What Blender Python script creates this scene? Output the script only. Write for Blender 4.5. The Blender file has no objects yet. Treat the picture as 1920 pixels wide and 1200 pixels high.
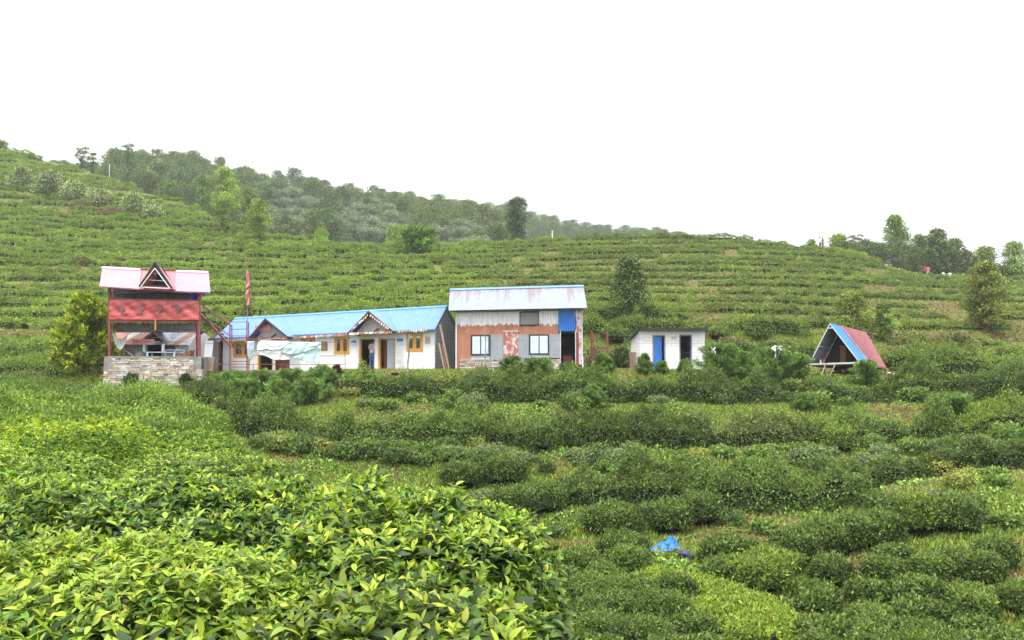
import bpy, math, random
import numpy as np
from mathutils import Vector
SC = bpy.context.scene
COL = SC.collection
# ------------------------------------------------------------------ camera, sky, sun, exposure
F = 1600.0; PITCH = math.atan(75.0 / F)
cam_d = bpy.data.cameras.new('camera'); cam = bpy.data.objects.new('camera', cam_d); COL.objects.link(cam)
cam_d.sensor_width = 36.0; cam_d.lens = 36.0 * F / 1920.0
cam_d.clip_start = 0.05; cam_d.clip_end = 6000
cam.location = (0, 0, 0); cam.rotation_euler = (math.pi / 2 + PITCH, 0, 0)
SC.camera = cam
SUN_EL, SUN_AZ = 66.0, 215.0        # degrees; azimuth clockwise from +Y
w = bpy.data.worlds.new('World'); SC.world = w; w.use_nodes = True
nt = w.node_tree; nt.nodes.clear()
wo = nt.nodes.new('ShaderNodeOutputWorld'); bg = nt.nodes.new('ShaderNodeBackground')
sky = nt.nodes.new('ShaderNodeTexSky'); sky.sky_type = 'NISHITA'; sky.sun_disc = False
sky.sun_elevation = math.radians(SUN_EL); sky.sun_rotation = math.radians(SUN_AZ)
sky.dust_density = 3.0; sky.air_density = 1.0
tc = nt.nodes.new('ShaderNodeTexCoord'); nz = nt.nodes.new('ShaderNodeTexNoise')
nz.inputs['Scale'].default_value = 2.2; nz.inputs['Detail'].default_value = 5; nz.inputs['Roughness'].default_value = .5
mp = nt.nodes.new('ShaderNodeMapping'); mp.inputs['Scale'].default_value = (1, 1, 3.0)
cr = nt.nodes.new('ShaderNodeValToRGB')     # the overcast layer: slightly uneven bright cloud
cr.color_ramp.elements[0].position = .25; cr.color_ramp.elements[0].color = (8.8, 9.0, 9.6, 1)
cr.color_ramp.elements[1].position = .75; cr.color_ramp.elements[1].color = (11.6, 11.5, 11.5, 1)
mx = nt.nodes.new('ShaderNodeMix'); mx.data_type = 'RGBA'; mx.inputs[0].default_value = .93
nt.links.new(tc.outputs['Generated'], mp.inputs[0]); nt.links.new(mp.outputs[0], nz.inputs['Vector'])
nt.links.new(nz.outputs[0], cr.inputs[0]); nt.links.new(sky.outputs[0], mx.inputs[6]); nt.links.new(cr.outputs[0], mx.inputs[7])
def vdot(v):
    n = nt.nodes.new('ShaderNodeVectorMath'); n.operation = 'DOT_PRODUCT'; nt.links.new(tc.outputs['Generated'], n.inputs[0]); n.inputs[1].default_value = v; return n.outputs['Value']
def mrange(s, a, b, c, d, interp='SMOOTHSTEP'):
    n = nt.nodes.new('ShaderNodeMapRange'); n.interpolation_type = interp
    for i, q in zip((1, 2, 3, 4), (a, b, c, d)): n.inputs[i].default_value = q
    nt.links.new(s, n.inputs[0]); return n.outputs[0]
g1 = mrange(vdot((0, 0, 1)), 0.0, 1.0, .39, 1.65, 'LINEAR')
g2 = mrange(vdot((.33, .93, .12)), .80, 1.0, 1.0, .84)
m1 = nt.nodes.new('ShaderNodeMath'); m1.operation = 'MULTIPLY'; nt.links.new(g1, m1.inputs[0]); nt.links.new(g2, m1.inputs[1])
vs = nt.nodes.new('ShaderNodeVectorMath'); vs.operation = 'SCALE'; nt.links.new(mx.outputs[2], vs.inputs[0]); nt.links.new(m1.outputs[0], vs.inputs['Scale'])
nt.links.new(vs.outputs[0], bg.inputs[0]); bg.inputs[1].default_value = .085
nt.links.new(bg.outputs[0], wo.inputs[0])
sd = bpy.data.lights.new('sun', 'SUN'); sun = bpy.data.objects.new('sun', sd); COL.objects.link(sun)
sd.energy = 1.5; sd.angle = math.radians(12); sd.color = (1, .96, .9)
az, el = math.radians(SUN_AZ), math.radians(SUN_EL)
sun.rotation_euler = Vector((math.sin(az) * math.cos(el), math.cos(az) * math.cos(el), math.sin(el))).to_track_quat('Z', 'Y').to_euler()
SC.view_settings.view_transform = 'Standard'; SC.view_settings.look = 'None'
SC.view_settings.exposure = 1.6; SC.view_settings.gamma = 1
SC.view_settings.use_curve_mapping = False
SC.render.engine = 'CYCLES'
SC.cycles.max_bounces = 6; SC.cycles.diffuse_bounces = 3; SC.cycles.transmission_bounces = 4
SC.cycles.transparent_max_bounces = 8; SC.cycles.volume_bounces = 1

RS = np.random.RandomState
rng = RS(7); random.seed(7)
# ------------------------------------------------------------------ projection helpers
ca, sa = math.cos(PITCH), math.sin(PITCH)
def raydir(px, py):
    xc = (px - 960.0) / F; yu = (600.0 - py) / F
    return np.array([xc, ca - yu * sa, sa + yu * ca])
def P(px, py, Y):
    d = raydir(px, py); return d * (Y / d[1])
def zof(py, Y):
    yu = (600.0 - py) / F
    return (sa + yu * ca) / (ca - yu * sa) * Y
def to_px(x, y, z):
    d = y * ca + z * sa; up = -y * sa + z * ca
    return 960 + F * x / d, 600 - F * up / d
# ------------------------------------------------------------------ noise
def _h(ix, iy, iz, s):
    n = (ix * 374761393 + iy * 668265263 + iz * 1274126177 + s * 362437) & 0x7fffffff
    n = ((n ^ (n >> 13)) * 1103515245 + 12345) & 0x7fffffff
    n = (n ^ (n >> 16)) & 0xffff
    return n / 32767.5 - 1
def noise(x, y, z=0, s=0):
    x, y, z = np.broadcast_arrays(np.asarray(x, float), np.asarray(y, float), np.asarray(z, float))
    x0, y0, z0 = [np.floor(a).astype(np.int64) for a in (x, y, z)]
    fx, fy, fz = x - x0, y - y0, z - z0
    fx, fy, fz = [a * a * (3 - 2 * a) for a in (fx, fy, fz)]
    r = 0
    for dx in (0, 1):
        for dy in (0, 1):
            for dz in (0, 1):
                r = r + _h(x0 + dx, y0 + dy, z0 + dz, s) * (fx if dx else 1 - fx) * (fy if dy else 1 - fy) * (fz if dz else 1 - fz)
    return r
def fbm(x, y, z=0, s=0, o=3):
    r = 0; a = 1; t = 0
    for k in range(o):
        r = r + a * noise(np.asarray(x) * 2 ** k, np.asarray(y) * 2 ** k, np.asarray(z) * 2 ** k, s + k); t += a; a *= .5
    return r / t
def sstep(a, b, x):
    t = np.clip((x - a) / (b - a), 0, 1); return t * t * (3 - 2 * t)
# ------------------------------------------------------------------ object helpers
def tag(o, label=None, cat=None, group=None, kind=None):
    if label: o['label'] = label
    if cat: o['category'] = cat
    if group: o['group'] = group
    if kind: o['kind'] = kind
    return o
ORG = {}
def empty(name, loc, label=None, cat=None, group=None):
    o = bpy.data.objects.new(name, None); COL.objects.link(o); o.location = tuple(float(v) for v in loc)
    o.empty_display_size = .2; ORG[o.name] = np.array(o.location)
    return tag(o, label, cat, group)
def mesh_obj(name, V, faces_flat, loops_tot, mat, parent=None, loc=None, col=None, smooth=False):
    """V (n,3) world coordinates; faces given flat with a count per face."""
    org = np.zeros(3)
    if parent is not None: org = ORG[parent.name]
    elif loc is not None: org = np.array(loc, float)
    me = bpy.data.meshes.new(name)
    V = np.asarray(V, np.float32) - org.astype(np.float32)
    ff = np.asarray(faces_flat, np.int32); lt = np.asarray(loops_tot, np.int32)
    me.vertices.add(len(V)); me.vertices.foreach_set('co', V.ravel())
    me.loops.add(len(ff)); me.loops.foreach_set('vertex_index', ff)
    me.polygons.add(len(lt)); me.polygons.foreach_set('loop_start', np.concatenate([[0], np.cumsum(lt)[:-1]]).astype(np.int32))
    me.polygons.foreach_set('loop_total', lt)
    me.polygons.foreach_set('use_smooth', np.full(len(lt), bool(smooth)))
    me.update(calc_edges=True)
    if col is not None:
        a = me.color_attributes.new('Col', 'FLOAT_COLOR', 'POINT')
        c = np.ones((len(V), 4), np.float32); c[:, :3] = col; a.data.foreach_set('color', c.ravel())
    for m in (mat if isinstance(mat, (list, tuple)) else [mat]): me.materials.append(m)
    o = bpy.data.objects.new(name, me); COL.objects.link(o)
    if parent is not None: o.parent = parent
    elif loc is not None: o.location = tuple(float(v) for v in loc)
    ORG[o.name] = org
    return o
class MB:
    def __init__(s): s.v = []; s.f = []
    def add(s, pts, faces):
        n = len(s.v); s.v.extend([tuple(map(float, p)) for p in pts]); s.f.extend([tuple(i + n for i in f) for f in faces]); return s
    def prism(s, pts, vec):
        pts = [np.array(p, float) for p in pts]; n = len(pts); vec = np.array(vec, float)
        return s.add(pts + [p + vec for p in pts], [tuple(range(n))[::-1], tuple(range(n, 2 * n))] + [(i, (i + 1) % n, n + (i + 1) % n, n + i) for i in range(n)])
    def box(s, c, sz, rz=0):
        c = np.array(c, float); cx, sx = math.cos(rz), math.sin(rz); h = np.array(sz) / 2
        p = []
        for k in (-1, 1):
            for i, j in ((-1, -1), (1, -1), (1, 1), (-1, 1)):
                x, y = i * h[0], j * h[1]; p.append(c + np.array([x * cx - y * sx, x * sx + y * cx, k * h[2]]))
        return s.add(p, [(3, 2, 1, 0), (4, 5, 6, 7), (0, 1, 5, 4), (1, 2, 6, 5), (2, 3, 7, 6), (3, 0, 4, 7)])
    def tube(s, a, b, r, r2=None, n=6):
        a = np.array(a, float); b = np.array(b, float); d = b - a; L = np.linalg.norm(d)
        if L < 1e-6: return s
        d /= L; r2 = r if r2 is None else r2
        u = np.cross(d, [0, 0, 1.0] if abs(d[2]) < .9 else [1.0, 0, 0]); u /= np.linalg.norm(u); v = np.cross(d, u)
        ph = [math.tau * (i + .5) / n for i in range(n)]
        p = [a + r * (math.cos(t) * u + math.sin(t) * v) for t in ph] + [b + r2 * (math.cos(t) * u + math.sin(t) * v) for t in ph]
        return s.add(p, [(i, (i + 1) % n, n + (i + 1) % n, n + i) for i in range(n)] + [tuple(range(n))[::-1], tuple(range(n, 2 * n))])
    def path(s, pts, r, n=5):
        for a, b in zip(pts[:-1], pts[1:]): s.tube(a, b, r, n=n)
        return s
    def bar(s, a, b, w, h=None):      # rectangular bar
        h = w if h is None else h
        return s.tube(a, b, w * .7071, n=4)
    def sheet(s, fn, nu, nv):
        n = len(s.v); pts = [fn(i / nu, j / nv) for j in range(nv + 1) for i in range(nu + 1)]
        s.v.extend([tuple(map(float, p)) for p in pts])
        s.f.extend([(n + j * (nu + 1) + i, n + j * (nu + 1) + i + 1, n + (j + 1) * (nu + 1) + i + 1, n + (j + 1) * (nu + 1) + i) for j in range(nv) for i in range(nu)])
        return s
    def build(s, name, mat, parent=None, loc=None, smooth=False, col=None):
        ff = [i for f in s.f for i in f]
        return mesh_obj(name, np.array(s.v), ff, [len(f) for f in s.f], mat, parent, loc, col, smooth)
# ------------------------------------------------------------------ materials
def newmat(name):
    m = bpy.data.materials.new(name); m.use_nodes = True; nt = m.node_tree
    b = nt.nodes['Principled BSDF']; return m, nt, b
def N(nt, t, **k):
    n = nt.nodes.new(t)
    for a, v in k.items():
        if a.startswith('i_'): n.inputs[a[2:].replace('_', ' ')].default_value = v
        else: setattr(n, a, v)
    return n
def coords(nt, scale=(1, 1, 1)):
    t = N(nt, 'ShaderNodeTexCoord'); m = N(nt, 'ShaderNodeMapping'); m.inputs['Scale'].default_value = scale
    nt.links.new(t.outputs['Object'], m.inputs[0]); return m.outputs[0]
def mixc(nt, fac, a, b, mode='MIX'):
    m = N(nt, 'ShaderNodeMix', data_type='RGBA', blend_type=mode)
    for i, v in ((0, fac), (6, a), (7, b)):
        if isinstance(v, (int, float)): m.inputs[i].default_value = v
        elif isinstance(v, tuple): m.inputs[i].default_value = (*v, 1)
        else: nt.links.new(v, m.inputs[i])
    return m.outputs[2]
def noisen(nt, vec, scale, detail=4, rough=.55, lo=.4, hi=.6):
    n = N(nt, 'ShaderNodeTexNoise'); n.inputs['Scale'].default_value = scale; n.inputs['Detail'].default_value = detail; n.inputs['Roughness'].default_value = rough
    nt.links.new(vec, n.inputs['Vector'])
    r = N(nt, 'ShaderNodeMapRange'); r.inputs[1].default_value = lo; r.inputs[2].default_value = hi
    nt.links.new(n.outputs[0], r.inputs[0]); return r.outputs[0]
def bump(nt, b, h, strength=.4, dist=.02):
    n = N(nt, 'ShaderNodeBump'); n.inputs['Strength'].default_value = strength; n.inputs['Distance'].default_value = dist
    nt.links.new(h, n.inputs['Height']); nt.links.new(n.outputs[0], b.inputs['Normal'])
def leafmat(name, rough=.42, trans=.3, spec=.35):
    m, nt, b = newmat(name)
    a = N(nt, 'ShaderNodeAttribute', attribute_name='Col')
    b.inputs['Roughness'].default_value = rough; b.inputs['Specular IOR Level'].default_value = spec
    nt.links.new(a.outputs['Color'], b.inputs['Base Color'])
    t = N(nt, 'ShaderNodeBsdfTranslucent'); nt.links.new(mixc(nt, 1.0, a.outputs['Color'], (1.25, 1.3, .7), 'MULTIPLY'), t.inputs[0])
    mx = N(nt, 'ShaderNodeMixShader'); mx.inputs[0].default_value = trans
    nt.links.new(b.outputs[0], mx.inputs[1]); nt.links.new(t.outputs[0], mx.inputs[2])
    nt.links.new(mx.outputs[0], nt.nodes['Material Output'].inputs['Surface']); return m
M_LEAF = leafmat('leaf', .5, .3, .2); M_FG = leafmat('glossy_leaf', .45, .34, .25); M_GRASS = leafmat('grass_blades', .6, .25, .2); M_DULL = leafmat('dull_leaf', .65, .36, .1)
def plain(name, c, rough=.6, var=.12, scale=3.0, metal=0, c2=None, bmp=0, lo=.35, hi=.65, stretch=(1, 1, 1)):
    m, nt, b = newmat(name); v = coords(nt, stretch)
    c2 = c2 or tuple(x * (1 - var * 2) for x in c)
    f = noisen(nt, v, scale, lo=lo, hi=hi)
    c_out = mixc(nt, f, c, c2)
    f2 = noisen(nt, v, scale * 9, 3, lo=.2, hi=.8)
    c_out = mixc(nt, f2, c_out, mixc(nt, 1.0, c_out, (1 - var,) * 3, 'MULTIPLY'))
    nt.links.new(c_out, b.inputs['Base Color']); b.inputs['Roughness'].default_value = rough; b.inputs['Metallic'].default_value = metal
    if bmp: bump(nt, b, f2, bmp)
    return m
M_BARK = plain('bark', (.16, .12, .09), .9, .3, 4, bmp=.5, stretch=(1, 1, .3))
M_PALEBARK = plain('pale_bark', (.3, .26, .2), .9, .3, 4, bmp=.5, stretch=(1, 1, .3))
M_CORE = plain('shaded_twig_core', (.022, .026, .013), .95, .3, 20); M_CORE.node_tree.nodes['Principled BSDF'].inputs['Specular IOR Level'].default_value = 0  # bush core colour: inner twigs with the shade between them painted in
# ------------------------------------------------------------------ leaves
def nrm(a): return a / np.maximum(np.linalg.norm(a, axis=-1, keepdims=True), 1e-9)
def leaves_geo(Pt, D, Nn, L, W, col, detail=0, r=rng, droop=.25):
    """leaf blades from base points Pt along D, facing roughly Nn. detail 0: one diamond folded; 1: 8-vert curved blade"""
    n = len(Pt); D = nrm(D); S = nrm(np.cross(D, Nn + r.normal(0, .25, (n, 3)))); U = nrm(np.cross(S, D))
    L = np.broadcast_to(L, (n,))[:, None]; W = np.broadcast_to(W, (n,))[:, None]
    if detail == 0:
        V = np.stack([Pt, Pt + D * L * .5 + S * W * .5 + U * W * .12, Pt + D * L - U * L * droop * .5, Pt + D * L * .5 - S * W * .5 + U * W * .12], 1)
        k = 4; idx = np.array([0, 1, 2, 0, 2, 3]); lt = np.array([3, 3])
    elif detail == 2:
        rows = [Pt]; dr = np.broadcast_to(droop, (n,))[:, None] * r.uniform(.2, 1.5, (n, 1)); tw = r.normal(0, .25, (n, 1))
        for t_, w_ in ((.18, .60), (.40, .98), (.62, .92), (.83, .50)):
            cpt = Pt + D * L * t_ - U * L * dr * t_ * t_; S2 = nrm(S + U * tw * t_)
            rows += [cpt + S2 * W * .5 * w_ + U * W * .13 * w_, cpt, cpt - S2 * W * .5 * w_ + U * W * .13 * w_]
        rows.append(Pt + D * L - U * L * dr * 1.05); V = np.stack(rows, 1); k = 14
        idx = [0, 1, 2, 0, 2, 3]; lt = [3, 3]
        for q in (1, 4, 7): idx += [q, q + 3, q + 4, q + 1, q + 1, q + 4, q + 5, q + 2]; lt += [4, 4]
        idx += [10, 13, 11, 11, 13, 12]; lt += [3, 3]; idx = np.array(idx); lt = np.array(lt)
    else:
        V = np.stack([Pt,
            Pt + D * L * .3 + S * W * .42 + U * (W * .16 + L * .05), Pt + D * L * .3 + U * L * .04, Pt + D * L * .3 - S * W * .42 + U * (W * .16 + L * .05),
            Pt + D * L * .66 + S * W * .4 + U * (W * .14 + L * .02) , Pt + D * L * .66 + U * L * .01, Pt + D * L * .66 - S * W * .4 + U * (W * .14 + L * .02),
            Pt + D * L - U * L * droop], 1)
        k = 8; idx = np.array([0, 1, 2, 0, 2, 3, 1, 4, 5, 2, 2, 5, 6, 3, 4, 7, 5, 5, 7, 6]); lt = np.array([3, 3, 4, 4, 3, 3])
    ff = (np.arange(n)[:, None] * k + idx[None]).ravel(); lt = np.tile(lt, n)
    return V.reshape(-1, 3), ff, lt, np.repeat(col, k, 0)
def join(gs):
    V, Fc, T, C = [], [], [], []; o = 0
    for v, f, t, c in gs:
        V.append(v); Fc.append(f + o); T.append(t); C.append(c); o += len(v)
    return np.concatenate(V), np.concatenate(Fc), np.concatenate(T), np.concatenate(C)
def palette(n, cs, ws, r=rng, jit=.27):
    cs = np.array(cs); k = r.choice(len(cs), n, p=np.array(ws) / sum(ws))
    return np.clip(cs[k] * 1.17 * (1 + r.normal(0, jit, (n, 1))) * (1 + r.normal(0, jit * .35, (n, 3))), .004, .9)
# palettes (linear base colours)
TEA_D = (.032, .062, .016); TEA_M = (.07, .125, .022); TEA_L = (.14, .22, .03); TEA_Y = (.27, .34, .04)
GRN_D = (.03, .052, .02); GRN_M = (.06, .1, .034)
# ------------------------------------------------------------------ terrain
PADZ = -.62
def far(*a): return [(Y, zof(py, Y)) for Y, py in a]
FR = far((27, 985), (28.4, 955), (30, 946), (31.5, 915), (33.4, 868), (34.6, 848), (36.3, 838), (37.5, 815), (39.4, 765), (41.2, 758)) + [(42.3, -1.5), (43.2, -.68), (44, PADZ), (53, PADZ), (55, -.2)]
LFT = [(0, -1.6), (5, -1.68), (8, -1.76), (14, -1.88), (25, -2.05), (38, -2.3), (45.6, -2.15)]
PADL = [(46.4, -.55), (56, -.55)]
prof = {
 0:   [(0, -1.6), (8, -1.75), (14, -1.85), (25, -1.95), (36, -1.8)] + far((44, 720), (49, 700), (55, 690), (60, 645), (70, 602), (85, 548), (100, 492), (120, 430), (140, 372), (160, 318), (175, 283)),
 60:  [(0, -1.6), (8, -1.75), (14, -1.85), (25, -1.95), (36, -1.9)] + far((44, 722), (49, 702), (55, 692), (60, 650), (70, 605), (85, 553), (100, 500), (120, 440), (140, 385), (160, 335), (175, 302)),
 150: LFT[:-1] + [(44, -1.7), (46.4, -.9), (54, -.7)] + far((60, 648), (70, 605), (85, 553), (100, 505), (120, 447), (140, 394), (160, 345), (172, 318)),
 215: LFT + PADL + far((61, 640), (70, 603), (85, 553), (100, 507), (120, 452), (140, 402), (165, 340)),
 330: LFT + PADL + far((61, 635), (70, 598), (85, 551), (100, 510), (120, 458), (140, 410), (155, 377)),
 420: [(0, -1.6), (8, -1.76), (11, -2.0), (18, -2.9), (28, -3.2), (36, -3.0), (42, -2.2), (46, -.8), (49, PADZ), (56, PADZ)] + far((62, 622), (70, 592), (85, 550), (100, 512), (120, 464), (135, 430), (145, 413)),
 480: [(0, -1.6), (7.5, -1.75), (9.5, -2.7), (18, -4.2), (28, -4.4)] + far((33, 850), (36.3, 838), (37.5, 815), (39.4, 768), (43, 762)) + [(45.5, -1.6), (46.6, PADZ), (55, PADZ)] + far((62, 618), (70, 590), (85, 550), (100, 513), (118, 472), (132, 444)),
 600: [(0, -1.6), (6.5, -1.7), (9, -3.0), (16, -4.6), (26, -4.9)] + FR[3:] + far((62, 613), (72, 578), (85, 548), (100, 515), (115, 486), (130, 462)),
 700: [(0, -1.6), (5.5, -1.68), (8, -3.2), (16, -5.2), (25, -5.2)] + FR[2:] + far((60, 613), (70, 583), (85, 548), (100, 515), (115, 487), (130, 467)),
 850: [(0, -1.6), (4.3, -1.65), (7, -3.3), (16, -5.7), (24, -5.5)] + FR + far((58, 617), (66, 590), (76, 562), (86, 540), (100, 512), (112, 489), (126, 470)),
 960: [(0, -1.6), (2.9, -1.65), (5, -2.6), (8, -3.4), (12, -4.8), (17, -6.0), (23, -5.5)] + FR + far((58, 618), (66, 590), (76, 562), (86, 538), (98, 510), (110, 486), (124, 464)),
 1080: [(0, -1.6), (1.5, -1.62), (4.5, -2.6), (8, -3.2), (12, -4.6), (17, -6.1), (23.5, -5.5)] + FR + far((58, 616), (66, 588), (76, 560), (86, 535), (97, 507), (108, 481), (121, 455)),
 1250: [(0, -1.6), (1.0, -1.7), (4, -3.0), (10, -5.0), (17, -6.1), (23.5, -5.45)] + FR + far((57, 624), (66, 590), (76, 561), (86, 535), (97, 506), (108, 478), (120, 449)),
 1400: [(0, -1.6), (1.0, -1.7), (4, -3.0), (10, -5.0), (17, -6.1), (23.5, -5.45)] + FR + far((57, 628), (66, 595), (76, 565), (86, 538), (97, 509), (108, 482), (120, 456)),
 1560: [(0, -1.6), (1.0, -1.7), (4, -3.0), (10, -5.0), (17, -6.1), (23.5, -5.35)] + far((27, 975), (28.4, 940), (30, 932), (31.5, 900), (33.4, 860), (34.6, 846), (36.3, 836), (37.5, 815), (39.4, 765), (41.2, 758)) + [(42.3, -1.5), (43.2, -.85), (44, -.8), (51, -.7), (53.5, -.4)] + far((58, 640), (68, 606), (78, 575), (88, 546), (99, 517), (110, 490), (120, 471)),
 1720: [(0, -1.6), (1.0, -1.7), (4, -3.0), (10, -5.0), (17, -6.0), (23.5, -5.1)] + far((27, 945), (28.4, 912), (30, 903), (31.5, 885), (33.4, 855), (34.6, 843), (36.3, 834), (37.5, 813), (39.4, 772), (41.2, 758), (43, 725), (46, 712), (50, 690), (56, 668), (62, 645), (72, 612), (84, 580), (96, 554), (108, 534), (118, 525), (134, 514)),
 1860: [(0, -1.6), (1.0, -1.7), (4, -3.0), (10, -5.0), (17, -5.9), (23.5, -4.9)] + far((27, 925), (28.4, 892), (30, 885), (31.5, 870), (33.4, 845), (36.3, 815), (39.4, 775), (43, 735), (46, 722), (50, 700), (56, 675), (62, 652), (72, 620), (84, 588), (96, 562), (108, 545), (120, 534), (134, 526)),
 2020: [(0, -1.6), (1.0, -1.7), (4, -3.0), (10, -5.0), (17, -5.8), (23.5, -4.7)] + far((27, 905), (30, 868), (33.4, 835), (36.3, 805), (39.4, 770), (43, 740), (50, 705), (56, 682), (62, 660), (72, 628), (84, 598), (96, 574), (108, 556), (120, 542), (134, 526)),
}
KPX = sorted(prof); KU = np.array([(p - 960) / F for p in KPX])
DY = .2; YG = np.arange(0, 330, DY)
TB = []; CREST = []
for p in KPX:
    pr = sorted(prof[p]); yc, zc = pr[-1]; CREST.append(yc)
    pr = pr + [(yc + 6, zc + .1), (yc + 14, zc - .9), (yc + 40, zc - 8), (yc + 80, zc - 14), (400, zc - 16)]
    TB.append(np.interp(YG, [a for a, b in pr], [b for a, b in pr]))
TB = np.array(TB); CREST = np.array(CREST, float)
kk = np.exp(-.5 * (np.arange(-6, 7) / 2.2) ** 2); kk /= kk.sum()
TB = np.array([np.convolve(np.pad(t, 6, 'edge'), kk, 'valid') for t in TB])
UG = np.linspace(-.72, .72, 289); TU = np.array([np.interp(UG, KU, TB[:, j]) for j in range(TB.shape[1])])   # (Y,U)
ku = np.exp(-.5 * (np.arange(-6, 7) / 2.6) ** 2); ku /= ku.sum()
TU = np.array([np.convolve(np.pad(t, 6, 'edge'), ku, 'valid') for t in TU])
CU = np.interp(UG, KU, CREST)
def zb(x, y):
    x = np.asarray(x, float); y = np.asarray(y, float); ys = np.maximum(y, .6)
    u = np.clip(x / ys, -.72, .72); fu = np.clip((u + .72) / .005, 0, 287.999); iu = fu.astype(int); fu = fu - iu
    fy = np.clip(ys / DY, 0, len(YG) - 1.001); iy = fy.astype(int); fy = fy - iy
    z = (TU[iy, iu] * (1 - fu) + TU[iy, iu + 1] * fu) * (1 - fy) + (TU[iy + 1, iu] * (1 - fu) + TU[iy + 1, iu + 1] * fu) * fy
    far_ = sstep(57, 62, y)
    return z + far_ * (.45 * fbm(x / 14, y / 14, 0, 3, 2)) + (1 - far_) * sstep(8, 20, y) * (1 - sstep(42.5, 43.5, y)) * .12 * fbm(x / 2.5, y / 2.5, 0, 5, 2)
DZ = 1.2
def hillmask(x, y):
    u = x / np.maximum(y, 1); return sstep(57, 62, y) * (1 - sstep(0, 8, y - np.interp(u, UG, CU)))
def terr(x, y):
    b = zb(x, y); hm = hillmask(x, y)
    q = b / DZ; n = np.floor(q); fr = q - n
    s = .72 * sstep(.12, .42, fr) + .28 * fr
    lawn = np.exp(-(((x / np.maximum(y, 1)) - .445) / .05) ** 2 - ((y - 124) / 9) ** 2)
    return b * (1 - hm) + hm * ((n + s) * DZ) * 1 + 0 * lawn
def riser(x, y):
    q = zb(x, y) / DZ; fr = q - np.floor(q)
    return sstep(.08, .15, fr) * (1 - sstep(.36, .46, fr)) * hillmask(x, y)
def hit(px, py, y0=1.5, y1=200):
    d = raydir(px, py); Y = np.arange(y0, y1, .1); x = d[0] / d[1] * Y; z = d[2] / d[1] * Y
    t = terr(x, Y); k = np.nonzero(z < t)[0]
    if len(k) == 0: return None
    k = k[0]; return np.array([x[k], Y[k], t[k]])
# ground colour
def ground_col(x, y, z):
    n1 = fbm(x / 3.0, y / 3.0, 0, 11, 3); n2 = fbm(x / 9., y / 9., 0, 17, 2); n3 = fbm(x / .8, y / .8, 0, 23, 2)
    g = np.array([.095, .135, .03]); g2 = np.array([.14, .165, .045]); so = np.array([.13, .10, .05]); dk = np.array([.05, .075, .02])
    c = g[None] * (1 - sstep(-.3, .6, n2))[:, None] + g2[None] * sstep(-.3, .6, n2)[:, None]
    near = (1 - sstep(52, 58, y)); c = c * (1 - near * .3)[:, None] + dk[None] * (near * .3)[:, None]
    b = sstep(.12, .5, n1 + .35 * n3) * (.35 + .3 * near); rz = riser(x, y) * sstep(-.35, .3, n1 + .4 * (x / np.maximum(y, 1)) + .2)
    uq = x / np.maximum(y, 1); b = b * (near + (1 - near) * (.15 + .4 * sstep(-.25, .1, uq))); b = np.clip(b + rz * .75, 0, 1)
    lw = np.exp(-((uq - .44) / .055) ** 2 - ((y - 124) / 10) ** 2); b = b * (1 - lw); c = c * (1 - lw)[:, None] + np.array([.2, .23, .06])[None] * lw[:, None]
    return c * (1 - b)[:, None] + so[None] * b[:, None]
gu = np.concatenate([np.linspace(-2.2, -.75, 14)[:-1], np.linspace(-.75, .75, 560), np.linspace(.75, 2.2, 14)[1:]])
gy = np.concatenate([np.linspace(.6, 20, 110)[:-1], np.linspace(20, 57, 190)[:-1], np.linspace(57, 186, 460)[:-1], np.linspace(186, 320, 30)])
GU, GY = np.meshgrid(gu, gy); GX = GU * GY
gx, gyy = GX.ravel(), GY.ravel(); gz = terr(gx, gyy)
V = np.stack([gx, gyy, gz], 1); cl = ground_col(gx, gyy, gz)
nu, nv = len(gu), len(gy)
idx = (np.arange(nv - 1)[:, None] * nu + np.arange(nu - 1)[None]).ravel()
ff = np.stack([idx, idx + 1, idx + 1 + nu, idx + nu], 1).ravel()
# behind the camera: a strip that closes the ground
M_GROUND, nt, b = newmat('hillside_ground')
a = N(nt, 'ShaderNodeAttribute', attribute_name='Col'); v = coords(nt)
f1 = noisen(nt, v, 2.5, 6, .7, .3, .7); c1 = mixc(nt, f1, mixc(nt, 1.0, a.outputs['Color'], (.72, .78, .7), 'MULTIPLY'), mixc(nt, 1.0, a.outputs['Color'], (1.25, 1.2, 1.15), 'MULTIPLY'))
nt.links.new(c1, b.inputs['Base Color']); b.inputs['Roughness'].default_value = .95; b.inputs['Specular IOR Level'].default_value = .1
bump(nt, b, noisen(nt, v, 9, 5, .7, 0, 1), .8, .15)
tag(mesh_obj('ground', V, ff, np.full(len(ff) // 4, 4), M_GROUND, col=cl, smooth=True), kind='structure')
mb = MB(); mb.sheet(lambda s, t: ((s - .5) * 4000, (t - .5) * 4000 , -14.0), 40, 40)
o = mb.build('valley_ground', M_GROUND, col=np.tile([[.06, .09, .03]], (41 * 41, 1))); tag(o, kind='structure')
mb = MB(); mb.sheet(lambda s, t: ((s - .5) * 40, -30 + t * 30.59, -1.6 - .2 * (1 - t)), 10, 10)
o = mb.build('slope_ground', M_GROUND, col=np.tile([[.06, .09, .03]], (121, 1))); tag(o, kind='structure')
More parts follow.
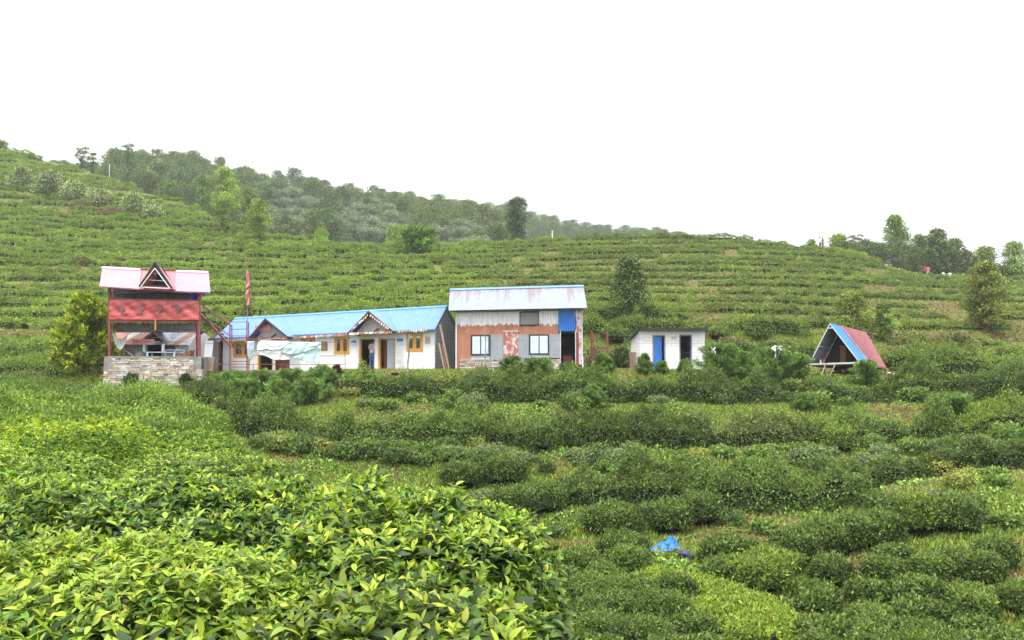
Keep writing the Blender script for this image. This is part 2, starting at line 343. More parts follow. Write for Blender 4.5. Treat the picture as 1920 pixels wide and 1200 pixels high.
# far wooded hills
def hillmesh(name, Y0, Y1, bot, top, n=90, back=60):
    us = np.linspace(top[0][0], top[-1][0], n); tb = np.interp(us, *zip(*bot)); tt = np.interp(us, *zip(*top))
    rows = 40; Vv = []
    for j in range(rows + 6):
        f = j / rows; 
        if f <= 1:
            Y = Y0 + (Y1 - Y0) * f; z0 = zof(tb, Y0); z1 = zof(tt, Y1); z = z0 + (z1 - z0) * (f * .75 + .25 * math.sin(f * math.pi / 2))
        else: Y = Y1 + (j - rows) / 6 * back; z = z1 - (j - rows) ** 1.5 * 1.2
        x = (us - 960) / F * Y; z = z + 1.5 * fbm(x / 18, Y / 18, 0, 31, 2)
        Vv.append(np.stack([x, np.full(n, Y), z], 1))
    Vv = np.concatenate(Vv); i = (np.arange(rows + 5)[:, None] * n + np.arange(n - 1)[None]).ravel()
    fc = np.stack([i, i + 1, i + 1 + n, i + n], 1).ravel()
    o = mesh_obj(name, Vv, fc, np.full(len(fc) // 4, 4), M_GROUND, col=np.tile([[.045, .07, .03]], (len(Vv), 1)), smooth=True)
    tag(o, kind='structure')
    def at(px, f):
        z0 = zof(np.interp(px, *zip(*bot)), Y0); z1 = zof(np.interp(px, *zip(*top)), Y1); Y = Y0 + (Y1 - Y0) * f
        return np.array([(px - 960) / F * Y, Y, z0 + (z1 - z0) * (f * .75 + .25 * math.sin(f * math.pi / 2)) - .3])
    return at
hillA = hillmesh('wooded_hill', 185, 300, [(-60, 360), (60, 375), (300, 425), (500, 462), (700, 482), (1050, 500)],
    [(-60, 330), (60, 335), (150, 345), (220, 325), (330, 330), (400, 350), (480, 364), (560, 372), (640, 388), (700, 400), (740, 398), (850, 422), (900, 436), (950, 460), (1010, 500)])
hillB = hillmesh('far_wooded_hill', 340, 440, [(780, 495), (1400, 495)], [(780, 396), (870, 396), (950, 402), (1010, 420), (1100, 440), (1180, 446), (1240, 448), (1310, 462), (1400, 492)])
# ------------------------------------------------------------------ hedges and bushes
def hvar(s, seed, w): return 1 + .34 * noise(s / (w * .95), seed * 1.3, 0, 45) + .14 * noise(s / (w * .4), seed * 1.9, 0, 48)
def wander(s, seed, w): return .22 * w * noise(s / (w * 2.2), seed * .7, 0, 49)
def hedge_geo(pts, w, h, dens, L, cs, ws, seed, detail=0, p=2.6, lump=.16, W=.42, tint=None, upl=.35, low=-.1):
    """leaf shell swept along a polyline of ground points; returns geometry"""
    r = RS(seed); pts = np.array(pts, float)
    seg = np.linalg.norm(np.diff(pts[:, :2], axis=0), axis=1); S = np.concatenate([[0], np.cumsum(seg)]); T = S[-1]
    area = (T + w) * (w + 1.6 * h); n = int(area * dens)
    s = r.uniform(-w * .45, T + w * .45, n); a = r.uniform(-.15, math.pi + .15, n); a = a - .16 * np.sin(4 * a)
    sc = np.clip(s, 0, T); over = np.clip(np.abs(s - sc) / (w * .5), 0, .97); endf = np.sqrt(1 - over ** 2)
    ctr = np.stack([np.interp(sc, S, pts[:, k]) for k in range(3)], 1)
    i = np.clip(np.searchsorted(S, sc) - 1, 0, len(seg) - 1); t = (pts[i + 1] - pts[i]); t[:, 2] = 0; t = nrm(t); nn = np.stack([-t[:, 1], t[:, 0], 0 * t[:, 0]], 1)
    ctr = ctr + t * (s - sc)[:, None]
    rr = 1 + lump * 1.5 * noise(s / (w * .75) + seed * 3.1, a * .8, seed * 1.7, 41) + lump * .7 * noise(s / (w * .3), a * 2.2, seed, 43) + lump * .35 * noise(s / (w * .12), a * 6, seed, 44)
    ca_, sa_ = np.cos(a), np.sin(a); q = (np.abs(ca_) ** p + np.abs(sa_) ** p) ** (-1 / p)
    dep = 1 - r.beta(1, 3.2, n) * .45 + (r.uniform(0, 1, n) < .12) * r.uniform(0, .28, n)
    hv = hvar(s, seed, w); wv = 1 + .25 * noise(s / (w * .8), seed * 2.3, 0, 46)
    off = ca_ * q * w * .5 * rr * endf * dep * wv + wander(s, seed, w); up = np.maximum(sa_ * q * h * hv * rr * (.55 + .45 * endf) * dep, low * h)
    Pt = ctr + nn * off[:, None]; Pt[:, 2] += up
    Nn = nrm(nn * ca_[:, None] / w * 2 + np.array([0, 0, 1.])[None] * sa_[:, None] / h + t * ((s - sc) / w * 3)[:, None])
    D = nrm(Nn * .22 + r.normal(0, .6, (n, 3)) + np.array([0, 0, upl]))
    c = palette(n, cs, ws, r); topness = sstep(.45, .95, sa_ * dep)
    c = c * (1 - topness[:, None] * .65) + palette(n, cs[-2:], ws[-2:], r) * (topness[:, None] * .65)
    patch = 1 + .34 * fbm(ctr[:, 0] / 1.4, ctr[:, 1] / 1.4, a, 47, 2)
    c *= patch[:, None]
    c = np.clip(c * r.uniform(.82, 1.16), .004, .8)
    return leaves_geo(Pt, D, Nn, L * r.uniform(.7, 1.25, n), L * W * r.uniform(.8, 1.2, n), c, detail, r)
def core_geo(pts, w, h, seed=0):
    """solid core under the leaf shell, inner shade painted in as a dark colour"""
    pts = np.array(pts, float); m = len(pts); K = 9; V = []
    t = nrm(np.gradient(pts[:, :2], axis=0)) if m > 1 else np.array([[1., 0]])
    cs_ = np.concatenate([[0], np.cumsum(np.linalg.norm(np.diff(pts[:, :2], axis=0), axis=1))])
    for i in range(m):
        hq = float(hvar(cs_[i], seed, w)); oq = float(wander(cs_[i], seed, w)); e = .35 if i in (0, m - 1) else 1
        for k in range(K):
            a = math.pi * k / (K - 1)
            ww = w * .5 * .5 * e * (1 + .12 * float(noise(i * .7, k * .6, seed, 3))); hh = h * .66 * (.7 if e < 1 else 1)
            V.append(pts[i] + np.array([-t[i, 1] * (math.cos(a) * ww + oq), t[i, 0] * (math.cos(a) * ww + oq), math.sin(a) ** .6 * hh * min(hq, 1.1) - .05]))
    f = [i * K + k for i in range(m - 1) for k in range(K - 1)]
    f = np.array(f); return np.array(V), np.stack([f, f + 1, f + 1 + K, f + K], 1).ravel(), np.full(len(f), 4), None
def hedge_obj(name, pts, w, h, dens, L, cs, ws, seed, label, cat, group, core=True, mat=None, **k):
    pts = np.array(pts, float); org = pts[len(pts) // 2]
    V, f, t, c = hedge_geo(pts, w, h, dens, L, cs, ws, seed, **k)
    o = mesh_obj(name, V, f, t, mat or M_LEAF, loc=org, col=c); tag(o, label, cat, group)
    if core:
        V, f, t, _ = core_geo(pts, w, h, seed); mesh_obj('shaded_core', V, f, t, M_CORE, parent=o, smooth=True)
    return o
def ground_line(p, n=None):
    """p: [(px,Y)...] -> ground points"""
    out = []
    for px, Y in p:
        x = (px - 960) / F * Y; out.append((x, Y, float(terr(x, Y))))
    out = np.array(out); S = np.concatenate([[0], np.cumsum(np.linalg.norm(np.diff(out[:, :2], axis=0), axis=1))])
    m = max(4, int(S[-1] / .5)); s = np.linspace(0, S[-1], m); q = np.stack([np.interp(s, S, out[:, k]) for k in range(3)], 1)
    q[:, 2] = terr(q[:, 0], q[:, 1]); return q
def mound_geo(c, rx, ry, h, n, L, cs, ws, seed, detail=1, p=3.0, lump=.14, shoots=True, W=.4, top_y=.5, droop=.3, low=-.25):
    r = RS(seed); d = nrm(r.normal(0, 1, (n, 3))); d[:, 2] = np.abs(d[:, 2]) * 1.0 + low * r.uniform(0, 1, n)
    rho = np.hypot(d[:, 0], d[:, 1]); q = (rho ** p + np.abs(d[:, 2]) ** p) ** (-1 / p); d = d * q[:, None]
    rr = 1 + lump * fbm(d[:, 0] * 2 + seed, d[:, 1] * 2, d[:, 2] * 2, 51, 3) + lump * .5 * noise(d[:, 0] * 7, d[:, 1] * 7, d[:, 2] * 7 + seed, 53)
    dep = 1 - r.beta(1, 3.5, n) * .35 + (0 if shoots else 1) * (r.uniform(0, 1, n) < .12) * r.uniform(0, .25, n)
    Q = d * np.array([rx, ry, h * .62]) * (rr * dep)[:, None] + np.array([c[0], c[1], c[2] + h * .38])
    Q[:, 2] = np.maximum(Q[:, 2], c[2] + .02)
    Nn = nrm(np.stack([np.sign(d[:, 0]) * np.abs(d[:, 0]) ** (p - 1) / rx, np.sign(d[:, 1]) * np.abs(d[:, 1]) ** (p - 1) / ry, np.sign(d[:, 2]) * np.abs(d[:, 2]) ** (p - 1) / (h * .62)], 1) + 1e-6)
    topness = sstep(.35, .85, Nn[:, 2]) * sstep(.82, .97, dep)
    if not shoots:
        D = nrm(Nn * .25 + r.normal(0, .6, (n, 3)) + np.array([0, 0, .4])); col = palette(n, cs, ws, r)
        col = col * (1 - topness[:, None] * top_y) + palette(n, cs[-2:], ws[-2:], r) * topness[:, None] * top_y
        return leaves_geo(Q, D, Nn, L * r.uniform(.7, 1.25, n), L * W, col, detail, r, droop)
    # shoots: a whorl of leaves around an upward axis; the top two are young
    ax = nrm(Nn * .55 + np.array([0, 0, .8]) + r.normal(0, .22, (n, 3))); a0 = r.uniform(0, 6.28, n)
    e1 = nrm(np.cross(ax, np.array([.3, .9, .1])[None] + 0 * ax)); e2 = np.cross(ax, e1); gs = []
    gq = r.uniform(.84, 1.1); tintv = np.array([gq * r.uniform(.94, 1.06), gq, gq])[None]
    young = (r.uniform(0, 1, n) < .25 + .6 * topness * top_y)
    for j in range(5):
        an = a0 + j * 2.4 + r.normal(0, .3, n); el_ = np.array([1.25, 1.0, .62, .38, .15])[j] + r.normal(0, .18, n)
        D = np.cos(el_)[:, None] * (np.cos(an)[:, None] * e1 + np.sin(an)[:, None] * e2) + np.sin(el_)[:, None] * ax
        Ub = nrm(ax * np.cos(el_)[:, None] - (np.cos(an)[:, None] * e1 + np.sin(an)[:, None] * e2) * np.sin(el_)[:, None])
        yj = young & (j < 3); base = palette(n, cs[:-1], ws[:-1], r); yc = palette(n, [cs[-2], cs[-1]], [.45 + .3 * j, 1], r, .15)
        col = np.where(yj[:, None], yc, base) * tintv
        Lj = L * np.array([.5, .72, .95, 1.05, 1.1])[j] * r.uniform(.8, 1.25, n)
        Pj = Q + ax * (L * np.array([.28, .2, .1, 0, -.12])[j])[..., None]
        gs.append(leaves_geo(Pj, D, Ub, Lj, Lj * W * r.uniform(.85, 1.15, n), col, detail, r, droop * (1 + .5 * (j < 2))))
    return join(gs)
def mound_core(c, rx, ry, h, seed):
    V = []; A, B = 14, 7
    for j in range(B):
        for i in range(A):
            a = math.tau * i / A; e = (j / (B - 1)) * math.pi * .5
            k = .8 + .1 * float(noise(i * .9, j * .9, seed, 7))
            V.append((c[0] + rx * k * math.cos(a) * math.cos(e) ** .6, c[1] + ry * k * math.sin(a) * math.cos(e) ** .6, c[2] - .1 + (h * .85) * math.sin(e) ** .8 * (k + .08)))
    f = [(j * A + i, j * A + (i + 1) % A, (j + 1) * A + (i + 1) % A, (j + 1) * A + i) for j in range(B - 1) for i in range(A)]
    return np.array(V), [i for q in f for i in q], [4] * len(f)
def mound_obj(name, c, rx, ry, h, n, L, cs, ws, seed, label, cat='tea bush', group=None, core=True, mat=None, twigs=0, **k):
    V, f, t, cc = mound_geo(c, rx, ry, h, n, L, cs, ws, seed, **k)
    o = mesh_obj(name, V, f, t, mat or (M_FG if k.get('detail', 1) else M_LEAF), loc=c, col=cc, smooth=k.get('detail', 1) > 0); tag(o, label, cat, group)
    if core:
        V, f, t = mound_core(c, rx * .8, ry * .8, h * .78, seed); br = mesh_obj('shaded_core', V, f, t, M_CORE, parent=o, smooth=True)  # solid dark core, the shade inside the bush put into its colour
    if twigs:
        r = RS(seed + 5); mb = MB()
        for i in range(twigs):
            a = r.uniform(0, 6.28); q = r.uniform(.0, .35); b0 = np.array([c[0] + rx * q * math.cos(a), c[1] + ry * q * math.sin(a), c[2] + .05])
            k2 = r.uniform(.75, .97); b1 = np.array([c[0] + rx * k2 * math.cos(a), c[1] + ry * k2 * math.sin(a), c[2] + h * r.uniform(.35, .98) * (1.15 - .35 * k2)])
            m = (b0 + b1) / 2 + r.normal(0, .05, 3) + np.array([0, 0, -.05]); mb.tube(b0, m, .008, .006, 4).tube(m, b1, .006, .003, 4)
        mb.build('twigs', M_BARK, parent=o)
    return o
# ------------------------------------------------------------------ foreground tea (left shoulder)
FG = 'tea bushes of the foreground field'
YEL = [(.06, .11, .018), (.13, .2, .025), (.22, .29, .03), (.3, .36, .035)]; BRI = [(.026, .052, .013), (.062, .115, .02), (.14, .22, .026), (.28, .35, .037)]
def gz0(x, y): return float(terr(x, y))
def fg(px, Y, rx, ry, ztop, n, L, cs, ws, seed, label, **k):
    x = (px - 960) / F * Y; z = gz0(x, Y)
    return mound_obj('tea_bush', (x, Y, z), rx, ry, ztop - z, n, L, cs, ws, seed, label, 'tea bush', FG, detail=2, **k)
fg(772, 3.75, .62, .9, -.60, 6800, .053, BRI, [2.5, 3, 2.6, 1.3], 1, 'large glossy bright green tea bush in the middle of the near field', twigs=60, top_y=.75, lump=.17)
fg(170, 2.95, .84, .56, -.615, 8200, .038, YEL, [2.0, 3, 2.2, 1.4], 2, 'yellow green tea bush with drooping young leaves over bare brown twigs', twigs=160, top_y=.95, droop=.5)
fg(765, 2.05, .54, .36, -.56, 3300, .05, BRI, [2, 3.4, 2.5, 1.0], 3, 'tea bush of big mid green leaves at the bottom centre of the picture', twigs=60, top_y=.6)
fg(170, 1.5, .40, .2, -.5, 420, .075, BRI, [1.5, 3, 3, 1.2], 4, 'few very large tea leaves poking in at the bottom left corner', top_y=.8, core=False)
fg(945, 2.0, .2, .26, -.66, 800, .05, BRI, [2, 3, 2, .6], 5, 'low tea bush at the right end of the bottom centre one', top_y=.5)
fg(390, 4.35, .86, .66, -.66, 6000, .052, BRI, [3.2, 3.5, 1.8, .7], 6, 'darker green tea bush behind the yellow green one', twigs=60, top_y=.55)
fg(60, 4.3, .62, .6, -.68, 3600, .052, BRI, [3, 3, 2.2, 1.2], 7, 'tea bush with pale tips at the left edge behind the yellow green one', twigs=30, top_y=.75)
def bx(Y): return float(np.interp(Y, [4.5, 5, 6, 8, 12, 14, 20, 38], [900, 820, 690, 480, 445, 435, 400, 325]))
k = 10; r0 = RS(3)
Y = 5.35
while Y < 14.3:
    xr = (bx(Y) - 960) / F * Y; x = xr - .62
    while x > -.66 * Y - .5:
        rx = r0.uniform(.5, .82); ry = r0.uniform(.46, .66); yy = Y + r0.uniform(-.18, .18); z = gz0(x, yy)
        hh = r0.uniform(.76, .98) * (.95 if Y < 8 else 1.0); area = rx * ry; L = float(np.interp(Y, [5, 9, 14], [.056, .066, .078]))
        n = int(area * np.interp(Y, [5, 8, 14], [4200, 2500, 1500])); yl = r0.uniform(0, 1)
        cs, ws = (YEL, [2, 3, 3, 2.2]) if yl > .6 else (BRI, [1.8, 3, 3, 1.6])
        edge = x > xr - .8
        lab = 'low tea bush of the dense bright field between the near bushes and the stone wall'
        if edge: lab = 'tea bush on the outer rim of the bright near field'
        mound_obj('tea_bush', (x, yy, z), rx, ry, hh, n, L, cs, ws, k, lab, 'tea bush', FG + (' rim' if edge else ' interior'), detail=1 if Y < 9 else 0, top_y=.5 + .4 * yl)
        k += 1; x -= rx * 1.72
    Y += float(np.interp(Y, [5, 14], [1.12, 1.3]))
# lumpy rows further back on the shoulder
Y = 15.2; k = 100
while Y < 44:
    a = -60
    xr = bx(Y) - r0.uniform(0, 25)
    while a < xr - 25:
        b_ = min(a + r0.uniform(110, 230), xr); yl = r0.uniform(0, 1)
        py_t = 675 + 1.2 / Y * F
        far_ = sstep(30, 42, Y)
        cs = [TEA_D, TEA_M, (.11, .18, .03), (.2, .27, .04)] if yl > .4 else [TEA_D, TEA_M, (.09, .15, .03), (.14, .2, .035)]
        if Y > 37: cs = [GRN_D, (.05, .085, .02), (.09, .13, .03), (.13, .15, .04)]
        pts = ground_line([(a, Y + r0.uniform(-.2, .2)), ((a + b_) / 2, Y + r0.uniform(-.3, .3)), (b_, Y + r0.uniform(-.2, .2))])
        hh = float(np.interp(Y, [15, 30, 44], [.95, .95, .55])) * r0.uniform(.85, 1.1)
        hedge_obj('tea_hedge', pts, 1.7, hh, np.interp(Y, [15, 30, 44], [900, 420, 260]), np.interp(Y, [15, 44], [.085, .11]), cs, [1.5, 3, 3, 1.8], k,
            'low clipped tea row crossing the left field below the stone wall', 'tea hedge', 'clipped tea rows of the left field', upl=.5)
        k += 1; a = b_ - 6
    Y += 1.75
# ------------------------------------------------------------------ terraces below the houses
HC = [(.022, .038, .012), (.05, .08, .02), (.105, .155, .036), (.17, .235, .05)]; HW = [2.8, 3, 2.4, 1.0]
LITE = [(.04, .07, .02), (.08, .13, .03), (.15, .2, .035), (.24, .3, .04)]
def hrow(p, w, h, seed, label, cs=HC, dens=820, L=.12, group='dark tea hedges on the terraces below the houses', **k):
    w *= .8; h *= .92
    return hedge_obj('tea_hedge', ground_line(p), w, h, dens, L, cs, HW, seed, label, 'tea hedge', group, lump=k.pop('lump', .42), **k)
hrow([(655, 42.0), (790, 41.8)], 1.2, .9, 201, 'short low tea hedge under the long white house, left of the tall stick')
hrow([(790, 41.6), (1000, 41.3), (1215, 41.4)], 1.6, 1.12, 202, 'long dark tea hedge on the terrace lip in front of the tin house')
hrow([(1235, 41.4), (1450, 41.3), (1640, 41.2)], 1.6, 1.12, 203, 'long dark tea hedge on the terrace lip in front of the white outhouse')
hrow([(1670, 41.8), (1790, 42.2), (1930, 42.6)], 1.6, 1.2, 204, 'ragged tea hedge on the terrace lip right of the A shaped hut', cs=LITE[:1] + HC[1:])
hrow([(455, 36.9), (560, 36.2), (640, 35.9)], 1.5, 1.35, 205, 'dark tea hedge of the second terrace, its end nearest the stone wall')
hrow([(640, 35.8), (760, 35.7), (870, 35.9)], 1.6, 1.3, 206, 'thick domed tea hedge of the second terrace below the long white house')
hrow([(890, 36.2), (1035, 36.2)], 1.2, .95, 207, 'low tea hedge linking two thick hedges below the tin house')
hrow([(1050, 36.1), (1200, 35.8), (1300, 35.8)], 1.6, 1.25, 208, 'thick dark tea hedge of the second terrace below the gap right of the tin house')
hrow([(1305, 35.9), (1400, 36), (1480, 36)], 1.4, 1.15, 209, 'brownish topped tea hedge of the second terrace below the outhouse', cs=HC[:2] + [(.14, .17, .055), (.22, .23, .08)])
hrow([(1500, 36), (1640, 36), (1760, 36.2)], 1.4, 1.15, 210, 'tea hedge of the second terrace below the A shaped hut')
hrow([(1770, 36.4), (1930, 36.6)], 1.4, 1.1, 211, 'light green tea hedge at the right end of the second terrace', cs=LITE)
hrow([(1545, 30.4), (1700, 30.2), (1930, 30.2)], 1.3, 1.05, 212, 'long tea hedge of the third terrace at the right', dens=900)
hrow([(1310, 28.6), (1450, 28.4), (1595, 28.5)], 1.5, 1.15, 213, 'thick tea hedge of the third terrace above the blue tarpaulin', dens=900)
hrow([(1060, 29.3), (1180, 28.9), (1300, 29)], 1.4, 1.1, 214, 'rounded tea hedge of the third terrace below the middle', dens=900)
hrow([(1330, 31.2), (1500, 31.0)], 1.0, .8, 215, 'low narrow tea hedge behind the thick third terrace hedge', dens=900)
hrow([(350, 41.5), (440, 40.6)], 1.3, 1.0, 216, 'short dark tea hedge just below the right corner of the stone wall')
hrow([(425, 38.4), (500, 37.4)], 1.5, 1.3, 217, 'rounded tea hedge stepping down from the stone wall to the second terrace')
def mnd(px, py, r_, h, seed, label, cs=HC, ws=HW, y0=14, dens=700, L=.115, group=None, name='tea_bush', cat='tea bush', **k):
    c = hit(px, py, y0)
    if c is None: return
    k.setdefault('shoots', False); k.setdefault('detail', 0); r_ *= .88
    return mound_obj(name, c, r_, r_ * .85, h, int(dens * (r_ * r_ * 6.3 + 6 * r_ * h * .8)), L, cs, ws, seed, label, cat, group, lump=.22, **k)
for i, (px, py, r_, h, lab, cs) in enumerate([
    (865, 915, .75, .9, 'small round tea bush just above the rim of the near field', HC), (945, 912, .85, 1.0, 'round tea bush right beside the smallest one above the near field', HC),
    (1005, 850, .85, 1.15, 'single round tea bush standing before the low link hedge', HC), (965, 972, .85, .95, 'tea bush left of the rounded third terrace hedge', HC),
    (1020, 962, .8, .9, 'tea bush touching the left end of the rounded third terrace hedge', HC), (1255, 1002, .75, .95, 'left bush of the pair standing before the third terrace hedge', HC),
    (1312, 985, .75, .95, 'right bush of the pair standing before the third terrace hedge', HC), (1150, 1005, .95, .9, 'grey green bush up the slope left of the blue tarpaulin', HC),
    (1168, 1058, .75, .8, 'grey green bush immediately left of the blue tarpaulin', HC), (1790, 1000, .75, .95, 'tall narrow tea bush on the right bank', HC),
    (1725, 1005, .7, 1.1, 'bushy tea shrub with pale shoots on the right bank', LITE), (1490, 1060, .75, .9, 'first bush of the slanting row right of the tarpaulin', HC),
    (1548, 1045, .8, .95, 'second bush of the slanting row right of the tarpaulin', HC), (1605, 1035, .75, .95, 'third bush of the slanting row right of the tarpaulin', HC),
    (1655, 1020, .65, .85, 'fourth bush of the slanting row right of the tarpaulin', HC), (1368, 1068, .8, .85, 'broad tea bush just right of the dark sack', HC),
    (1420, 1110, .95, .85, 'bright green tea bush below the slanting row', LITE), (1370, 1110, .8, .75, 'darker bush between the sack and the bright one', HC),
    (1450, 1075, .85, .6, 'low yellowish bush above the bright green one', LITE), (1575, 850, .7, 1.0, 'light green leafy shrub standing out of the second terrace hedge', LITE)]):
    mnd(px, py, r_, h, 300 + i, lab, cs)
def massed(box, dx, dyr, r_, h, lab, grp, seed, cs=HC, y0=7, dens=760, L=.115):
    r = RS(seed); py = box[2]; q = 0
    while py < box[3]:
        px = box[0] + r.uniform(0, dx)
        while px < box[1]:
            c = cs if r.uniform() > .3 else [HC[1], (.07, .12, .03), (.12, .17, .035), (.17, .23, .04)]
            mnd(px, py + r.uniform(-8, 8), r_ * r.uniform(.8, 1.15), h * r.uniform(.8, 1.15), seed * 7 + q, lab, c, y0=y0, dens=dens, L=L, group=grp)
            q += 1; px += dx * r.uniform(.85, 1.15)
        py += dyr
massed((1190, 1330, 1150, 1290), 78, 38, .6, .7, 'tea bush below the blue tarpaulin in the tangled mass', 'tangled tea bushes below the tarpaulin', 55, y0=11.5)
massed((1035, 1195, 1085, 1290), 80, 38, .6, .75, 'tea bush of the tangled mass between the near field and the tarpaulin', 'tangled tea bushes left of the tarpaulin', 51, y0=11.5)
massed((1070, 1240, 1150, 1300), 60, 50, .6, .9, 'tea bush on the slope directly behind the bottom centre bushes', 'tea bushes just beyond the near field', 52, y0=5.5, dens=1000, L=.075)
massed((1480, 1930, 1105, 1310), 96, 40, .6, .72, 'tea bush of the crowded plot filling the bottom right corner', 'crowded tea bushes of the bottom right plot', 53, y0=13)
massed((1640, 1930, 1075, 1110), 90, 40, .58, .75, 'tea bush along the upper edge of the bottom right plot', 'tea bushes edging the bottom right plot', 54, y0=13)
for i, (px, py, r_) in enumerate([(1240, 1118, .7), (1300, 1128, .75), (1345, 1140, .8), (1395, 1165, .85), (1440, 1190, .85), (1400, 1215, .8), (1490, 1215, .9), (1330, 1180, .7)]):
    mnd(px, py, r_, .55, 400 + i, 'low yellow green tea bush in the bright strip running to the bottom edge', [(.06, .1, .02), (.13, .19, .03), (.2, .27, .04), (.28, .34, .05)], group='bright low tea bushes of the slanting strip', y0=13)
# weeds and self-sown shrubs on the banks
rb = RS(66); KIN = [([(.05, .09, .025), (.09, .15, .035), (.15, .22, .045)], .16, 'fresh green broad leaved weed clump on the terrace bank', 'fresh green weed clumps on the lower banks'),
    ([(.06, .09, .035), (.1, .14, .055), (.15, .19, .08)], .12, 'greyish green weed clump on the terrace bank', 'greyish weed clumps on the lower banks'), ([(.10, .12, .03), (.18, .2, .045), (.26, .27, .06)], .1, 'yellowish weed clump on the terrace bank', 'yellowish weed clumps on the lower banks'),
    ([(.035, .06, .02), (.06, .1, .025), (.1, .15, .035)], .13, 'dark green weed clump on the terrace bank', 'dark weed clumps on the lower banks')]
for q in range(250):
    px = rb.uniform(470, 1920); py = rb.choice([rb.uniform(735, 775), rb.uniform(815, 905), rb.uniform(860, 1010)])
    if q >= 190: px = rb.uniform(480, 860); py = rb.uniform(838, 850 + (px - 480) * .09)
    if px < 640 and py < 800: continue
    if 1180 < px < 1330 and 985 < py < 1110: continue
    if q < 190 and px < 900 and py > 880 - (900 - px) * .15: continue
    cc = hit(px, py, 17)
    if cc is None or cc[1] > 43: continue
    kx = int(rb.choice([0, 1, 2, 3], p=[.34, .2, .14, .32] if q < 190 else [.25, .1, .05, .6])); pal, L_, lb, gr = KIN[kx]; rr0 = rb.uniform(.25, .6); hh = rr0 * rb.uniform(.7, 1.4)
    mound_obj('weed_clump', cc, rr0, rr0, hh, int(420 * rr0 * 2.2 + 120), L_, pal + [pal[-1]], [2, 3, 2, 1], 2000 + q, lb, 'weed', gr, core=False, shoots=False, detail=0, W=.6, lump=.35)  # leafy weed clumps shaped with the bush mound builder
# ------------------------------------------------------------------ upper hillside: tea rows along the contours
cand = []
uu = np.arange(-.64, .64, .003)
Yg = np.arange(57, 182, .25); Zs = []
for u in uu: 
    z = zb(u * Yg, Yg); yc = np.interp(u, UG, CU); z = np.where(Yg < yc + 4, z, -99); Zs.append(np.maximum.accumulate(z))
rr = RS(21)
for lev in range(0, 38):
    for sub in ((.55,) ):
        Lz = (lev + sub) * DZ; Ys = np.full(len(uu), np.nan)
        for i, u in enumerate(uu):
            z = Zs[i]
            if z[0] < Lz < z[-1]: Ys[i] = Yg[np.searchsorted(z, Lz)]
        i = 0
        while i < len(uu) - 4:
            px = 960 + F * uu[i]; left = px < 620
            d_right = sstep(1350, 1700, px)
            ln = rr.uniform(55, 130) if left else rr.uniform(70, 190) * (1 - .5 * d_right)
            m = max(3, int(ln / (F * .003))); j = min(i + m, len(uu) - 1); seg = Ys[i:j + 1]
            gap = rr.uniform(0, 1); i2 = j + (0 if gap < .68 else int(rr.uniform(0, 8) * (1 + 2 * d_right)))
            if np.all(np.isfinite(seg)) and np.abs(np.diff(seg)).max() < 3:
                us = uu[i:j + 1]; x = us * seg; y = seg
                mxp = px + ln / 2; lawn = (1618 < mxp < 1735 and 112 < y.mean() < 137) or (1730 < mxp < 1815 and 118 < y.mean() < 137)
                shr = px < 300 and zof(405 + .05 * (px - 60), 1) * y.mean() < Lz < zof(345 + .2 * (px - 60), 1) * y.mean() and px > -100
                if not lawn and not (shr and rr.uniform() < .2):
                    pts = np.stack([x, y, terr(x, y)], 1); cand.append((pts, ln, y.mean(), px, lev))
            i = max(i2, i + 3)
def up_hedge_style(px, Y, r):
    f = sstep(600, 1100, px)
    w = r.uniform(1.05, 1.35) * (1 - .28 * f); h = r.uniform(.65, .95) * (1 - .18 * f)
    cs = [(.025, .045, .012), (.07, .115, .02), (.15, .225, .03), (.22, .30, .04)] if r.uniform() > f * .92 else [(.03, .055, .015), (.06, .1, .022), (.12, .17, .032), (.18, .24, .04)]
    return w, h, cs
sc_ = np.array([c[1] * (1 / c[2]) for c in cand]); order = np.argsort(-sc_); rest = []
zones = [(-200, 450, 'tea row on the steep slope behind the red tower', 'tea rows of the slope behind the red tower'),
         (450, 850, 'tea row on the hillside above the long blue roof', 'tea rows above the long blue roof'),
         (850, 1250, 'tea row on the hillside above the tin house', 'tea rows above the tin house'),
         (1250, 2200, 'tea row on the grassy terraces behind the outhouse and the A shaped hut', 'tea rows of the grassy terraces at the right')]
cap = 188; print('upper hedges', len(cand))
for n_, i in enumerate(order):
    pts, ln, Ym, px, lev = cand[i]; r = RS(1000 + int(i)); w_, h_, cs = up_hedge_style(px, Ym, r)
    L = .14 + .0012 * (Ym - 57); dens = 200 * (70 / Ym) ** 1.1 + 40
    kw = dict(lump=.2, upl=.35)
    if n_ < cap:
        z_ = [z for z in zones if z[0] <= px < z[1]][0]
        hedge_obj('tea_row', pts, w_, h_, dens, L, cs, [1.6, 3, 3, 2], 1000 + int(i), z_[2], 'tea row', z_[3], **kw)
    else:
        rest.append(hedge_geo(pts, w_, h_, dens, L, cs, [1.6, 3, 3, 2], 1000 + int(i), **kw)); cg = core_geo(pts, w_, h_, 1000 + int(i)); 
        rest.append((cg[0], cg[1], cg[2], np.tile([[.03, .035, .015]], (len(cg[0]), 1))))  # distant row cores carry the same painted inner shade
if rest:
    V, f, t, c = join(rest); tag(mesh_obj('distant_tea_rows', V, f, t, M_LEAF, col=c), 'the remaining smaller tea rows lining the upper hillside terraces', 'tea rows', kind='stuff')
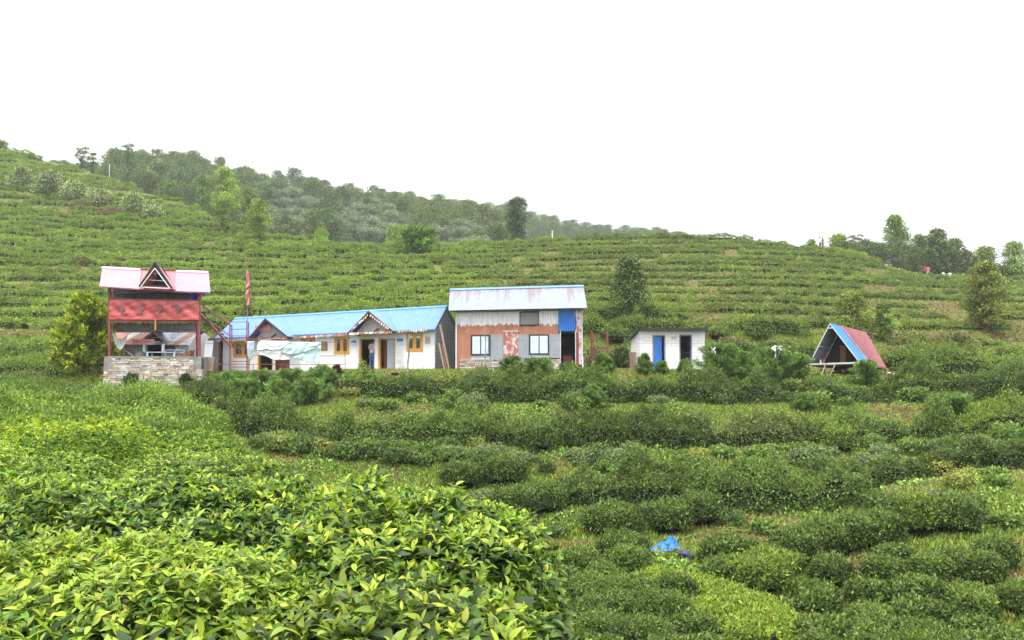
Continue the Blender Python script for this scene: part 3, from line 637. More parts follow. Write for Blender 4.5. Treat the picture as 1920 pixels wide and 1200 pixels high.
# the bigger rows directly behind the buildings
for i, (p, w_, h_, lab) in enumerate([
    ([(1210, 59.5), (1290, 60)], 1.8, 1.5, 'broad tea hedge on the bank right of the dark evergreen'), ([(1380, 58.6), (1500, 58.5)], 1.5, 1.1, 'tea hedge on the bank left of the A shaped hut'),
    ([(1105, 60), (1160, 60.5)], 1.8, 1.6, 'tea hedge on the bank left of the dark evergreen'), ([(560, 61), (690, 60.2)], 1.7, 1.3, 'tall tea hedge right behind the long blue roof'),
    ([(690, 59.6), (840, 59)], 1.9, 1.5, 'thick tea hedge behind the right end of the long blue roof'),
    ([(1640, 49), (1740, 48)], 1.8, 1.5, 'clipped bright tea hedge right of the red and blue roof'), ([(1750, 47.2), (1930, 46)], 1.7, 1.3, 'clipped tea hedge running to the right edge on the house level'),
    ([(1700, 52.5), (1800, 52), (1930, 51)], 1.4, 1.1, 'second clipped tea hedge above the house level at the right'),
    ([(-30, 47), (110, 46.5)], 2.4, 1.1, 'dark tea hedge beside the path left of the juniper'), ([(-30, 52), (110, 52)], 2.2, 1.2, 'dark tea hedge behind the path left of the juniper'),
    ([(-30, 57), (100, 57.5)], 2.2, 1.2, 'dark tea hedge high behind the juniper at the left edge')]):
    hedge_obj('tea_hedge', ground_line(p), w_, h_, 190, .14, [(.03, .055, .015), (.06, .1, .02), (.12, .18, .03), (.17, .24, .035)], [2, 3, 3, 1.5], 600 + i, lab, 'tea hedge', 'tall tea hedges on the house level', lump=.3)
# ------------------------------------------------------------------ ground cover (nobody could count it)
def tufts(name, n, xy, hgt, cols, seed, blades=5, spread=.5, wid=.09, mat=None, label='', up=1.1):
    r = RS(seed); x, y = xy; n = len(x); z = terr(x, y); gs = []
    for b_ in range(blades):
        jx = r.normal(0, 1, n) * hgt * spread * .5; jy = r.normal(0, 1, n) * hgt * spread * .5
        Pt = np.stack([x + jx, y + jy, terr(x + jx, y + jy) - .02], 1)
        D = nrm(np.stack([r.normal(0, .6, n), r.normal(0, .6, n), np.full(n, up)], 1)); h = hgt * r.uniform(.5, 1.2, n)
        c = cols(x, y, r)
        gs.append(leaves_geo(Pt, D, r.normal(0, 1, (n, 3)), h, h * wid / .2 * .2 + .0 * h + hgt * wid, c, 0, r, .3))
    V, f, t, c = join(gs); o = mesh_obj(name, V, f, t, mat or M_GRASS, col=c); return tag(o, label, 'grass', kind='stuff')
def col_low(x, y, r):
    n = len(x); p = fbm(x / 2.2, y / 2.2, 0, 61, 3)
    a = palette(n, [(.09, .14, .025), (.16, .22, .04), (.27, .32, .055)], [2, 3, 2], r); b = palette(n, [(.27, .27, .08), (.21, .16, .085), (.16, .095, .06)], [3, 1.6, 1], r)
    k = sstep(.05, .35, p)[:, None]; return a * (1 - k) + b * k
def col_up(x, y, r):
    n = len(x); rz = riser(x, y) * sstep(-.4, .25, fbm(x / 3., y / 3., 0, 11, 3) + .45 * (x / np.maximum(y, 1)) + .15)
    p = fbm(x / 7, y / 7, 0, 63, 2)
    a = palette(n, [(.10, .135, .025), (.17, .2, .04), (.27, .28, .065)], [2, 3, 2.5], r); b = palette(n, [(.2, .19, .07), (.15, .11, .06), (.12, .075, .05)], [2, 2, 2], r)
    k = np.clip(rz[:, None] * .9 + sstep(.25, .6, p)[:, None] * .35, 0, 1) * (r.uniform(0, 1, (n, 1)) < .8); return a * (1 - k) + b * k
def wedge(n, y0, y1, u0, u1, r, pw=1.0):
    y = y0 + (y1 - y0) * r.uniform(0, 1, n) ** pw; u = r.uniform(u0, u1, n); return u * y, y
r = RS(71)
x, y = wedge(70000, 14.5, 44, -.36, .64, r); keep = (y < 43.5); x, y = x[keep], y[keep]
tufts('grass', 0, (x, y), .2, col_low, 72, 5, .9, .12, label='short grass and weeds covering the terrace banks below the houses')
# creeping broad-leaf weeds on the banks, growing in patches
x, y = wedge(150000, 15, 43.4, -.36, .64, r); p = fbm(x / 1.5, y / 1.5, 0, 77, 3) + .25 * sstep(38, 41, y); keep = p > .0; x, y = x[keep], y[keep]; n = len(x)
z = terr(x, y) + .38 * np.clip(fbm(x / 1.5, y / 1.5, 0, 77, 3), 0, 1) * r.uniform(.2, 1.3, n)
nrm_ = r.normal(0, .5, (n, 3)) + np.array([0, -.5, .9]); D = r.normal(0, 1, (n, 3))
g = leaves_geo(np.stack([x, y, z], 1), D, nrm_, .11 * r.uniform(.7, 1.4, n), .085, palette(n, [(.06, .11, .025), (.12, .2, .04), (.21, .3, .055)], [2, 3, 2], r) * (1 + .25 * noise(x / 1.1, y / 1.1, 0, 81))[:, None], 0, r)
tag(mesh_obj('undergrowth', *g[:3], M_LEAF, col=g[3]), 'leafy creeping weeds hanging over the banks between the lower tea hedges', 'undergrowth', kind='stuff')
x, y = wedge(60000, 43.6, 60, -.62, .64, r); x2, y2 = wedge(30000, 30, 47.5, -.62, -.30, r); x = np.concatenate([x, x2]); y = np.concatenate([y, y2])
PADS = [(-.35, -.085, 46.2, 50.5), (-.07, .09, 45, 50), (.145, .235, 45.3, 49.5)]
keep = np.ones(len(x), bool)
for u0, u1, y0, y1 in PADS: keep &= ~((x / y > u0) & (x / y < u1) & (y > y0) & (y < y1))
keep &= ~((x / y > -.485) & (x / y < -.355) & (y > 45.5) & (y < 52))
tufts('meadow_grass', 0, (x[keep], y[keep]), .2, col_low, 74, 5, .9, .12, label='uneven grass around the houses and down the bank at the left')
x, y = wedge(190000, 57, 180, -.66, .66, r, 1.35); yc = np.interp(x / y, UG, CU); keep = y < yc + 6; x, y = x[keep], y[keep]
tufts('hillside_grass', 0, (x, y), .17, col_up, 75, 3, 3.2, .42, label='green and brown grass on the steps of the upper hillside', up=.9)
# ------------------------------------------------------------------ trees
def crown_pts(blobs, n, r, shell=.45):
    B = np.array(blobs); vol = (B[:, 3] * B[:, 4]) ** 1.0; k = r.choice(len(B), n, p=vol / vol.sum())
    d = nrm(r.normal(0, 1, (n, 3))); d[:, 2] = np.where(d[:, 2] < -.35, -d[:, 2], d[:, 2])
    rad = 1.12 - shell * r.beta(1.2, 2.0, n) * 1.5; b = B[k]
    rad = rad * (1 + .2 * noise(d[:, 0] * 2.5 + k, d[:, 1] * 2.5, d[:, 2] * 2.5, 91))
    Q = b[:, :3] + d * np.stack([b[:, 3], b[:, 3], b[:, 4]], 1) * rad[:, None]
    return Q, d, k
def tree(name, loc, H, Wd, th, label, cat, group, pal, wt, seed, shape='round', n=2500, L=.3, nb=14, mat=None, bark=None, blob=.3, trunk_r=.03, W=.5, upl=.25, sparse=1.0, lean=0):
    r = RS(seed); t = empty(name, loc, label, cat, group); loc = np.array(loc, float)
    bl = []; ch = H - th
    for i in range(nb):
        f = (i + .5) / nb; a = i * 2.4 + r.uniform(-.4, .4)
        if shape == 'round': pr = math.sin(math.pi * min(.97, .26 + f * .72)) ** .55; 
        elif shape == 'column': pr = .75 * (math.sin(math.pi * (.12 + f * .8))) ** .35
        elif shape == 'cone': pr = (1 - f) ** .6 * .9 + .14
        elif shape == 'umbrella': pr = .35 + f * .65
        elif shape == 'tall': pr = (math.sin(math.pi * (.1 + f * .86))) ** .7
        rad = Wd / 2 * pr; q = r.uniform(.35, .95)
        bs = Wd * blob * r.uniform(.75, 1.2) * (.55 + .45 * pr)
        if shape == 'umbrella': bsz = bs * .45
        else: bsz = bs * r.uniform(.6, .85)
        rr_ = max(0, rad - bs) * q / .8
        zc = th + ch * f; zc = min(zc, H - bsz)
        bl.append((loc[0] + rr_ * math.cos(a) + lean * f, loc[1] + rr_ * math.sin(a), loc[2] + zc, bs, bsz))
    Q, d, k = crown_pts(bl, n, r); B = np.array(bl)
    hf = (Q[:, 2] - loc[2]) / H
    D = nrm(d * .3 + r.normal(0, .65, (n, 3)) + np.array([0, 0, upl]))
    c = palette(n, pal, wt, r); tone = 1 + .22 * r.normal(0, 1, nb)[k]; c = c * np.clip(tone, .6, 1.5)[:, None]
    V, f, tt, cc = leaves_geo(Q, D, d, L * r.uniform(.65, 1.3, n), L * W, np.clip(c, .004, .8), 0, r)
    mesh_obj('crown', V, f, tt, mat or M_DULL, parent=t, col=cc)
    mb = MB(); tr = H * trunk_r; top = loc + np.array([lean * .6, 0, th + ch * .62])
    mid = loc + np.array([r.uniform(-.02, .02) * H, r.uniform(-.02, .02) * H, th]); mb.tube(loc - np.array([0, 0, .3]), mid, tr * 1.2, tr * .85, 8).tube(mid, top, tr * .85, tr * .25, 7)
    for i in range(nb):
        s = r.uniform(.0, .9); st = mid + (top - mid) * s; e = B[i, :3]
        if e[2] < st[2] + .1: st = mid + (top - mid) * max(0, min(1, (e[2] - .25 * ch - mid[2]) / max(.1, top[2] - mid[2])))
        m = (st + e) / 2 + np.array([0, 0, -.03 * H]); mb.tube(st, m, tr * .4, tr * .28, 5).tube(m, e, tr * .28, tr * .08, 5)
    mb.build('trunk', bark or M_BARK, parent=t, smooth=True); return t
def copy_tree(o, loc, s, rz, label=None, group=None, sz=None):
    c = o.copy(); COL.objects.link(c); c.location = tuple(float(v) for v in loc); c.rotation_euler = (0, 0, rz); c.scale = (s, s, s * (sz or 1))
    if label: c['label'] = label
    if group: c['group'] = group
    for ch in o.children:
        d_ = ch.copy(); COL.objects.link(d_); d_.parent = c
    return c
OLV = [(.042, .075, .026), (.08, .125, .042), (.13, .185, .062)]; OLG = [(.035, .06, .02), (.065, .1, .03), (.11, .155, .045)]
PAL_ = [(.06, .085, .05), (.12, .15, .1), (.22, .25, .18)]; LG = [(.05, .09, .02), (.1, .17, .03), (.18, .26, .05)]
def at(px, Y): x = (px - 960) / F * Y; return np.array([x, Y, float(terr(x, Y))])
# wood on the ridge: a few builds, then copies
protos = []
for i, (sh, pal, g, lab) in enumerate([('round', OLV, 'dark trees of the wood on the ridge', 'dark grey green tree in the wood on the ridge'),
        ('column', OLV, 'dark trees of the wood on the ridge', 'dark grey green tree in the wood on the ridge'), ('round', [(.06, .085, .03), (.10, .13, .045), (.14, .17, .06)], 'olive trees of the wood on the ridge', 'olive green tree in the wood on the ridge'),
        ('umbrella', PAL_, 'pale leaved trees at the foot of the wood', 'pale silvery leaved spreading tree at the foot of the wood'), ('tall', [(.06, .085, .03), (.10, .13, .045), (.14, .17, .06)], 'olive trees of the wood on the ridge', 'olive green tree in the wood on the ridge')]):
    protos.append((tree('woodland_tree', (0, 0, 0), 10, 11.5 if sh != 'tall' else 9, 1.2 if sh != 'umbrella' else 3, lab, 'tree', g, pal, [2, 3, 2], 700 + i, sh, n=2600, L=.55, nb=30, blob=.19), lab, g))
first = [True] * 5; r = RS(33); placed = 0
skyA = [(60, 308), (130, 300), (200, 298), (220, 280), (330, 290), (400, 305), (480, 322), (560, 326), (640, 342), (700, 356), (740, 352), (850, 376), (940, 400), (1000, 440)]
spots = []
for px in np.arange(70, 945, 17): spots.append((px + r.uniform(-8, 8), r.uniform(.9, 1.0)))
for f0 in (.82, .7, .58, .46, .35, .24, .13, .03):
    for px in np.arange(60, 950, 29): spots.append((px + r.uniform(-13, 13), f0 + r.uniform(-.06, .06)))
for px, f in spots:
    p = hillA(px, f); pxx, pyy = to_px(*p)
    # hidden behind the near crest?
    crest = np.interp(px, [60, 215, 330, 420, 480, 600, 700, 960], [300, 338, 372, 410, 440, 460, 466, 464])
    Ht = 7.8 * r.uniform(.8, 1.2)
    if px < 190: Ht *= .75
    top = pyy - Ht / p[1] * F
    if top > crest - 4: continue
    if f < .42 and 500 < px < 960 and r.uniform() < .6: k = 3
    elif f < .66 and 480 < px < 780 and r.uniform() < .55: k = 3
    else: k = int(r.choice([0, 1, 2, 4]))
    if k == 3: Ht *= .75
    t, lab, g = protos[k]; s = Ht / 10; rz = r.uniform(0, 6.28)
    if first[k]: t.location = tuple(p); t.scale = (s, s, s); t.rotation_euler = (0, 0, rz); first[k] = False
    else: copy_tree(t, p, s, rz, sz=r.uniform(.85, 1.2) if k != 3 else 1)
    placed += 1
print('wood A', placed)
# far wooded hill
pb = []
for i, pal in enumerate([[(.035, .055, .022), (.06, .085, .035), (.085, .12, .04)], [(.05, .09, .022), (.09, .14, .035), (.13, .2, .045)]]):
    pb.append(tree('distant_tree', (0, 0, 0), 8, 13, .5, ['dull green tree on the far hill behind the lone dark tree', 'fresh green tree on the far hill behind the lone dark tree'][i], 'tree', ['dull green trees of the far hill', 'fresh green trees of the far hill'][i], pal, [2, 3, 2], 750 + i, 'round', n=1500, L=.65, nb=18, blob=.22))
fb = [True, True]
for f0 in (.98, .86, .72, .58, .44, .3, .16):
    for px in np.arange(850, 1320, 21):
        px_ = px + r.uniform(-8, 8); p = hillB(px_, min(1, f0 + r.uniform(-.05, .05))); Ht = r.uniform(4.5, 7.5)
        _, py = to_px(*p); crest = np.interp(px_, [850, 960, 1080, 1250, 1320], [469, 463, 454, 447, 450])
        if py - Ht / p[1] * F > crest - 3: continue
        k = int(r.uniform() < (.65 if f0 > .6 and px < 1080 else .15)); s = Ht / 8
        if fb[k]: pb[k].location = tuple(p); pb[k].scale = (s, s, s); fb[k] = False
        else: copy_tree(pb[k], p, s, r.uniform(0, 6))
# single trees
def tr(px, pyb, pyt, wpx, Y, th, label, pal, wt, seed, shape, n, L, **k):
    x = (px - 960) / F * Y; z = float(terr(x, Y)) if k.pop('ground', True) else zof(pyb, Y)
    if k.pop('fixz', False): z = zof(pyb, Y)
    H = zof(pyt, Y) - z; Wd = wpx / F * Y
    return tree(k.pop('name', 'tree'), (x, Y, z), H, Wd, H * th, label, k.pop('cat', 'tree'), k.pop('group', None), pal, wt, seed, shape, n, L, **k)
TALL = [(.10, .15, .035), (.18, .25, .055), (.28, .35, .09)]
tr(415, 447, 313, 64, 127, .2, 'tall light green tree with a dark slender trunk on the slope behind the flag', TALL, [2, 3, 2], 801, 'tall', 8000, .27, nb=26, blob=.2, trunk_r=.018, bark=M_BARK)
tr(375, 378, 332, 28, 152, .2, 'small round bright green tree up the slope beside the tall light green one', LG, [2, 3, 2], 802, 'round', 1500, .34, nb=10, blob=.3)
tr(482, 463, 374, 54, 121, .16, 'yellowish green tree just right of and lower than the tall light green one', [(.11, .16, .035), (.2, .26, .055), (.3, .35, .08)], [2, 3, 2], 803, 'tall', 6000, .26, nb=20, blob=.24, trunk_r=.02)
tr(462, 430, 351, 44, 136, .2, 'olive yellow tree half hidden behind the yellowish green one', [(.08, .12, .03), (.14, .19, .05), (.22, .26, .08)], [2, 3, 2], 804, 'round', 2600, .36, nb=16, blob=.24)
tr(735, 466, 424, 36, 138, .1, 'olive tree at the edge of the wood left of the bamboo', TALL, [2, 3, 1], 805, 'tall', 2000, .32)
tr(600, 452, 427, 36, 136, .05, 'small bright yellow green bush at the wood edge', [(.1, .17, .03), (.17, .27, .035), (.25, .36, .05)], [1, 3, 3], 806, 'round', 1500, .28, name='bush', cat='bush')
tr(970, 466, 371, 70, 127, .07, 'lone dark upright tree standing on the skyline ridge', [(.03, .045, .025), (.06, .08, .045), (.1, .12, .075)], [2.5, 3, 1.5], 807, 'column', 5200, .26, nb=24, blob=.26, trunk_r=.02)
tr(1118, 456, 438, 15, 121, .5, 'tiny round tree on the ridge right of the lone dark one', LG, [2, 3, 1], 808, 'round', 300, .28, nb=6)
tr(1186, 612, 483, 106, 61, .03, 'dense dark evergreen with pale leaf tips above the outhouse', [(.022, .042, .014), (.055, .09, .03), (.17, .22, .08)], [2.2, 3, 2.2], 809, 'cone', 13000, .18, nb=34, blob=.25, trunk_r=.02, lean=-.3)
BR = [(.07, .11, .03), (.14, .2, .05), (.24, .31, .08)]; DK = [(.035, .06, .02), (.08, .12, .04), (.15, .2, .065)]
tr(1683, 500, 404, 56, 132, .2, 'tallest rounded tree of the thicket on the right skyline', BR, [2, 3, 2], 810, 'round', 4200, .36, nb=22, blob=.24)
tr(1760, 516, 431, 74, 134, .05, 'broad dark leafy tree behind the walkers in the right thicket', DK, [2, 3, 2], 811, 'round', 5200, .38, nb=26, blob=.22)
tr(1795, 516, 448, 52, 136, .05, 'dark leafy tree at the right side of the broad one', DK, [2, 3, 2], 812, 'round', 3000, .36, nb=18, blob=.24)
tr(1728, 512, 440, 52, 138, .05, 'dark leafy tree at the left side of the broad one', DK, [2, 3, 2], 824, 'round', 3000, .36, nb=18, blob=.24)
tr(1575, 486, 440, 50, 127, .05, 'yellow green tree near the left end of the right thicket', BR, [1, 3, 3], 813, 'round', 2600, .3, nb=14)
tr(1525, 474, 450, 22, 122, .05, 'small rounded tree left of the right thicket', BR, [1, 3, 2], 814, 'round', 900, .28, nb=8)
tr(1608, 488, 441, 34, 131, .3, 'thin wispy grey tree in the right thicket', [(.08, .1, .05), (.13, .15, .08), (.18, .2, .12)], [2, 3, 2], 815, 'umbrella', 700, .3, nb=14, blob=.16)
tr(1640, 500, 456, 56, 131, .05, 'dull green tree left of the tallest rounded one', [(.05, .07, .03), (.085, .11, .045), (.12, .15, .06)], [2, 3, 2], 816, 'round', 2800, .34, nb=16)
tr(1705, 514, 462, 66, 129, .03, 'olive bushy tree in front of the tallest rounded one', [(.05, .07, .025), (.09, .12, .035), (.13, .15, .05)], [2, 3, 2], 817, 'round', 3200, .34, nb=16)
tr(1850, 524, 464, 60, 133, .05, 'green tree at the right edge behind the orange tipped one', BR, [2, 3, 2], 818, 'round', 3000, .36, nb=16)
tr(1905, 528, 455, 60, 133, .05, 'green tree at the far right end of the thicket', BR, [2, 3, 2], 825, 'round', 3000, .36, nb=16)
tr(1850, 628, 492, 92, 66, .06, 'large rounded tree with orange brown tips at the right edge', [(.06, .10, .028), (.13, .19, .045), (.27, .23, .06)], [2, 3, 1.8], 819, 'round', 9000, .2, nb=30, blob=.2)
tr(1598, 622, 546, 86, 60, .04, 'light yellow green round tree behind the A shaped hut', [(.07, .1, .025), (.13, .17, .04), (.22, .25, .07)], [1.5, 3, 2.5], 820, 'round', 7000, .17, nb=24, blob=.24)
tr(1656, 622, 572, 50, 60, .04, 'darker slim tree beside the light green one behind the A shaped hut', BR, [2, 3, 1], 821, 'round', 3600, .17, nb=16, blob=.26)
tr(462, 602, 566, 26, 62, .03, 'small orange tipped shrub behind the flag pole', [(.05, .08, .02), (.1, .14, .03), (.24, .17, .05)], [2, 3, 1], 822, 'round', 1200, .15, nb=8, name='shrub', cat='shrub')
tr(-10, 302, 262, 40, 180, .2, 'thin tree on the skyline at the far left', OLV, [2, 3, 2], 823, 'tall', 1200, .4)
tr(145, 345, 277, 36, 190, .3, 'sparse layered tree rising above the left skyline', OLV, [2, 3, 2], 826, 'umbrella', 900, .4, nb=14, blob=.18, fixz=True)
tr(232, 330, 272, 36, 200, .3, 'sparse layered tree at the left end of the wood', OLV, [2, 3, 2], 827, 'umbrella', 900, .4, nb=14, blob=.18, fixz=True)
tr(165, 345, 286, 30, 195, .3, 'small sparse tree beside the sparse layered one', OLV, [2, 3, 2], 828, 'umbrella', 700, .4, nb=12, blob=.18, fixz=True)
for i, (px, pt_, wp) in enumerate([(1592, 455, 56), (1625, 450, 56), (1655, 456, 60), (1680, 450, 70), (1715, 464, 60), (1745, 460, 66), (1782, 462, 66), (1815, 472, 56), (1842, 482, 60), (1560, 468, 34), (1880, 500, 60), (1915, 505, 60)]):
    tr(px, 520, pt_, wp, 126.5 + (i % 3) * 1.5 if px < 1700 else 135 + (i % 3), .02, ['dull olive undergrowth bush filling the thicket on the right skyline', 'greyer undergrowth bush filling the thicket on the right skyline'][i % 2], [[(.05, .07, .025), (.09, .12, .035), (.15, .17, .055)], [(.05, .07, .035), (.085, .11, .055), (.13, .16, .08)]][i % 2], [2, 3, 2], 830 + i, 'round', 1900, .32, nb=14, blob=.28, name='bush', cat='bush', group=['olive bushes of the right thicket', 'greyish bushes of the right thicket'][i % 2])
# feathery juniper left of the tower
def feathery(name, px, pyb, pyt, wpx, Y, label, cat, pal, wt, seed, n=2600, cone=.7, group=None, zz=None, L=.22, wf=.16, mat=None):
    r = RS(seed); x0 = (px - 960) / F * Y; z0 = zof(pyb, Y) if zz is None else zz; H = zof(pyt, Y) - z0; R = wpx / 2 / F * Y
    t = empty(name, (x0, Y, z0), label, cat, group); mb = MB(); mb.tube((x0, Y, z0 - .1), (x0, Y, z0 + H * .85), .035 * H / 3 + .02, .01, 6)
    nbr = int(26 + H * 14); Q = []; DD = []; NN = []; tone = []
    per = max(8, n // nbr)
    for i in range(nbr):
        f = (i + .5) / nbr; a = i * 2.4 + r.uniform(-.5, .5)
        ln = R * ((1 - f) ** cone * 1.0 + .12) * r.uniform(.75, 1.15); zs = z0 + H * f * .82
        el = .25 + .75 * f + r.uniform(-.15, .2); dr = np.array([math.cos(a) * math.cos(el), math.sin(a) * math.cos(el), math.sin(el)])
        st = np.array([x0, Y, zs]); e = st + dr * ln; e[2] = min(e[2], z0 + H); mb.tube(st, e, .014, .004, 4)
        k = r.uniform(.2, 1.05, per) ** .8; q = st + (e - st) * k[:, None] + r.normal(0, .1 * R * .9, (per, 3)) * (1.1 - k[:, None] * .5); q[:, 2] = np.maximum(q[:, 2], z0 + .03)
        Q.append(q); DD.append(nrm(dr * .9 + r.normal(0, .45, (per, 3)) + np.array([0, 0, .15]))); tone.append(np.full(per, r.uniform(.75, 1.3)) * (.8 + .4 * k))
    Q = np.concatenate(Q); DD = np.concatenate(DD); tone = np.concatenate(tone); m = len(Q); gs = []
    c = palette(m, pal, wt, r) * tone[:, None]
    for j in range(3):
        gs.append(leaves_geo(Q, nrm(DD + r.normal(0, .35, (m, 3))), r.normal(0, 1, (m, 3)), L * r.uniform(.6, 1.2, m), L * wf, c * r.uniform(.85, 1.15, (m, 1)), 0, r))
    V, f, tt, cc = join(gs); mesh_obj('foliage', V, f, tt, mat or M_DULL, parent=t, col=np.clip(cc, .004, .8))
    mb.build('stem', M_BARK, parent=t); return t
feathery('juniper_tree', 158, 700, 540, 122, 47.2, 'feathery yellow green juniper standing left of the red tower', 'tree', [(.06, .10, .014), (.15, .21, .025), (.32, .35, .045)], [1.6, 3, 3], 841, n=9000, cone=.55, L=.3)
feathery('bamboo_clump', 780, 482, 434, 78, 118, 'fan shaped bright green bamboo clump on the ridge', 'bamboo', [(.05, .09, .02), (.1, .17, .03), (.16, .24, .04)], [2, 3, 2], 842, n=3200, cone=.25, L=.75)
FE = [(.055, .10, .03), (.11, .18, .048), (.18, .27, .075)]
r = RS(5)
fern_spots = [(246, 752, 700, 46, 45.0, None), (350, 722, 704, 20, 45.0, None)]
labs = ['dark feathery weed growing against the stone wall', 'little weed sprouting from the stone wall']
for i, (px, pb_, pt, wp, Y, _) in enumerate(fern_spots):
    feathery('feathery_weed', px, pb_, pt, wp, Y, labs[i], 'weed', [(.03, .06, .022), (.05, .09, .035), (.08, .13, .05)], [2, 3, 2], 850 + i, n=1500, cone=.4, L=.16)
for i, (px, pt, wp, Y, lab) in enumerate([(440, 700, 60, 43.0, 'feathery weed below the foot of the red steel stair'), (492, 696, 76, 42.3, 'feathery weed clump under the hanging towel'), (545, 697, 84, 42.0, 'feathery weed clump under the white sheet'),
        (606, 690, 74, 42.3, 'tallest feathery weed clump, under the pale blue green sheet'), (460, 716, 70, 41.0, 'lower feathery weed on the bank beneath the stair'), (525, 718, 84, 40.8, 'lower feathery weed on the bank beneath the white sheet'), (585, 716, 76, 41.0, 'lower feathery weed on the bank beneath the pale sheet'),
        (1208, 662, 34, 43.5, 'tall feathery weed at the left corner of the outhouse'), (1240, 681, 20, 43.6, 'small feathery weed in front of the blue door'), (1284, 676, 26, 43.6, 'feathery weed in front of the dark outhouse doorway'),
        (1350, 650, 84, 43.4, 'broad feathery weed right of the outhouse'), (1392, 662, 76, 43.0, 'feathery weed beside the broad one right of the outhouse'), (1450, 658, 84, 43.0, 'feathery weed before the white rags'), (1490, 668, 70, 43.2, 'feathery weed left of the A shaped hut'),
        (1622, 680, 60, 42.6, 'feathery weed before the blue foot of the A shaped hut'), (1130, 664, 46, 43.8, 'feathery weed at the foot of the red frame'), (1010, 676, 54, 43.6, 'feathery weed before the right tin house window'), (960, 672, 46, 43.8, 'feathery weed before the peeling red panel'), (1065, 684, 30, 44.2, 'feathery weed before the tin house doorway'),
        (1110, 722, 56, 39.5, 'feathery weed hanging on the bank under the tin house'), (1778, 744, 90, 38, 'light feathery weed on the right bank'), (1500, 742, 40, 39.6, 'feathery weed on the bank under the A shaped hut')]):
    x = (px - 960) / F * Y; z = float(terr(x, Y)); pb_ = to_px(x, Y, z)[1]
    feathery('feathery_weed', px, pb_, pt, wp, Y, lab, 'weed', FE, [2, 3, 2], 860 + i, n=int(2200 + wp * 44), cone=[.2, .5, .35, .7][i % 4], zz=z, L=.15, wf=.13, mat=M_LEAF)
for i, (px, pt, Y, lab) in enumerate([(632, 686, 43.2, 'dark red leaved plant below the long house window'), (692, 694, 43.1, 'dark red leaved plant below the open doorway'), (740, 703, 42.9, 'dark red leaved plant left of the tall stick')]):
    x = (px - 960) / F * Y; z = float(terr(x, Y)); feathery('red_plant', px, 0, pt, 20, Y, lab, 'plant', [(.05, .012, .02), (.09, .02, .035)], [1, 1], 890 + i, n=500, cone=.3, zz=z, L=.13)
rs_ = RS(88)
for i in range(26):
    Y = rs_.uniform(52.5, 57); px = rs_.choice([rs_.uniform(1105, 1190), rs_.uniform(1325, 1540), rs_.uniform(1325, 1540), rs_.uniform(1680, 1900), rs_.uniform(0, 110), rs_.uniform(375, 440)]); x = (px - 960) / F * Y; z = float(terr(x, Y)); k2 = i % 3
    R = rs_.uniform(.5, .95); hh = R * rs_.uniform(.8, 1.3)
    mound_obj('shrub', (x, Y, z), R, R, hh, int(R * hh * 1500), .16, [[(.04, .07, .02), (.08, .12, .03), (.15, .2, .045), (.2, .25, .06)], HC, [(.05, .06, .025), (.1, .11, .04), (.17, .17, .06), (.2, .16, .07)]][k2], [2, 3, 2, 1], 3000 + i, ['leafy green shrub on the bank behind the houses', 'dark green shrub on the bank behind the houses', 'brownish green shrub on the bank behind the houses'][k2], 'shrub', ['leafy green shrubs of the rear bank', 'dark shrubs of the rear bank', 'brownish shrubs of the rear bank'][k2], shoots=False, detail=0, W=.5, lump=.35)
# pale flowering scrub on the left slope and other scrub
WH = [(.06, .09, .03), (.15, .2, .07), (.36, .4, .22)]
for i, (px, py, wpx, hpx, Y, pal, lab) in enumerate([(30, 385, 60, 50, 146, WH, 'pale flowering shrub at the left end of the scrub belt'), (85, 390, 70, 52, 144, WH, 'largest pale flowering shrub of the scrub belt'), (135, 392, 66, 42, 142, WH, 'pale flowering shrub in the middle of the scrub belt'),
        (180, 398, 60, 38, 140, WH, 'pale flowering shrub with brown base in the scrub belt'), (245, 402, 56, 44, 138, WH, 'rounded pale flowering shrub right of the brown gap'), (280, 412, 50, 34, 136, WH, 'low pale shrub at the right end of the scrub belt'),
        (150, 405, 60, 18, 138, [(.1, .07, .04), (.14, .09, .06), (.12, .12, .05)], 'brown withered shrub under the scrub belt'), (205, 412, 60, 18, 136, [(.1, .07, .04), (.14, .09, .06), (.12, .12, .05)], 'brown withered shrub right under the rounded pale one'),
        (1480, 655, 60, 30, 54, [(.04, .06, .02), (.08, .11, .03), (.14, .17, .05)], 'rambling shrub on the bank left of the A shaped hut'), (1390, 668, 90, 42, 54, HC[:3], 'dark shrub mass behind the weeds right of the outhouse'),
        (1165, 665, 50, 46, 50, [(.03, .05, .02), (.06, .08, .03), (.11, .12, .05)], 'dark shrub between the red frame and the outhouse'), (1700, 640, 90, 40, 56, [(.04, .06, .02), (.08, .1, .03), (.15, .15, .05)], 'rambling shrub on the bank right of the A shaped hut'),
        (1790, 640, 90, 44, 57, [(.04, .06, .02), (.08, .1, .03), (.14, .12, .05)], 'brownish rambling shrub under the orange tipped tree'), (1420, 630, 60, 22, 57, HC[:3], 'low dark shrub on the bank behind the white rags'),
        (90, 520, 50, 22, 92, [(.05, .07, .02), (.1, .12, .035), (.15, .14, .05)], 'brownish shrub patch on the slope left of the tower'), (150, 500, 60, 20, 98, [(.05, .07, .02), (.1, .12, .035), (.15, .14, .05)], 'brownish shrub patch higher on the slope left of the tower'),
        (630, 492, 18, 20, 112, [(.04, .06, .02), (.07, .1, .03), (.1, .14, .04)], 'small dark shrub on the slope below the wood edge'), (1120, 640, 44, 34, 53, [(.06, .07, .03), (.1, .1, .05), (.16, .13, .07)], 'tangle of dry brush behind the red frame')]):
    x = (px - 960) / F * Y; z = float(terr(x, Y)) - .1; R = wpx / 2 / F * Y; H = hpx / F * Y
    n = int(900 + R * H * 260); tree('shrub', (x, Y, z), H, R * 2, H * .05, lab, 'shrub', None, pal, [2, 3, 2.4], 900 + i, 'round', n, .12 + .0016 * Y, nb=14, blob=.26)
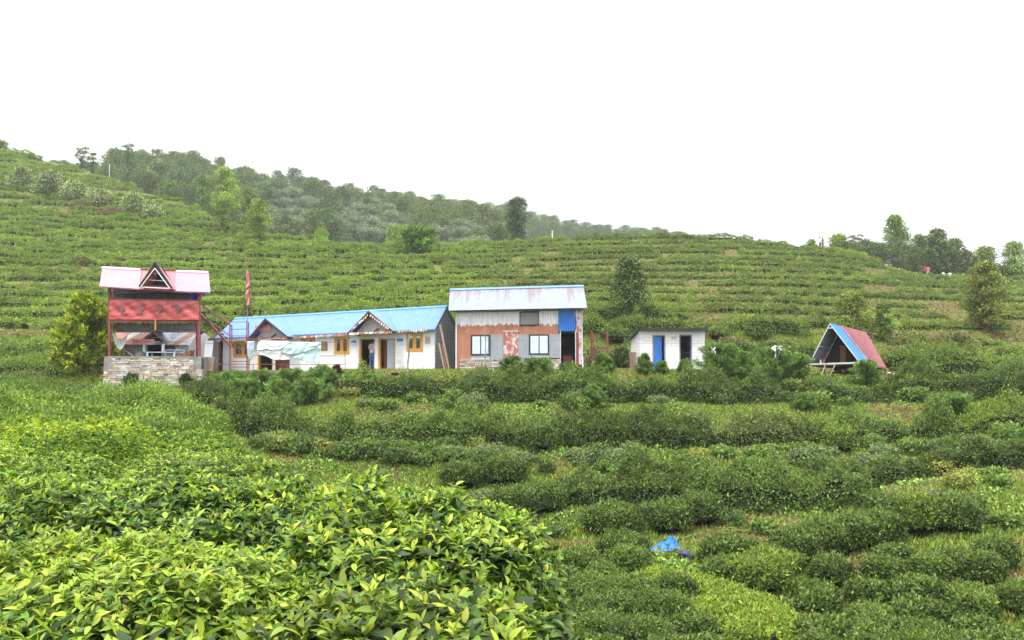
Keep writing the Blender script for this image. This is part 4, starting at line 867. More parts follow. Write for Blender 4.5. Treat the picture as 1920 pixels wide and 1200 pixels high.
# ferns on the banks
def fern(px, py, s, seed, lab):
    c = hit(px, py, 14)
    r = RS(seed); gs = []
    for k in range(9):
        a = k * .7 + r.uniform(-.2, .2); t = np.linspace(.08, 1, 22); el = 1.0 - 1.2 * t; ln = s * r.uniform(.8, 1.15)
        q = np.stack([np.cos(a) * t * ln * .75, np.sin(a) * t * ln * .75, ln * (.75 * t - .55 * t ** 2)], 1) + c
        for sd_ in (-1, 1):
            D = np.stack([-np.sin(a) * sd_ + .35 * np.cos(a) + 0 * t, np.cos(a) * sd_ + .35 * np.sin(a) + 0 * t, -.15 + 0 * t], 1)
            gs.append(leaves_geo(q, D, np.tile([[0, 0, 1.]], (22, 1)), ln * .24 * np.sin(math.pi * (t * .85 + .12)), .05 * s, palette(22, [(.1, .17, .03), (.15, .22, .04)], [1, 1], r), 0, r))
    V, f, t, cc = join(gs); tag(mesh_obj('fern', V, f, t, M_LEAF, loc=c, col=cc), lab, 'fern')
for i, (px, py, s, lab) in enumerate([(1515, 905, .9, 'yellow green fern left of the pair below the second terrace'), (1545, 908, .8, 'yellow green fern right of the pair below the second terrace'), (1470, 845, 1.0, 'arching fern below the brownish topped hedge'), (1575, 735, 1.2, 'big arching fern in front of the terrace lip hedge'),
        (1475, 915, .6, 'small bright fern above the third terrace hedge'), (1820, 850, .8, 'fern on the bank at the right'), (1395, 1000, .7, 'bright weed on the bank right of the tarpaulin')]): fern(px, py, s, 950 + i, lab)
# ------------------------------------------------------------------ building helpers
class Facade:
    def __init__(s, pa, Ya, pb, Yb):
        s.A = np.array([P(pa, 675, Ya)[0], Ya, 0.]); B = np.array([P(pb, 675, Yb)[0], Yb, 0.])
        s.t = nrm(B - s.A); s.n = np.array([s.t[1], -s.t[0], 0.])
        if s.n[1] > 0: s.n = -s.n
        s.rz = math.atan2(s.t[1], s.t[0])
    def at(s, px, py, off=0):
        d = raydir(px, py); A = s.A + s.n * off; k = (A @ s.n) / (d @ s.n); return d * k
    def sz(s, px, py, off=0):
        p = s.at(px, py, off) - s.A; return p @ s.t, p[2]
    def pt(s, a, z, off=0): return s.A + s.t * a + s.n * off + np.array([0, 0, z])
    def quad(s, mb, r, off, th):
        """box over image rectangle r=(px0,py0,px1,py1): front face at off, thickness th backwards"""
        a0, z1 = s.sz(r[0], r[1]); a1, z0 = s.sz(r[2], r[3]); return s.blk(mb, a0, a1, z0, z1, off, th)
    def blk(s, mb, a0, a1, z0, z1, off, th):
        return mb.prism([s.pt(a0, z0, off), s.pt(a1, z0, off), s.pt(a1, z1, off), s.pt(a0, z1, off)], -s.n * th)
def rust_metal(name, base, rust=(.32, .16, .09), amount=.5, streak=True, white=None, rough=.45, metal=.0, peel=None, corr=0, axis=(1, 1, .12), sc=3.0):
    m, nt, b = newmat(name); v = coords(nt, axis); v2 = coords(nt)
    f = noisen(nt, v, sc, 5, .65, .62 - amount * .3, .70 - amount * .2); f2 = noisen(nt, v2, 14, 4, .7, .35, .7)
    mul = N(nt, 'ShaderNodeMath', operation='MULTIPLY'); nt.links.new(f, mul.inputs[0]); nt.links.new(f2, mul.inputs[1])
    c = mixc(nt, noisen(nt, v2, 2.2, 4, .6, .3, .7), base, tuple(x * .82 for x in base))
    if peel: c = mixc(nt, noisen(nt, coords(nt, (1, 1, .6)), 4.5, 7, .72, .5, .56), c, peel)
    c = mixc(nt, mul.outputs[0] if amount < .9 else f, c, rust)
    nt.links.new(c, b.inputs['Base Color']); b.inputs['Roughness'].default_value = rough; b.inputs['Metallic'].default_value = metal
    return m
M_BLUE = rust_metal('blue_roof_sheet', (.10, .215, .50), amount=.05, rough=.5); M_BLUE_R = M_BLUE
M_BLUED = rust_metal('blue_door_paint', (.02, .17, .62), amount=.1, rust=(.1, .12, .2))
M_PINK = rust_metal('faded_pink_sheet', (.58, .25, .35), amount=.08, rust=(.5, .2, .22), rough=.5)
M_ROSE = rust_metal('rose_sheet', (.60, .17, .19), amount=.1, rust=(.4, .1, .1), rough=.5)
M_REDT = rust_metal('red_tarpaulin', (.50, .085, .085), amount=.15, rust=(.62, .2, .18), rough=.4, sc=1.2, axis=(1, 1, .8))
M_REDS = rust_metal('red_oxide_steel', (.20, .045, .04), amount=.5, rust=(.13, .06, .045), rough=.55)
M_REDP = rust_metal('red_post_paint', (.21, .04, .04), amount=.4, rust=(.2, .08, .06), rough=.5)
M_GALV = rust_metal('galvanised_sheet', (.56, .60, .66), amount=.05, rust=(.5, .42, .38), rough=.35, metal=.25)
M_GREY = rust_metal('grey_sheet', (.36, .38, .42), amount=.1, rust=(.3, .26, .24), rough=.45, metal=.2)
M_RUSTROOF = rust_metal('rust_streaked_roof', (.22, .26, .34), rust=(.4, .25, .18), amount=.1, rough=.55, metal=0)
def streaky(m, ztop, zlen, rust=(.17, .095, .06), lim=(.48, .60)):
    nt = m.node_tree; b = nt.nodes['Principled BSDF']; base = b.inputs['Base Color'].links[0].from_socket
    v = coords(nt, (3.2, .25, .12)); n1 = N(nt, 'ShaderNodeTexNoise'); n1.inputs['Scale'].default_value = 1.0; n1.inputs['Detail'].default_value = 4; n1.inputs['Roughness'].default_value = .75; nt.links.new(v, n1.inputs['Vector'])
    sp = N(nt, 'ShaderNodeSeparateXYZ'); nt.links.new(coords(nt), sp.inputs[0]); mr = N(nt, 'ShaderNodeMapRange'); mr.inputs[1].default_value = ztop - zlen; mr.inputs[2].default_value = ztop; mr.inputs[3].default_value = -.16; mr.inputs[4].default_value = .06; nt.links.new(sp.outputs[2], mr.inputs[0])
    ad = N(nt, 'ShaderNodeMath', operation='ADD'); nt.links.new(n1.outputs[0], ad.inputs[0]); nt.links.new(mr.outputs[0], ad.inputs[1]); m2 = N(nt, 'ShaderNodeMapRange'); m2.inputs[1].default_value = lim[0]; m2.inputs[2].default_value = lim[1]; m2.inputs[4].default_value = .7; nt.links.new(ad.outputs[0], m2.inputs[0])
    nt.links.new(mixc(nt, m2.outputs[0], base, rust), b.inputs['Base Color'])
M_WHITEP = rust_metal('worn_white_sheet', (.66, .66, .68), amount=.25, rust=(.42, .42, .44), rough=.5, axis=(1.5, .4, .2))
M_BROWNP = rust_metal('brown_painted_sheet', (.42, .19, .12), amount=.12, rust=(.6, .5, .46), rough=.55)
M_PEEL = rust_metal('peeling_red_sheet', (.42, .14, .10), peel=(.6, .55, .55), amount=.1, rough=.5)
M_PEELW = rust_metal('peeling_white_sheet', (.62, .6, .62), peel=(.38, .14, .12), amount=.1, rough=.5)
def blockwork(name, c1, c2, sx, sy, mortar, bmpd=.3, dirt=(.3, .27, .22), dirty=.35, rowoff=.5):
    m, nt, b = newmat(name); t = N(nt, 'ShaderNodeTexCoord'); mp = N(nt, 'ShaderNodeMapping'); nt.links.new(t.outputs['Object'], mp.inputs[0])
    sp = N(nt, 'ShaderNodeSeparateXYZ'); nt.links.new(mp.outputs[0], sp.inputs[0]); ad = N(nt, 'ShaderNodeMath', operation='ADD'); nt.links.new(sp.outputs[0], ad.inputs[0]); nt.links.new(sp.outputs[1], ad.inputs[1])
    cb = N(nt, 'ShaderNodeCombineXYZ'); nt.links.new(ad.outputs[0], cb.inputs[0]); nt.links.new(sp.outputs[2], cb.inputs[1])
    br = N(nt, 'ShaderNodeTexBrick'); nt.links.new(cb.outputs[0], br.inputs['Vector']); br.inputs['Scale'].default_value = 1.0
    br.inputs['Brick Width'].default_value = sx; br.inputs['Row Height'].default_value = sy; br.inputs['Mortar Size'].default_value = .012; br.offset = rowoff
    br.inputs['Color1'].default_value = (*c1, 1); br.inputs['Color2'].default_value = (*c2, 1); br.inputs['Mortar'].default_value = (*mortar, 1)
    f = noisen(nt, mp.outputs[0], 2.0, 6, .7, .5, .75); mm = N(nt, 'ShaderNodeMath', operation='MULTIPLY'); mm.inputs[1].default_value = dirty; nt.links.new(f, mm.inputs[0])
    nt.links.new(mixc(nt, mm.outputs[0], br.outputs[0], dirt), b.inputs['Base Color']); b.inputs['Roughness'].default_value = .85
    bump(nt, b, br.outputs[0], bmpd, .01); return m
M_WBLOCK = blockwork('whitewashed_block', (.68, .68, .70), (.74, .74, .76), .42, .2, (.64, .64, .65))
M_GBLOCK = blockwork('grey_concrete_block', (.30, .29, .28), (.36, .35, .34), .42, .2, (.22, .21, .2), dirt=(.2, .17, .14))
M_OBLOCK = blockwork('white_painted_brick', (.68, .67, .67), (.74, .73, .73), .40, .17, (.52, .51, .50), .5, dirt=(.35, .35, .3))
M_PLASTER = plain('grey_plaster', (.42, .40, .40), .85, .1, 2.5)
M_CONC = plain('weathered_concrete', (.30, .29, .27), .9, .2, 2.5, c2=(.17, .17, .14), bmp=.3)
M_WHITE = plain('white_paint', (.76, .76, .78), .5, .06, 3); M_TIM = plain('ochre_window_timber', (.62, .30, .035), .45, .1, 5)
M_DRED = plain('dark_red_timber', (.16, .03, .02), .5, .15, 5); M_WOOD = plain('old_plank', (.22, .15, .11), .85, .2, 4, stretch=(1, 1, .15), c2=(.33, .24, .18))
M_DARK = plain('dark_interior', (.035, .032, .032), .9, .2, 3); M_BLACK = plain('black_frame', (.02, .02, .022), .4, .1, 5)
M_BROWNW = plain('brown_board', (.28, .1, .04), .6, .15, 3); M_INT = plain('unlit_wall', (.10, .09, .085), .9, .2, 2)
M_SIGN = plain('pink_sign_board', (.72, .32, .32), .6, .06, 3); M_RED = plain('red_paint', (.45, .05, .05), .5, .1, 4)
M_STICK = plain('bare_stick', (.35, .29, .25), .85, .25, 6, stretch=(1, 1, .2)); M_WIRE = plain('wire', (.12, .12, .12), .5, .1, 3)
M_BLUECL = plain('blue_plastic_sheet', (.01, .06, .32), .35, .2, 4, c2=(.01, .1, .5))
def cloth(name, c, c2=None, v=.1):
    m = plain(name, c, .8, v, 2.5, c2=c2); return m
M_CW = cloth('white_bedsheet', (.8, .8, .82)); M_CT = cloth('pale_blue_green_sheet', (.40, .62, .64), (.55, .72, .72)); M_CB = cloth('blue_grey_towel', (.34, .42, .48), (.44, .52, .58))
M_CG = cloth('grey_cloth', (.42, .42, .42), (.5, .5, .5))
def glass(name, c, rough=.06, metal=.85):
    m, nt, b = newmat(name); v = coords(nt); nt.links.new(mixc(nt, noisen(nt, v, 3, 3), c, tuple(x * .9 for x in c)), b.inputs['Base Color']); b.inputs['Roughness'].default_value = rough; b.inputs['Metallic'].default_value = metal
    return m
M_GL1 = glass('sky_reflecting_glass', (.72, .84, .9)); M_GL2 = glass('hill_tint_glass', (.045, .07, .065), .08, .35)  # second glass: the hillside's reflection is put into its dark green base colour
def corr(mb, p00, p10, p11, p01, pitch=.09, amp=.014, nv=2, th=0):
    """corrugated sheet: ribs run from edge p00-p10 (eave) to p01-p11 (ridge)"""
    p00, p10, p11, p01 = [np.array(p, float) for p in (p00, p10, p11, p01)]
    W = max(np.linalg.norm(p10 - p00), np.linalg.norm(p11 - p01)); nw = max(1, int(W / pitch)); nn = np.cross(p10 - p00, p01 - p00); nn /= np.linalg.norm(nn)
    return mb.sheet(lambda a, b_: (p00 * (1 - a) + p10 * a) * (1 - b_) + (p01 * (1 - a) + p11 * a) * b_ + nn * amp * math.sin(a * nw * math.tau), nw * 6, nv)
def lettering(fc, r, off, lines, seed, mat, parent, name='lettering', fill=.8):
    """rows of small illegible strokes like the faded writing on the board"""
    rr = RS(seed); mb = MB(); a0, z1 = fc.sz(r[0], r[1]); a1, z0 = fc.sz(r[2], r[3]); hh = (z1 - z0) / lines
    for j in range(lines):
        x = a0 + (a1 - a0) * .06; zc = z1 - hh * (j + .5); 
        while x < a1 - (a1 - a0) * .06:
            wd = rr.uniform(.02, .05) * 1.2; h = hh * .5 * rr.uniform(.6, 1)
            if rr.uniform() < fill:
                fc.blk(mb, x, x + wd * .25, zc - h / 2, zc + h / 2, off + .004, .003); fc.blk(mb, x + wd * .25, x + wd * .8, zc + h * .1, zc + h * .35, off + .004, .003)
            x += wd * 1.15
    return mb.build(name, mat, parent)
def wall_holes(fc, mb, a0, a1, z0, z1, holes, off=0, th=.15, top=None):
    """front wall with rectangular holes; top: function a -> z"""
    As = sorted(set([a0, a1] + [v for h in holes for v in (h[0], h[1])])); Zs = sorted(set([z0, z1] + [v for h in holes for v in (h[2], h[3])]))
    As = [a for a in As if a0 <= a <= a1]; Zs = [z for z in Zs if z0 <= z <= z1]
    for i in range(len(As) - 1):
        for j in range(len(Zs) - 1):
            ac, zc = (As[i] + As[i + 1]) / 2, (Zs[j] + Zs[j + 1]) / 2
            if any(h[0] < ac < h[1] and h[2] < zc < h[3] for h in holes): continue
            zt0 = zt1 = Zs[j + 1]
            if top and j == len(Zs) - 2: zt0, zt1 = top(As[i]), top(As[i + 1])
            mb.add([fc.pt(As[i], Zs[j], off), fc.pt(As[i + 1], Zs[j], off), fc.pt(As[i + 1], zt1, off), fc.pt(As[i], zt0, off)], [(0, 1, 2, 3)])
            if j == len(Zs) - 2:
                mb.add([fc.pt(As[i], zt0, off), fc.pt(As[i + 1], zt1, off), fc.pt(As[i + 1], zt1, off - th), fc.pt(As[i], zt0, off - th)], [(0, 1, 2, 3)])
            mb.add([fc.pt(As[i], Zs[j], off - th), fc.pt(As[i + 1], Zs[j], off - th), fc.pt(As[i + 1], zt1, off - th), fc.pt(As[i], zt0, off - th)], [(3, 2, 1, 0)])
    for h in holes:   # reveals
        x0, x1, y0, y1 = h
        for q in (((x0, y0), (x0, y1)), ((x1, y0), (x1, y1)), ((x0, y1), (x1, y1)), ((x0, y0), (x1, y0))):
            mb.add([fc.pt(*q[0], off), fc.pt(*q[1], off), fc.pt(*q[1], off - th), fc.pt(*q[0], off - th)], [(0, 1, 2, 3)])
def rect(fc, r): a0, z1 = fc.sz(r[0], r[1]); a1, z0 = fc.sz(r[2], r[3]); return (a0, a1, z0, z1)
def window(fc, r, parent, frame_m, pane_m, off=.01, fw=.08, mull=1, arched=False, name='window', rec=.06):
    a0, a1, z0, z1 = rect(fc, r); mb = MB()
    for q in ((a0, a0 + fw, z0 + fw, z1 - fw), (a1 - fw, a1, z0 + fw, z1 - fw), (a0, a1, z1 - fw, z1), (a0, a1, z0, z0 + fw)): fc.blk(mb, *q, off, .1)
    xs = [a0 + fw + (a1 - a0 - 2 * fw) * (i + 1) / (mull + 1) for i in range(mull)]
    mw = fw * (.9 if arched else .35)
    for x in xs: fc.blk(mb, x - mw, x + mw, z0 + fw, z1 - fw, off - .003, .09)
    if arched:
        ed = [a0 + fw] + xs + [a1 - fw]
        for i in range(len(ed) - 1):
            l, r_ = ed[i] + (mw if i else .05), ed[i + 1] - (mw if i < len(ed) - 2 else .05); zt = z1 - fw; c = (l + r_) / 2; R = (r_ - l) / 2
            for sgn in (-1, 1):
                pts = [fc.pt(c + sgn * R, zt, off - .01)] + [fc.pt(c + sgn * R * math.cos(t), zt - R * 1.1 + R * .95 * math.sin(t), off - .01) for t in np.linspace(0, math.pi / 2, 6)] + [fc.pt(c, zt, off - .01)]
                mb.prism(pts, -fc.n * .05)
            fc.blk(mb, ed[i] if i else ed[i] , l, z0 + fw, zt, off - .006, .05); fc.blk(mb, r_, ed[i + 1], z0 + fw, zt, off - .006, .05)
            fc.blk(mb, l, r_, z0 + fw, z0 + fw + .06, off - .006, .05)
    f = mb.build(name, frame_m, parent); mb = MB()
    fc.blk(mb, a0 + fw * .5, a1 - fw * .5, z0 + fw * .5, z1 - fw * .5, off - rec, .01); mb.build('pane', pane_m, f); return f
def beam_between(mb, a, b, w): return mb.bar(a, b, w)

# ------------------------------------------------------------------ long white house with the blue roof
LH = Facade(383, 50.2, 815, 46.0)
zg = PADZ
house = empty('long_house', LH.at(600, 695), 'long single storey white house with a sky blue sheet metal roof and two porch gables', 'house')
hl = [rect(LH, r) for r in [(438, 641, 474, 670), (484, 645, 511, 696.6), (517, 640, 543, 696.5), (563, 634, 591, 664), (627, 632, 655, 664), (674, 624, 703, 694), (710, 624, 741, 694), (762, 626, 793, 659)]]
def lhtop(a):
    p = [LH.sz(px, py)[0] for px, py in ((418, 634), (466, 630), (815, 615))]; z = [LH.sz(418, 636)[1], LH.sz(466, 634)[1], LH.sz(815, 617)[1]]
    return float(np.interp(a, p, z))
aL = LH.sz(418, 660)[0]; aR = LH.sz(815, 660)[0]; zt = min(lhtop(aL), lhtop(aR))
hl = [(h[0], h[1], h[2] if h[2] > zg + .35 else zg - .02, min(h[3], zt - .03)) for h in hl]
mb = MB(); wall_holes(LH, mb, aL, aR, zg - .25, zt, hl, 0, .15, top=lhtop); mb.build('wall', M_WBLOCK, house)
DP = 3.3
mb = MB(); zE = LH.sz(815, 617)[1]; apex = LH.at(835, 578, -1.65); zA = apex[2]
mb.prism([LH.pt(aR, zg - .25, -.16), LH.pt(aR, zg - .25, -DP), LH.pt(aR, zE, -DP), LH.pt(aR, zA - .08, -1.65), LH.pt(aR, zE - .05, -.16)], -LH.t * .15)
mb.build('gable_wall', M_GBLOCK, house)
mb = MB(); LH.blk(mb, aL, aR, zg - .2, zt, -DP + .15, .15); mb.prism([LH.pt(aL, zg - .2, -.16), LH.pt(aL, zg - .2, -DP), LH.pt(aL, lhtop(aL), -DP), LH.pt(aL, lhtop(aL), -.16)], LH.t * .15)
for px in (480, 547, 600, 706): a_ = LH.sz(px, 660)[0]; mb.prism([LH.pt(a_, zg - .2, -.16), LH.pt(a_, zg - .2, -DP + .1), LH.pt(a_, zt, -DP + .1), LH.pt(a_, zt, -.16)], LH.t * .1)
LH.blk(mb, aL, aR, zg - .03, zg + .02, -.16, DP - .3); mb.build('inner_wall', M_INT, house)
# roof
eo = .38
eL, eR = LH.at(402, 634, eo), LH.at(815.5, 617, eo); rL, rR = LH.at(441, 597, -1.65), LH.at(838, 574, -1.65)
bL, bR = LH.at(441, 597, -1.65) - LH.n * 2.0 - np.array([0, 0, 1.3]), rR - LH.n * 2.0 - np.array([0, 0, 1.32])
mb = MB(); corr(mb, eL, eR, rR, rL, .2, .022, 3); up = np.array([0, 0, .03])
mb.prism([eL - up, eR - up, rR - up, rL - up], [0, 0, -.02])
roof = mb.build('roof', M_BLUE, house); mb = MB(); corr(mb, bR, bL, rL, rR, .22, .012, 2); mb.prism([bL - up, bR - up, rR - up, rL - up], [0, 0, -.02]); mb.build('rear_roof', M_GREY, house)
mb = MB(); d_ = nrm(eL - rL) * .14; mb.prism([rL + np.array([0, 0, .05]), rR + np.array([0, 0, .05]), rR + d_ + np.array([0, 0, .04]), rL + d_ + np.array([0, 0, .04])], [0, 0, -.02]); mb.build('ridge_cap', rust_metal('ridge_blue', (.05, .24, .62), amount=.05), roof)
def porch(ap, lf, rf, boardm, sign=None):
    of = 1.0; A, L_, R_ = LH.at(*ap, of), LH.at(*lf, of), LH.at(*rf, of); bk = of + 1.2
    def back(p, k): q = p - LH.n * k; return q
    g = MB(); bA, bLp, bRp = back(A, bk + .3), back(L_, .75), back(R_, .75); bA[2] = A[2] + .02
    for X, bX in ((L_, bLp), (R_, bRp)):
        X2 = X + (X - A) * .04; g.prism([A, X2, bX + (X2 - X), bA], [0, 0, -.035])
    pr = g.build('porch_roof', M_BLUE, house)
    g = MB()
    for X in (L_, R_): g.prism([A + [0, 0, -.037], X + [0, 0, -.037], X + (A - X) * .02 - LH.n * .05 + [0, 0, -.12], A - LH.n * .03 + [0, 0, -.13]], -LH.n * .05)
    g.bar(L_ + [0, 0, -.1], R_ + [0, 0, -.1], .06); g.build('bargeboard', M_REDS, pr)
    iA, iL, iR = [p - LH.n * .45 + [0, 0, -.1] for p in (A, L_ + (R_ - L_) * .08, R_ + (L_ - R_) * .08)]
    g = MB(); g.prism([iL, iR, iA], -LH.n * .04); gb = g.build('gable_board', boardm, pr)
    g = MB(); g.bar(iL + (iR - iL) * .45 + LH.n * .05, iL + (iR - iL) * .55 + (iA - iL) * .22 + LH.n * .05, .06); g.build('strut', M_BLACK, pr)
    g = MB()
    g.bar(L_ + (R_ - L_) * .1 + [0, 0, -.1], L_ + (R_ - L_) * .1 + [0, 0, -.12] - LH.n * 1.0, .06); g.bar(R_ + (L_ - R_) * .1 + [0, 0, -.1], R_ + (L_ - R_) * .1 + [0, 0, -.12] - LH.n * 1.0, .06); g.build('bracket', M_REDS, pr)
    return pr
po1 = porch((497, 596), (466, 632), (538, 629), M_PLASTER); po2 = porch((691, 582), (651, 624), (735, 618), M_PLASTER)
mb = MB(); LH.quad(mb, (489, 611, 518, 622), .62, .03); sg = mb.build('sign', M_SIGN, po1); lettering(LH, (489, 611, 518, 622), .62, 2, 5, M_RED, sg)
# windows and doors
for r in ((438, 641, 474, 670), (563, 634, 591, 664), (627, 632, 655, 664), (762, 626, 793, 659)): window(LH, r, house, M_TIM, M_GL2, .02, .11, 1, True)
def door(r, leafm, frame=M_TIM, leaf=(0, 1), swing=0, name='door', handle=True):
    a0, a1, z0, z1 = rect(LH, r); z0 = zg; z1 = min(z1, zt - .03); g = MB(); fw = .1
    LH.blk(g, a0, a0 + fw, z0, z1, .02, .17); LH.blk(g, a1 - fw * .3, a1, z0, z1, .015, .17); LH.blk(g, a0 + fw, a1 - fw * .3, z1 - .06, z1, .018, .17); f = g.build('door_frame', frame, house)
    if leafm is not None:
        g = MB(); w_ = (a1 - a0 - fw); b0 = a0 + fw + w_ * leaf[0]; b1 = a0 + fw + w_ * leaf[1] - .04; LH.blk(g, b0, b1, z0 + .02, z1 - .07, -.08, .04)
        for k in range(2): LH.blk(g, b0 + (b1 - b0) * .15, b1 - (b1 - b0) * .15, z0 + .2 + k * .95, z0 + .95 + k * .9, -.065, .02)
        d_ = g.build(name, leafm, f)
    return f
door((484, 645, 511, 696), None); door((517, 640, 543, 696), M_DRED, M_DRED); door((674, 624, 703, 694), None)
f_ = door((710, 624, 741, 694), M_GREY, M_TIM, (.42, 1)); 
a0, a1, z0, z1 = rect(LH, (715, 624, 724, 694)); mb = MB(); LH.blk(mb, a0, a1, zg, zt - .1, -.3, .04); mb.build('inner_door', M_DRED, f_)
mb = MB(); LH.quad(mb, (703, 620, 709, 694), .03, .2); mb.build('pillar', M_WHITE, house)
mb = MB(); LH.blk(mb, LH.sz(480, 690)[0], LH.sz(560, 690)[0], zg - .3, zg + .05, .55, .5); LH.blk(mb, LH.sz(668, 690)[0], LH.sz(752, 690)[0], zg - .3, zg + .06, .7, .66); mb.build('doorstep', M_CONC, house)
for r, m_, lab, lm in (((658, 638, 669, 647), M_WHITE, 'small blue and white poster on the wall left of the open doorway', M_BLUED), ((744, 634, 757, 646), M_WHITE, 'blue and white poster between the grey door and the right window', M_BLUED), ((797, 631, 806, 644), plain('picture_paper', (.6, .5, .4), .7, .2, 12, c2=(.3, .25, .2)), 'small framed picture near the right corner of the long house', None), ((603, 640, 614, 657), M_BROWNW, 'brown lattice picture frame on the wall beside the pale sheet', None)):
    mb = MB(); LH.quad(mb, r, .035, .025); o = mb.build('poster' if lm else 'framed_picture', m_, None, loc=LH.at((r[0] + r[2]) / 2, (r[1] + r[3]) / 2)); tag(o, lab, 'poster' if lm else 'picture')
    if lm:
        mb = MB(); h = r[3] - r[1]; LH.quad(mb, (r[0] + .5, r[1] + .3, r[2] - .5, r[1] + h * .5), .04, .003); mb.build('printed_band', lm, o); lettering(LH, (r[0], r[1] + h * .55, r[2], r[3]), .036, 2, 9, M_BLUED, o, 'lettering')
    else:
        mb = MB()
        for i in range(2):
            for j in range(3): LH.quad(mb, (r[0] + 1.6 + i * 4, r[1] + 1.6 + j * (r[3] - r[1] - 3) / 3, r[0] + 4.2 + i * 4, r[1] + .2 + (j + 1) * (r[3] - r[1] - 3) / 3), .042, .006)
        mb.build('picture_panel', plain('picture_print', (.55, .42, .2), .6, .3, 15), o)
# grey side shed at the left end
mb = MB(); LH.quad(mb, (384, 639, 410, 699), -.05, 2.6); o = mb.build('block_shed', M_PLASTER, None, loc=LH.at(396, 699, -.05)); tag(o, 'grey plastered lean-to at the left end of the long white house', 'shed')
mb = MB(); LH.quad(mb, (376, 634, 414, 637.5), .25, 3.0); mb.build('roof', M_CONC, o); mb = MB(); LH.quad(mb, (410, 640, 412.5, 698), -.02, .1); mb.build('door_post', M_REDS, o)
# bunting: each string a thing, its flags pattern
BC = [(.5, .12, .1), (.62, .6, .56), (.5, .36, .14), (.42, .42, .42), (.55, .3, .26), (.6, .58, .55)]
def bunting(pts, label, seed, n=20):
    r = RS(seed); g = MB(); pts = [np.array(p) for p in pts]; S = np.concatenate([[0], np.cumsum([np.linalg.norm(b_ - a_) for a_, b_ in zip(pts[:-1], pts[1:])])])
    cs = []
    for i in range(n):
        s = S[-1] * (i + .5) / n; p = np.array([np.interp(s, S, [q[k] for q in pts]) for k in range(3)]); w_ = r.uniform(.03, .055); h = r.uniform(.09, .16)
        tl = LH.t * w_; g.add([p - tl, p + tl, p + tl * .9 + [0, 0, -h] + LH.n * .03, p + [0, 0, -h * 1.12] + LH.n * .04, p - tl * .9 + [0, 0, -h] + LH.n * .02], [(0, 1, 2, 3, 4)]); c = BC[r.randint(6)]; cs += [c] * 5
    o = g.build('bunting', M_FLAGC, None, loc=pts[0], col=np.array(cs)); tag(o, label, 'bunting', None); g = MB(); g.path(pts, .006, 4); g.build('string', M_WIRE, o)
M_FLAGC, nt_, b_ = newmat('bunting_cloth'); a_ = N(nt_, 'ShaderNodeAttribute', attribute_name='Col'); nt_.links.new(a_.outputs['Color'], b_.inputs['Base Color']); b_.inputs['Roughness'].default_value = .8
bunting([LH.at(395, 637, .4), LH.at(466, 633.5, .4)], 'faded bunting under the eave left of the first porch gable', 1, 16)
bunting([LH.at(484, 633.5, 1.02), LH.at(538, 631, 1.02)], 'pale bunting along the foot of the left porch gable', 2, 13)
bunting([LH.at(540, 631.5, .4), LH.at(652, 624.5, .4)], 'bunting under the eave between the two porch gables', 3, 26)
bunting([LH.at(655, 623.5, 1.02), LH.at(736, 620, 1.02)], 'white flagged bunting along the foot of the right porch gable', 4, 22)
bunting([LH.at(658, 618, 1.04), LH.at(691, 588, 1.04)], 'bunting climbing the left slope of the right porch gable', 5, 9)
bunting([LH.at(693, 588, 1.04), LH.at(730, 615, 1.04)], 'bunting climbing the right slope of the right porch gable', 6, 9)
bunting([LH.at(738, 620, .4), LH.at(801, 616, .4)], 'bunting under the eave right of the right porch gable', 7, 14)
# planks leaning on the gable
for i, (a, b_, w_, m_) in enumerate([((825, 608), (843, 694), .1, M_WOOD), ((823, 643), (834, 696), .09, M_WOOD), ((829, 646), (838, 695), .07, M_BROWNW)]):
    g = MB(); p0 = P(a[0], a[1], 45.6 + i * .1); p1 = P(b_[0], b_[1], 45.2 + i * .1); p1[2] = PADZ; g.bar(p0, p1, w_); o = g.build('plank', m_, None, loc=p1); tag(o, ['long plank leaning on the grey block gable', 'short pale plank leaning at the foot of the long one', 'short brown plank leaning beside the pale one'][i], 'plank')
# ------------------------------------------------------------------ red steel stair and railing
st = empty('steel_stair', P(448, 698, 47.3), 'red painted steel stair that climbs from the ground to the upper deck of the tower', 'stair')
Ys = 46.8
mb = MB()
for px, pt_ in ((431, 604), (463, 600)): mb.bar(P(px, pt_, Ys), np.append(P(px, 700, Ys)[:2], PADZ), .055)
for px, p1 in ((434.5, 609), (466, 604)): a = P(px, p1, Ys + .25); mb.bar(a, np.append(P(px + 1, 700, Ys + .25)[:2], PADZ), .05)
mb.build('post', M_REDS, st)
mb = MB(); mb.bar(P(373, 586, 48.0), P(433, 649, Ys), .11); mb.bar(P(378, 590, 48.9), P(436, 652, Ys + .9), .11); mb.build('stringer', M_REDP, st)
for q in ((373, 568, 431, 606), (374, 590, 431, 629)):
    mb = MB(); mb.bar(P(q[0], q[1] , 48.0), P(q[2], q[3], Ys), .045); mb.build('handrail', M_REDS, st)
mb = MB(); mb.bar(P(380, 575, 48.9), P(434, 611, Ys + .9), .045); mb.build('handrail', M_REDS, st)
mb = MB()
for py in (604, 617.5, 630, 641): mb.bar(P(431, py, Ys), P(464, py - .5, Ys), .035)
mb.build('rail', M_REDS, st)
for i in range(9):
    f = (i + .5) / 9; a = P(373, 586, 48.0) * (1 - f) + P(433, 649, Ys) * f; b2 = P(378, 590, 48.9) * (1 - f) + P(436, 652, Ys + .9) * f; mb = MB(); mb.prism([a, b2, b2 + [.22, 0, 0], a + [.22, 0, 0]], [0, 0, -.03]); mb.build('tread', M_REDS, st)
for i, py in enumerate((652, 664, 677, 687.5)):
    mb = MB(); Yt = Ys - .1 - i * .18; a = P(434, py, Yt); b2 = P(464, py, Yt); mb.prism([a, b2, b2 + [0, .22, 0], a + [0, .22, 0]], [0, 0, -.04]); mb.build('tread', M_REDS, st)
mb = MB()
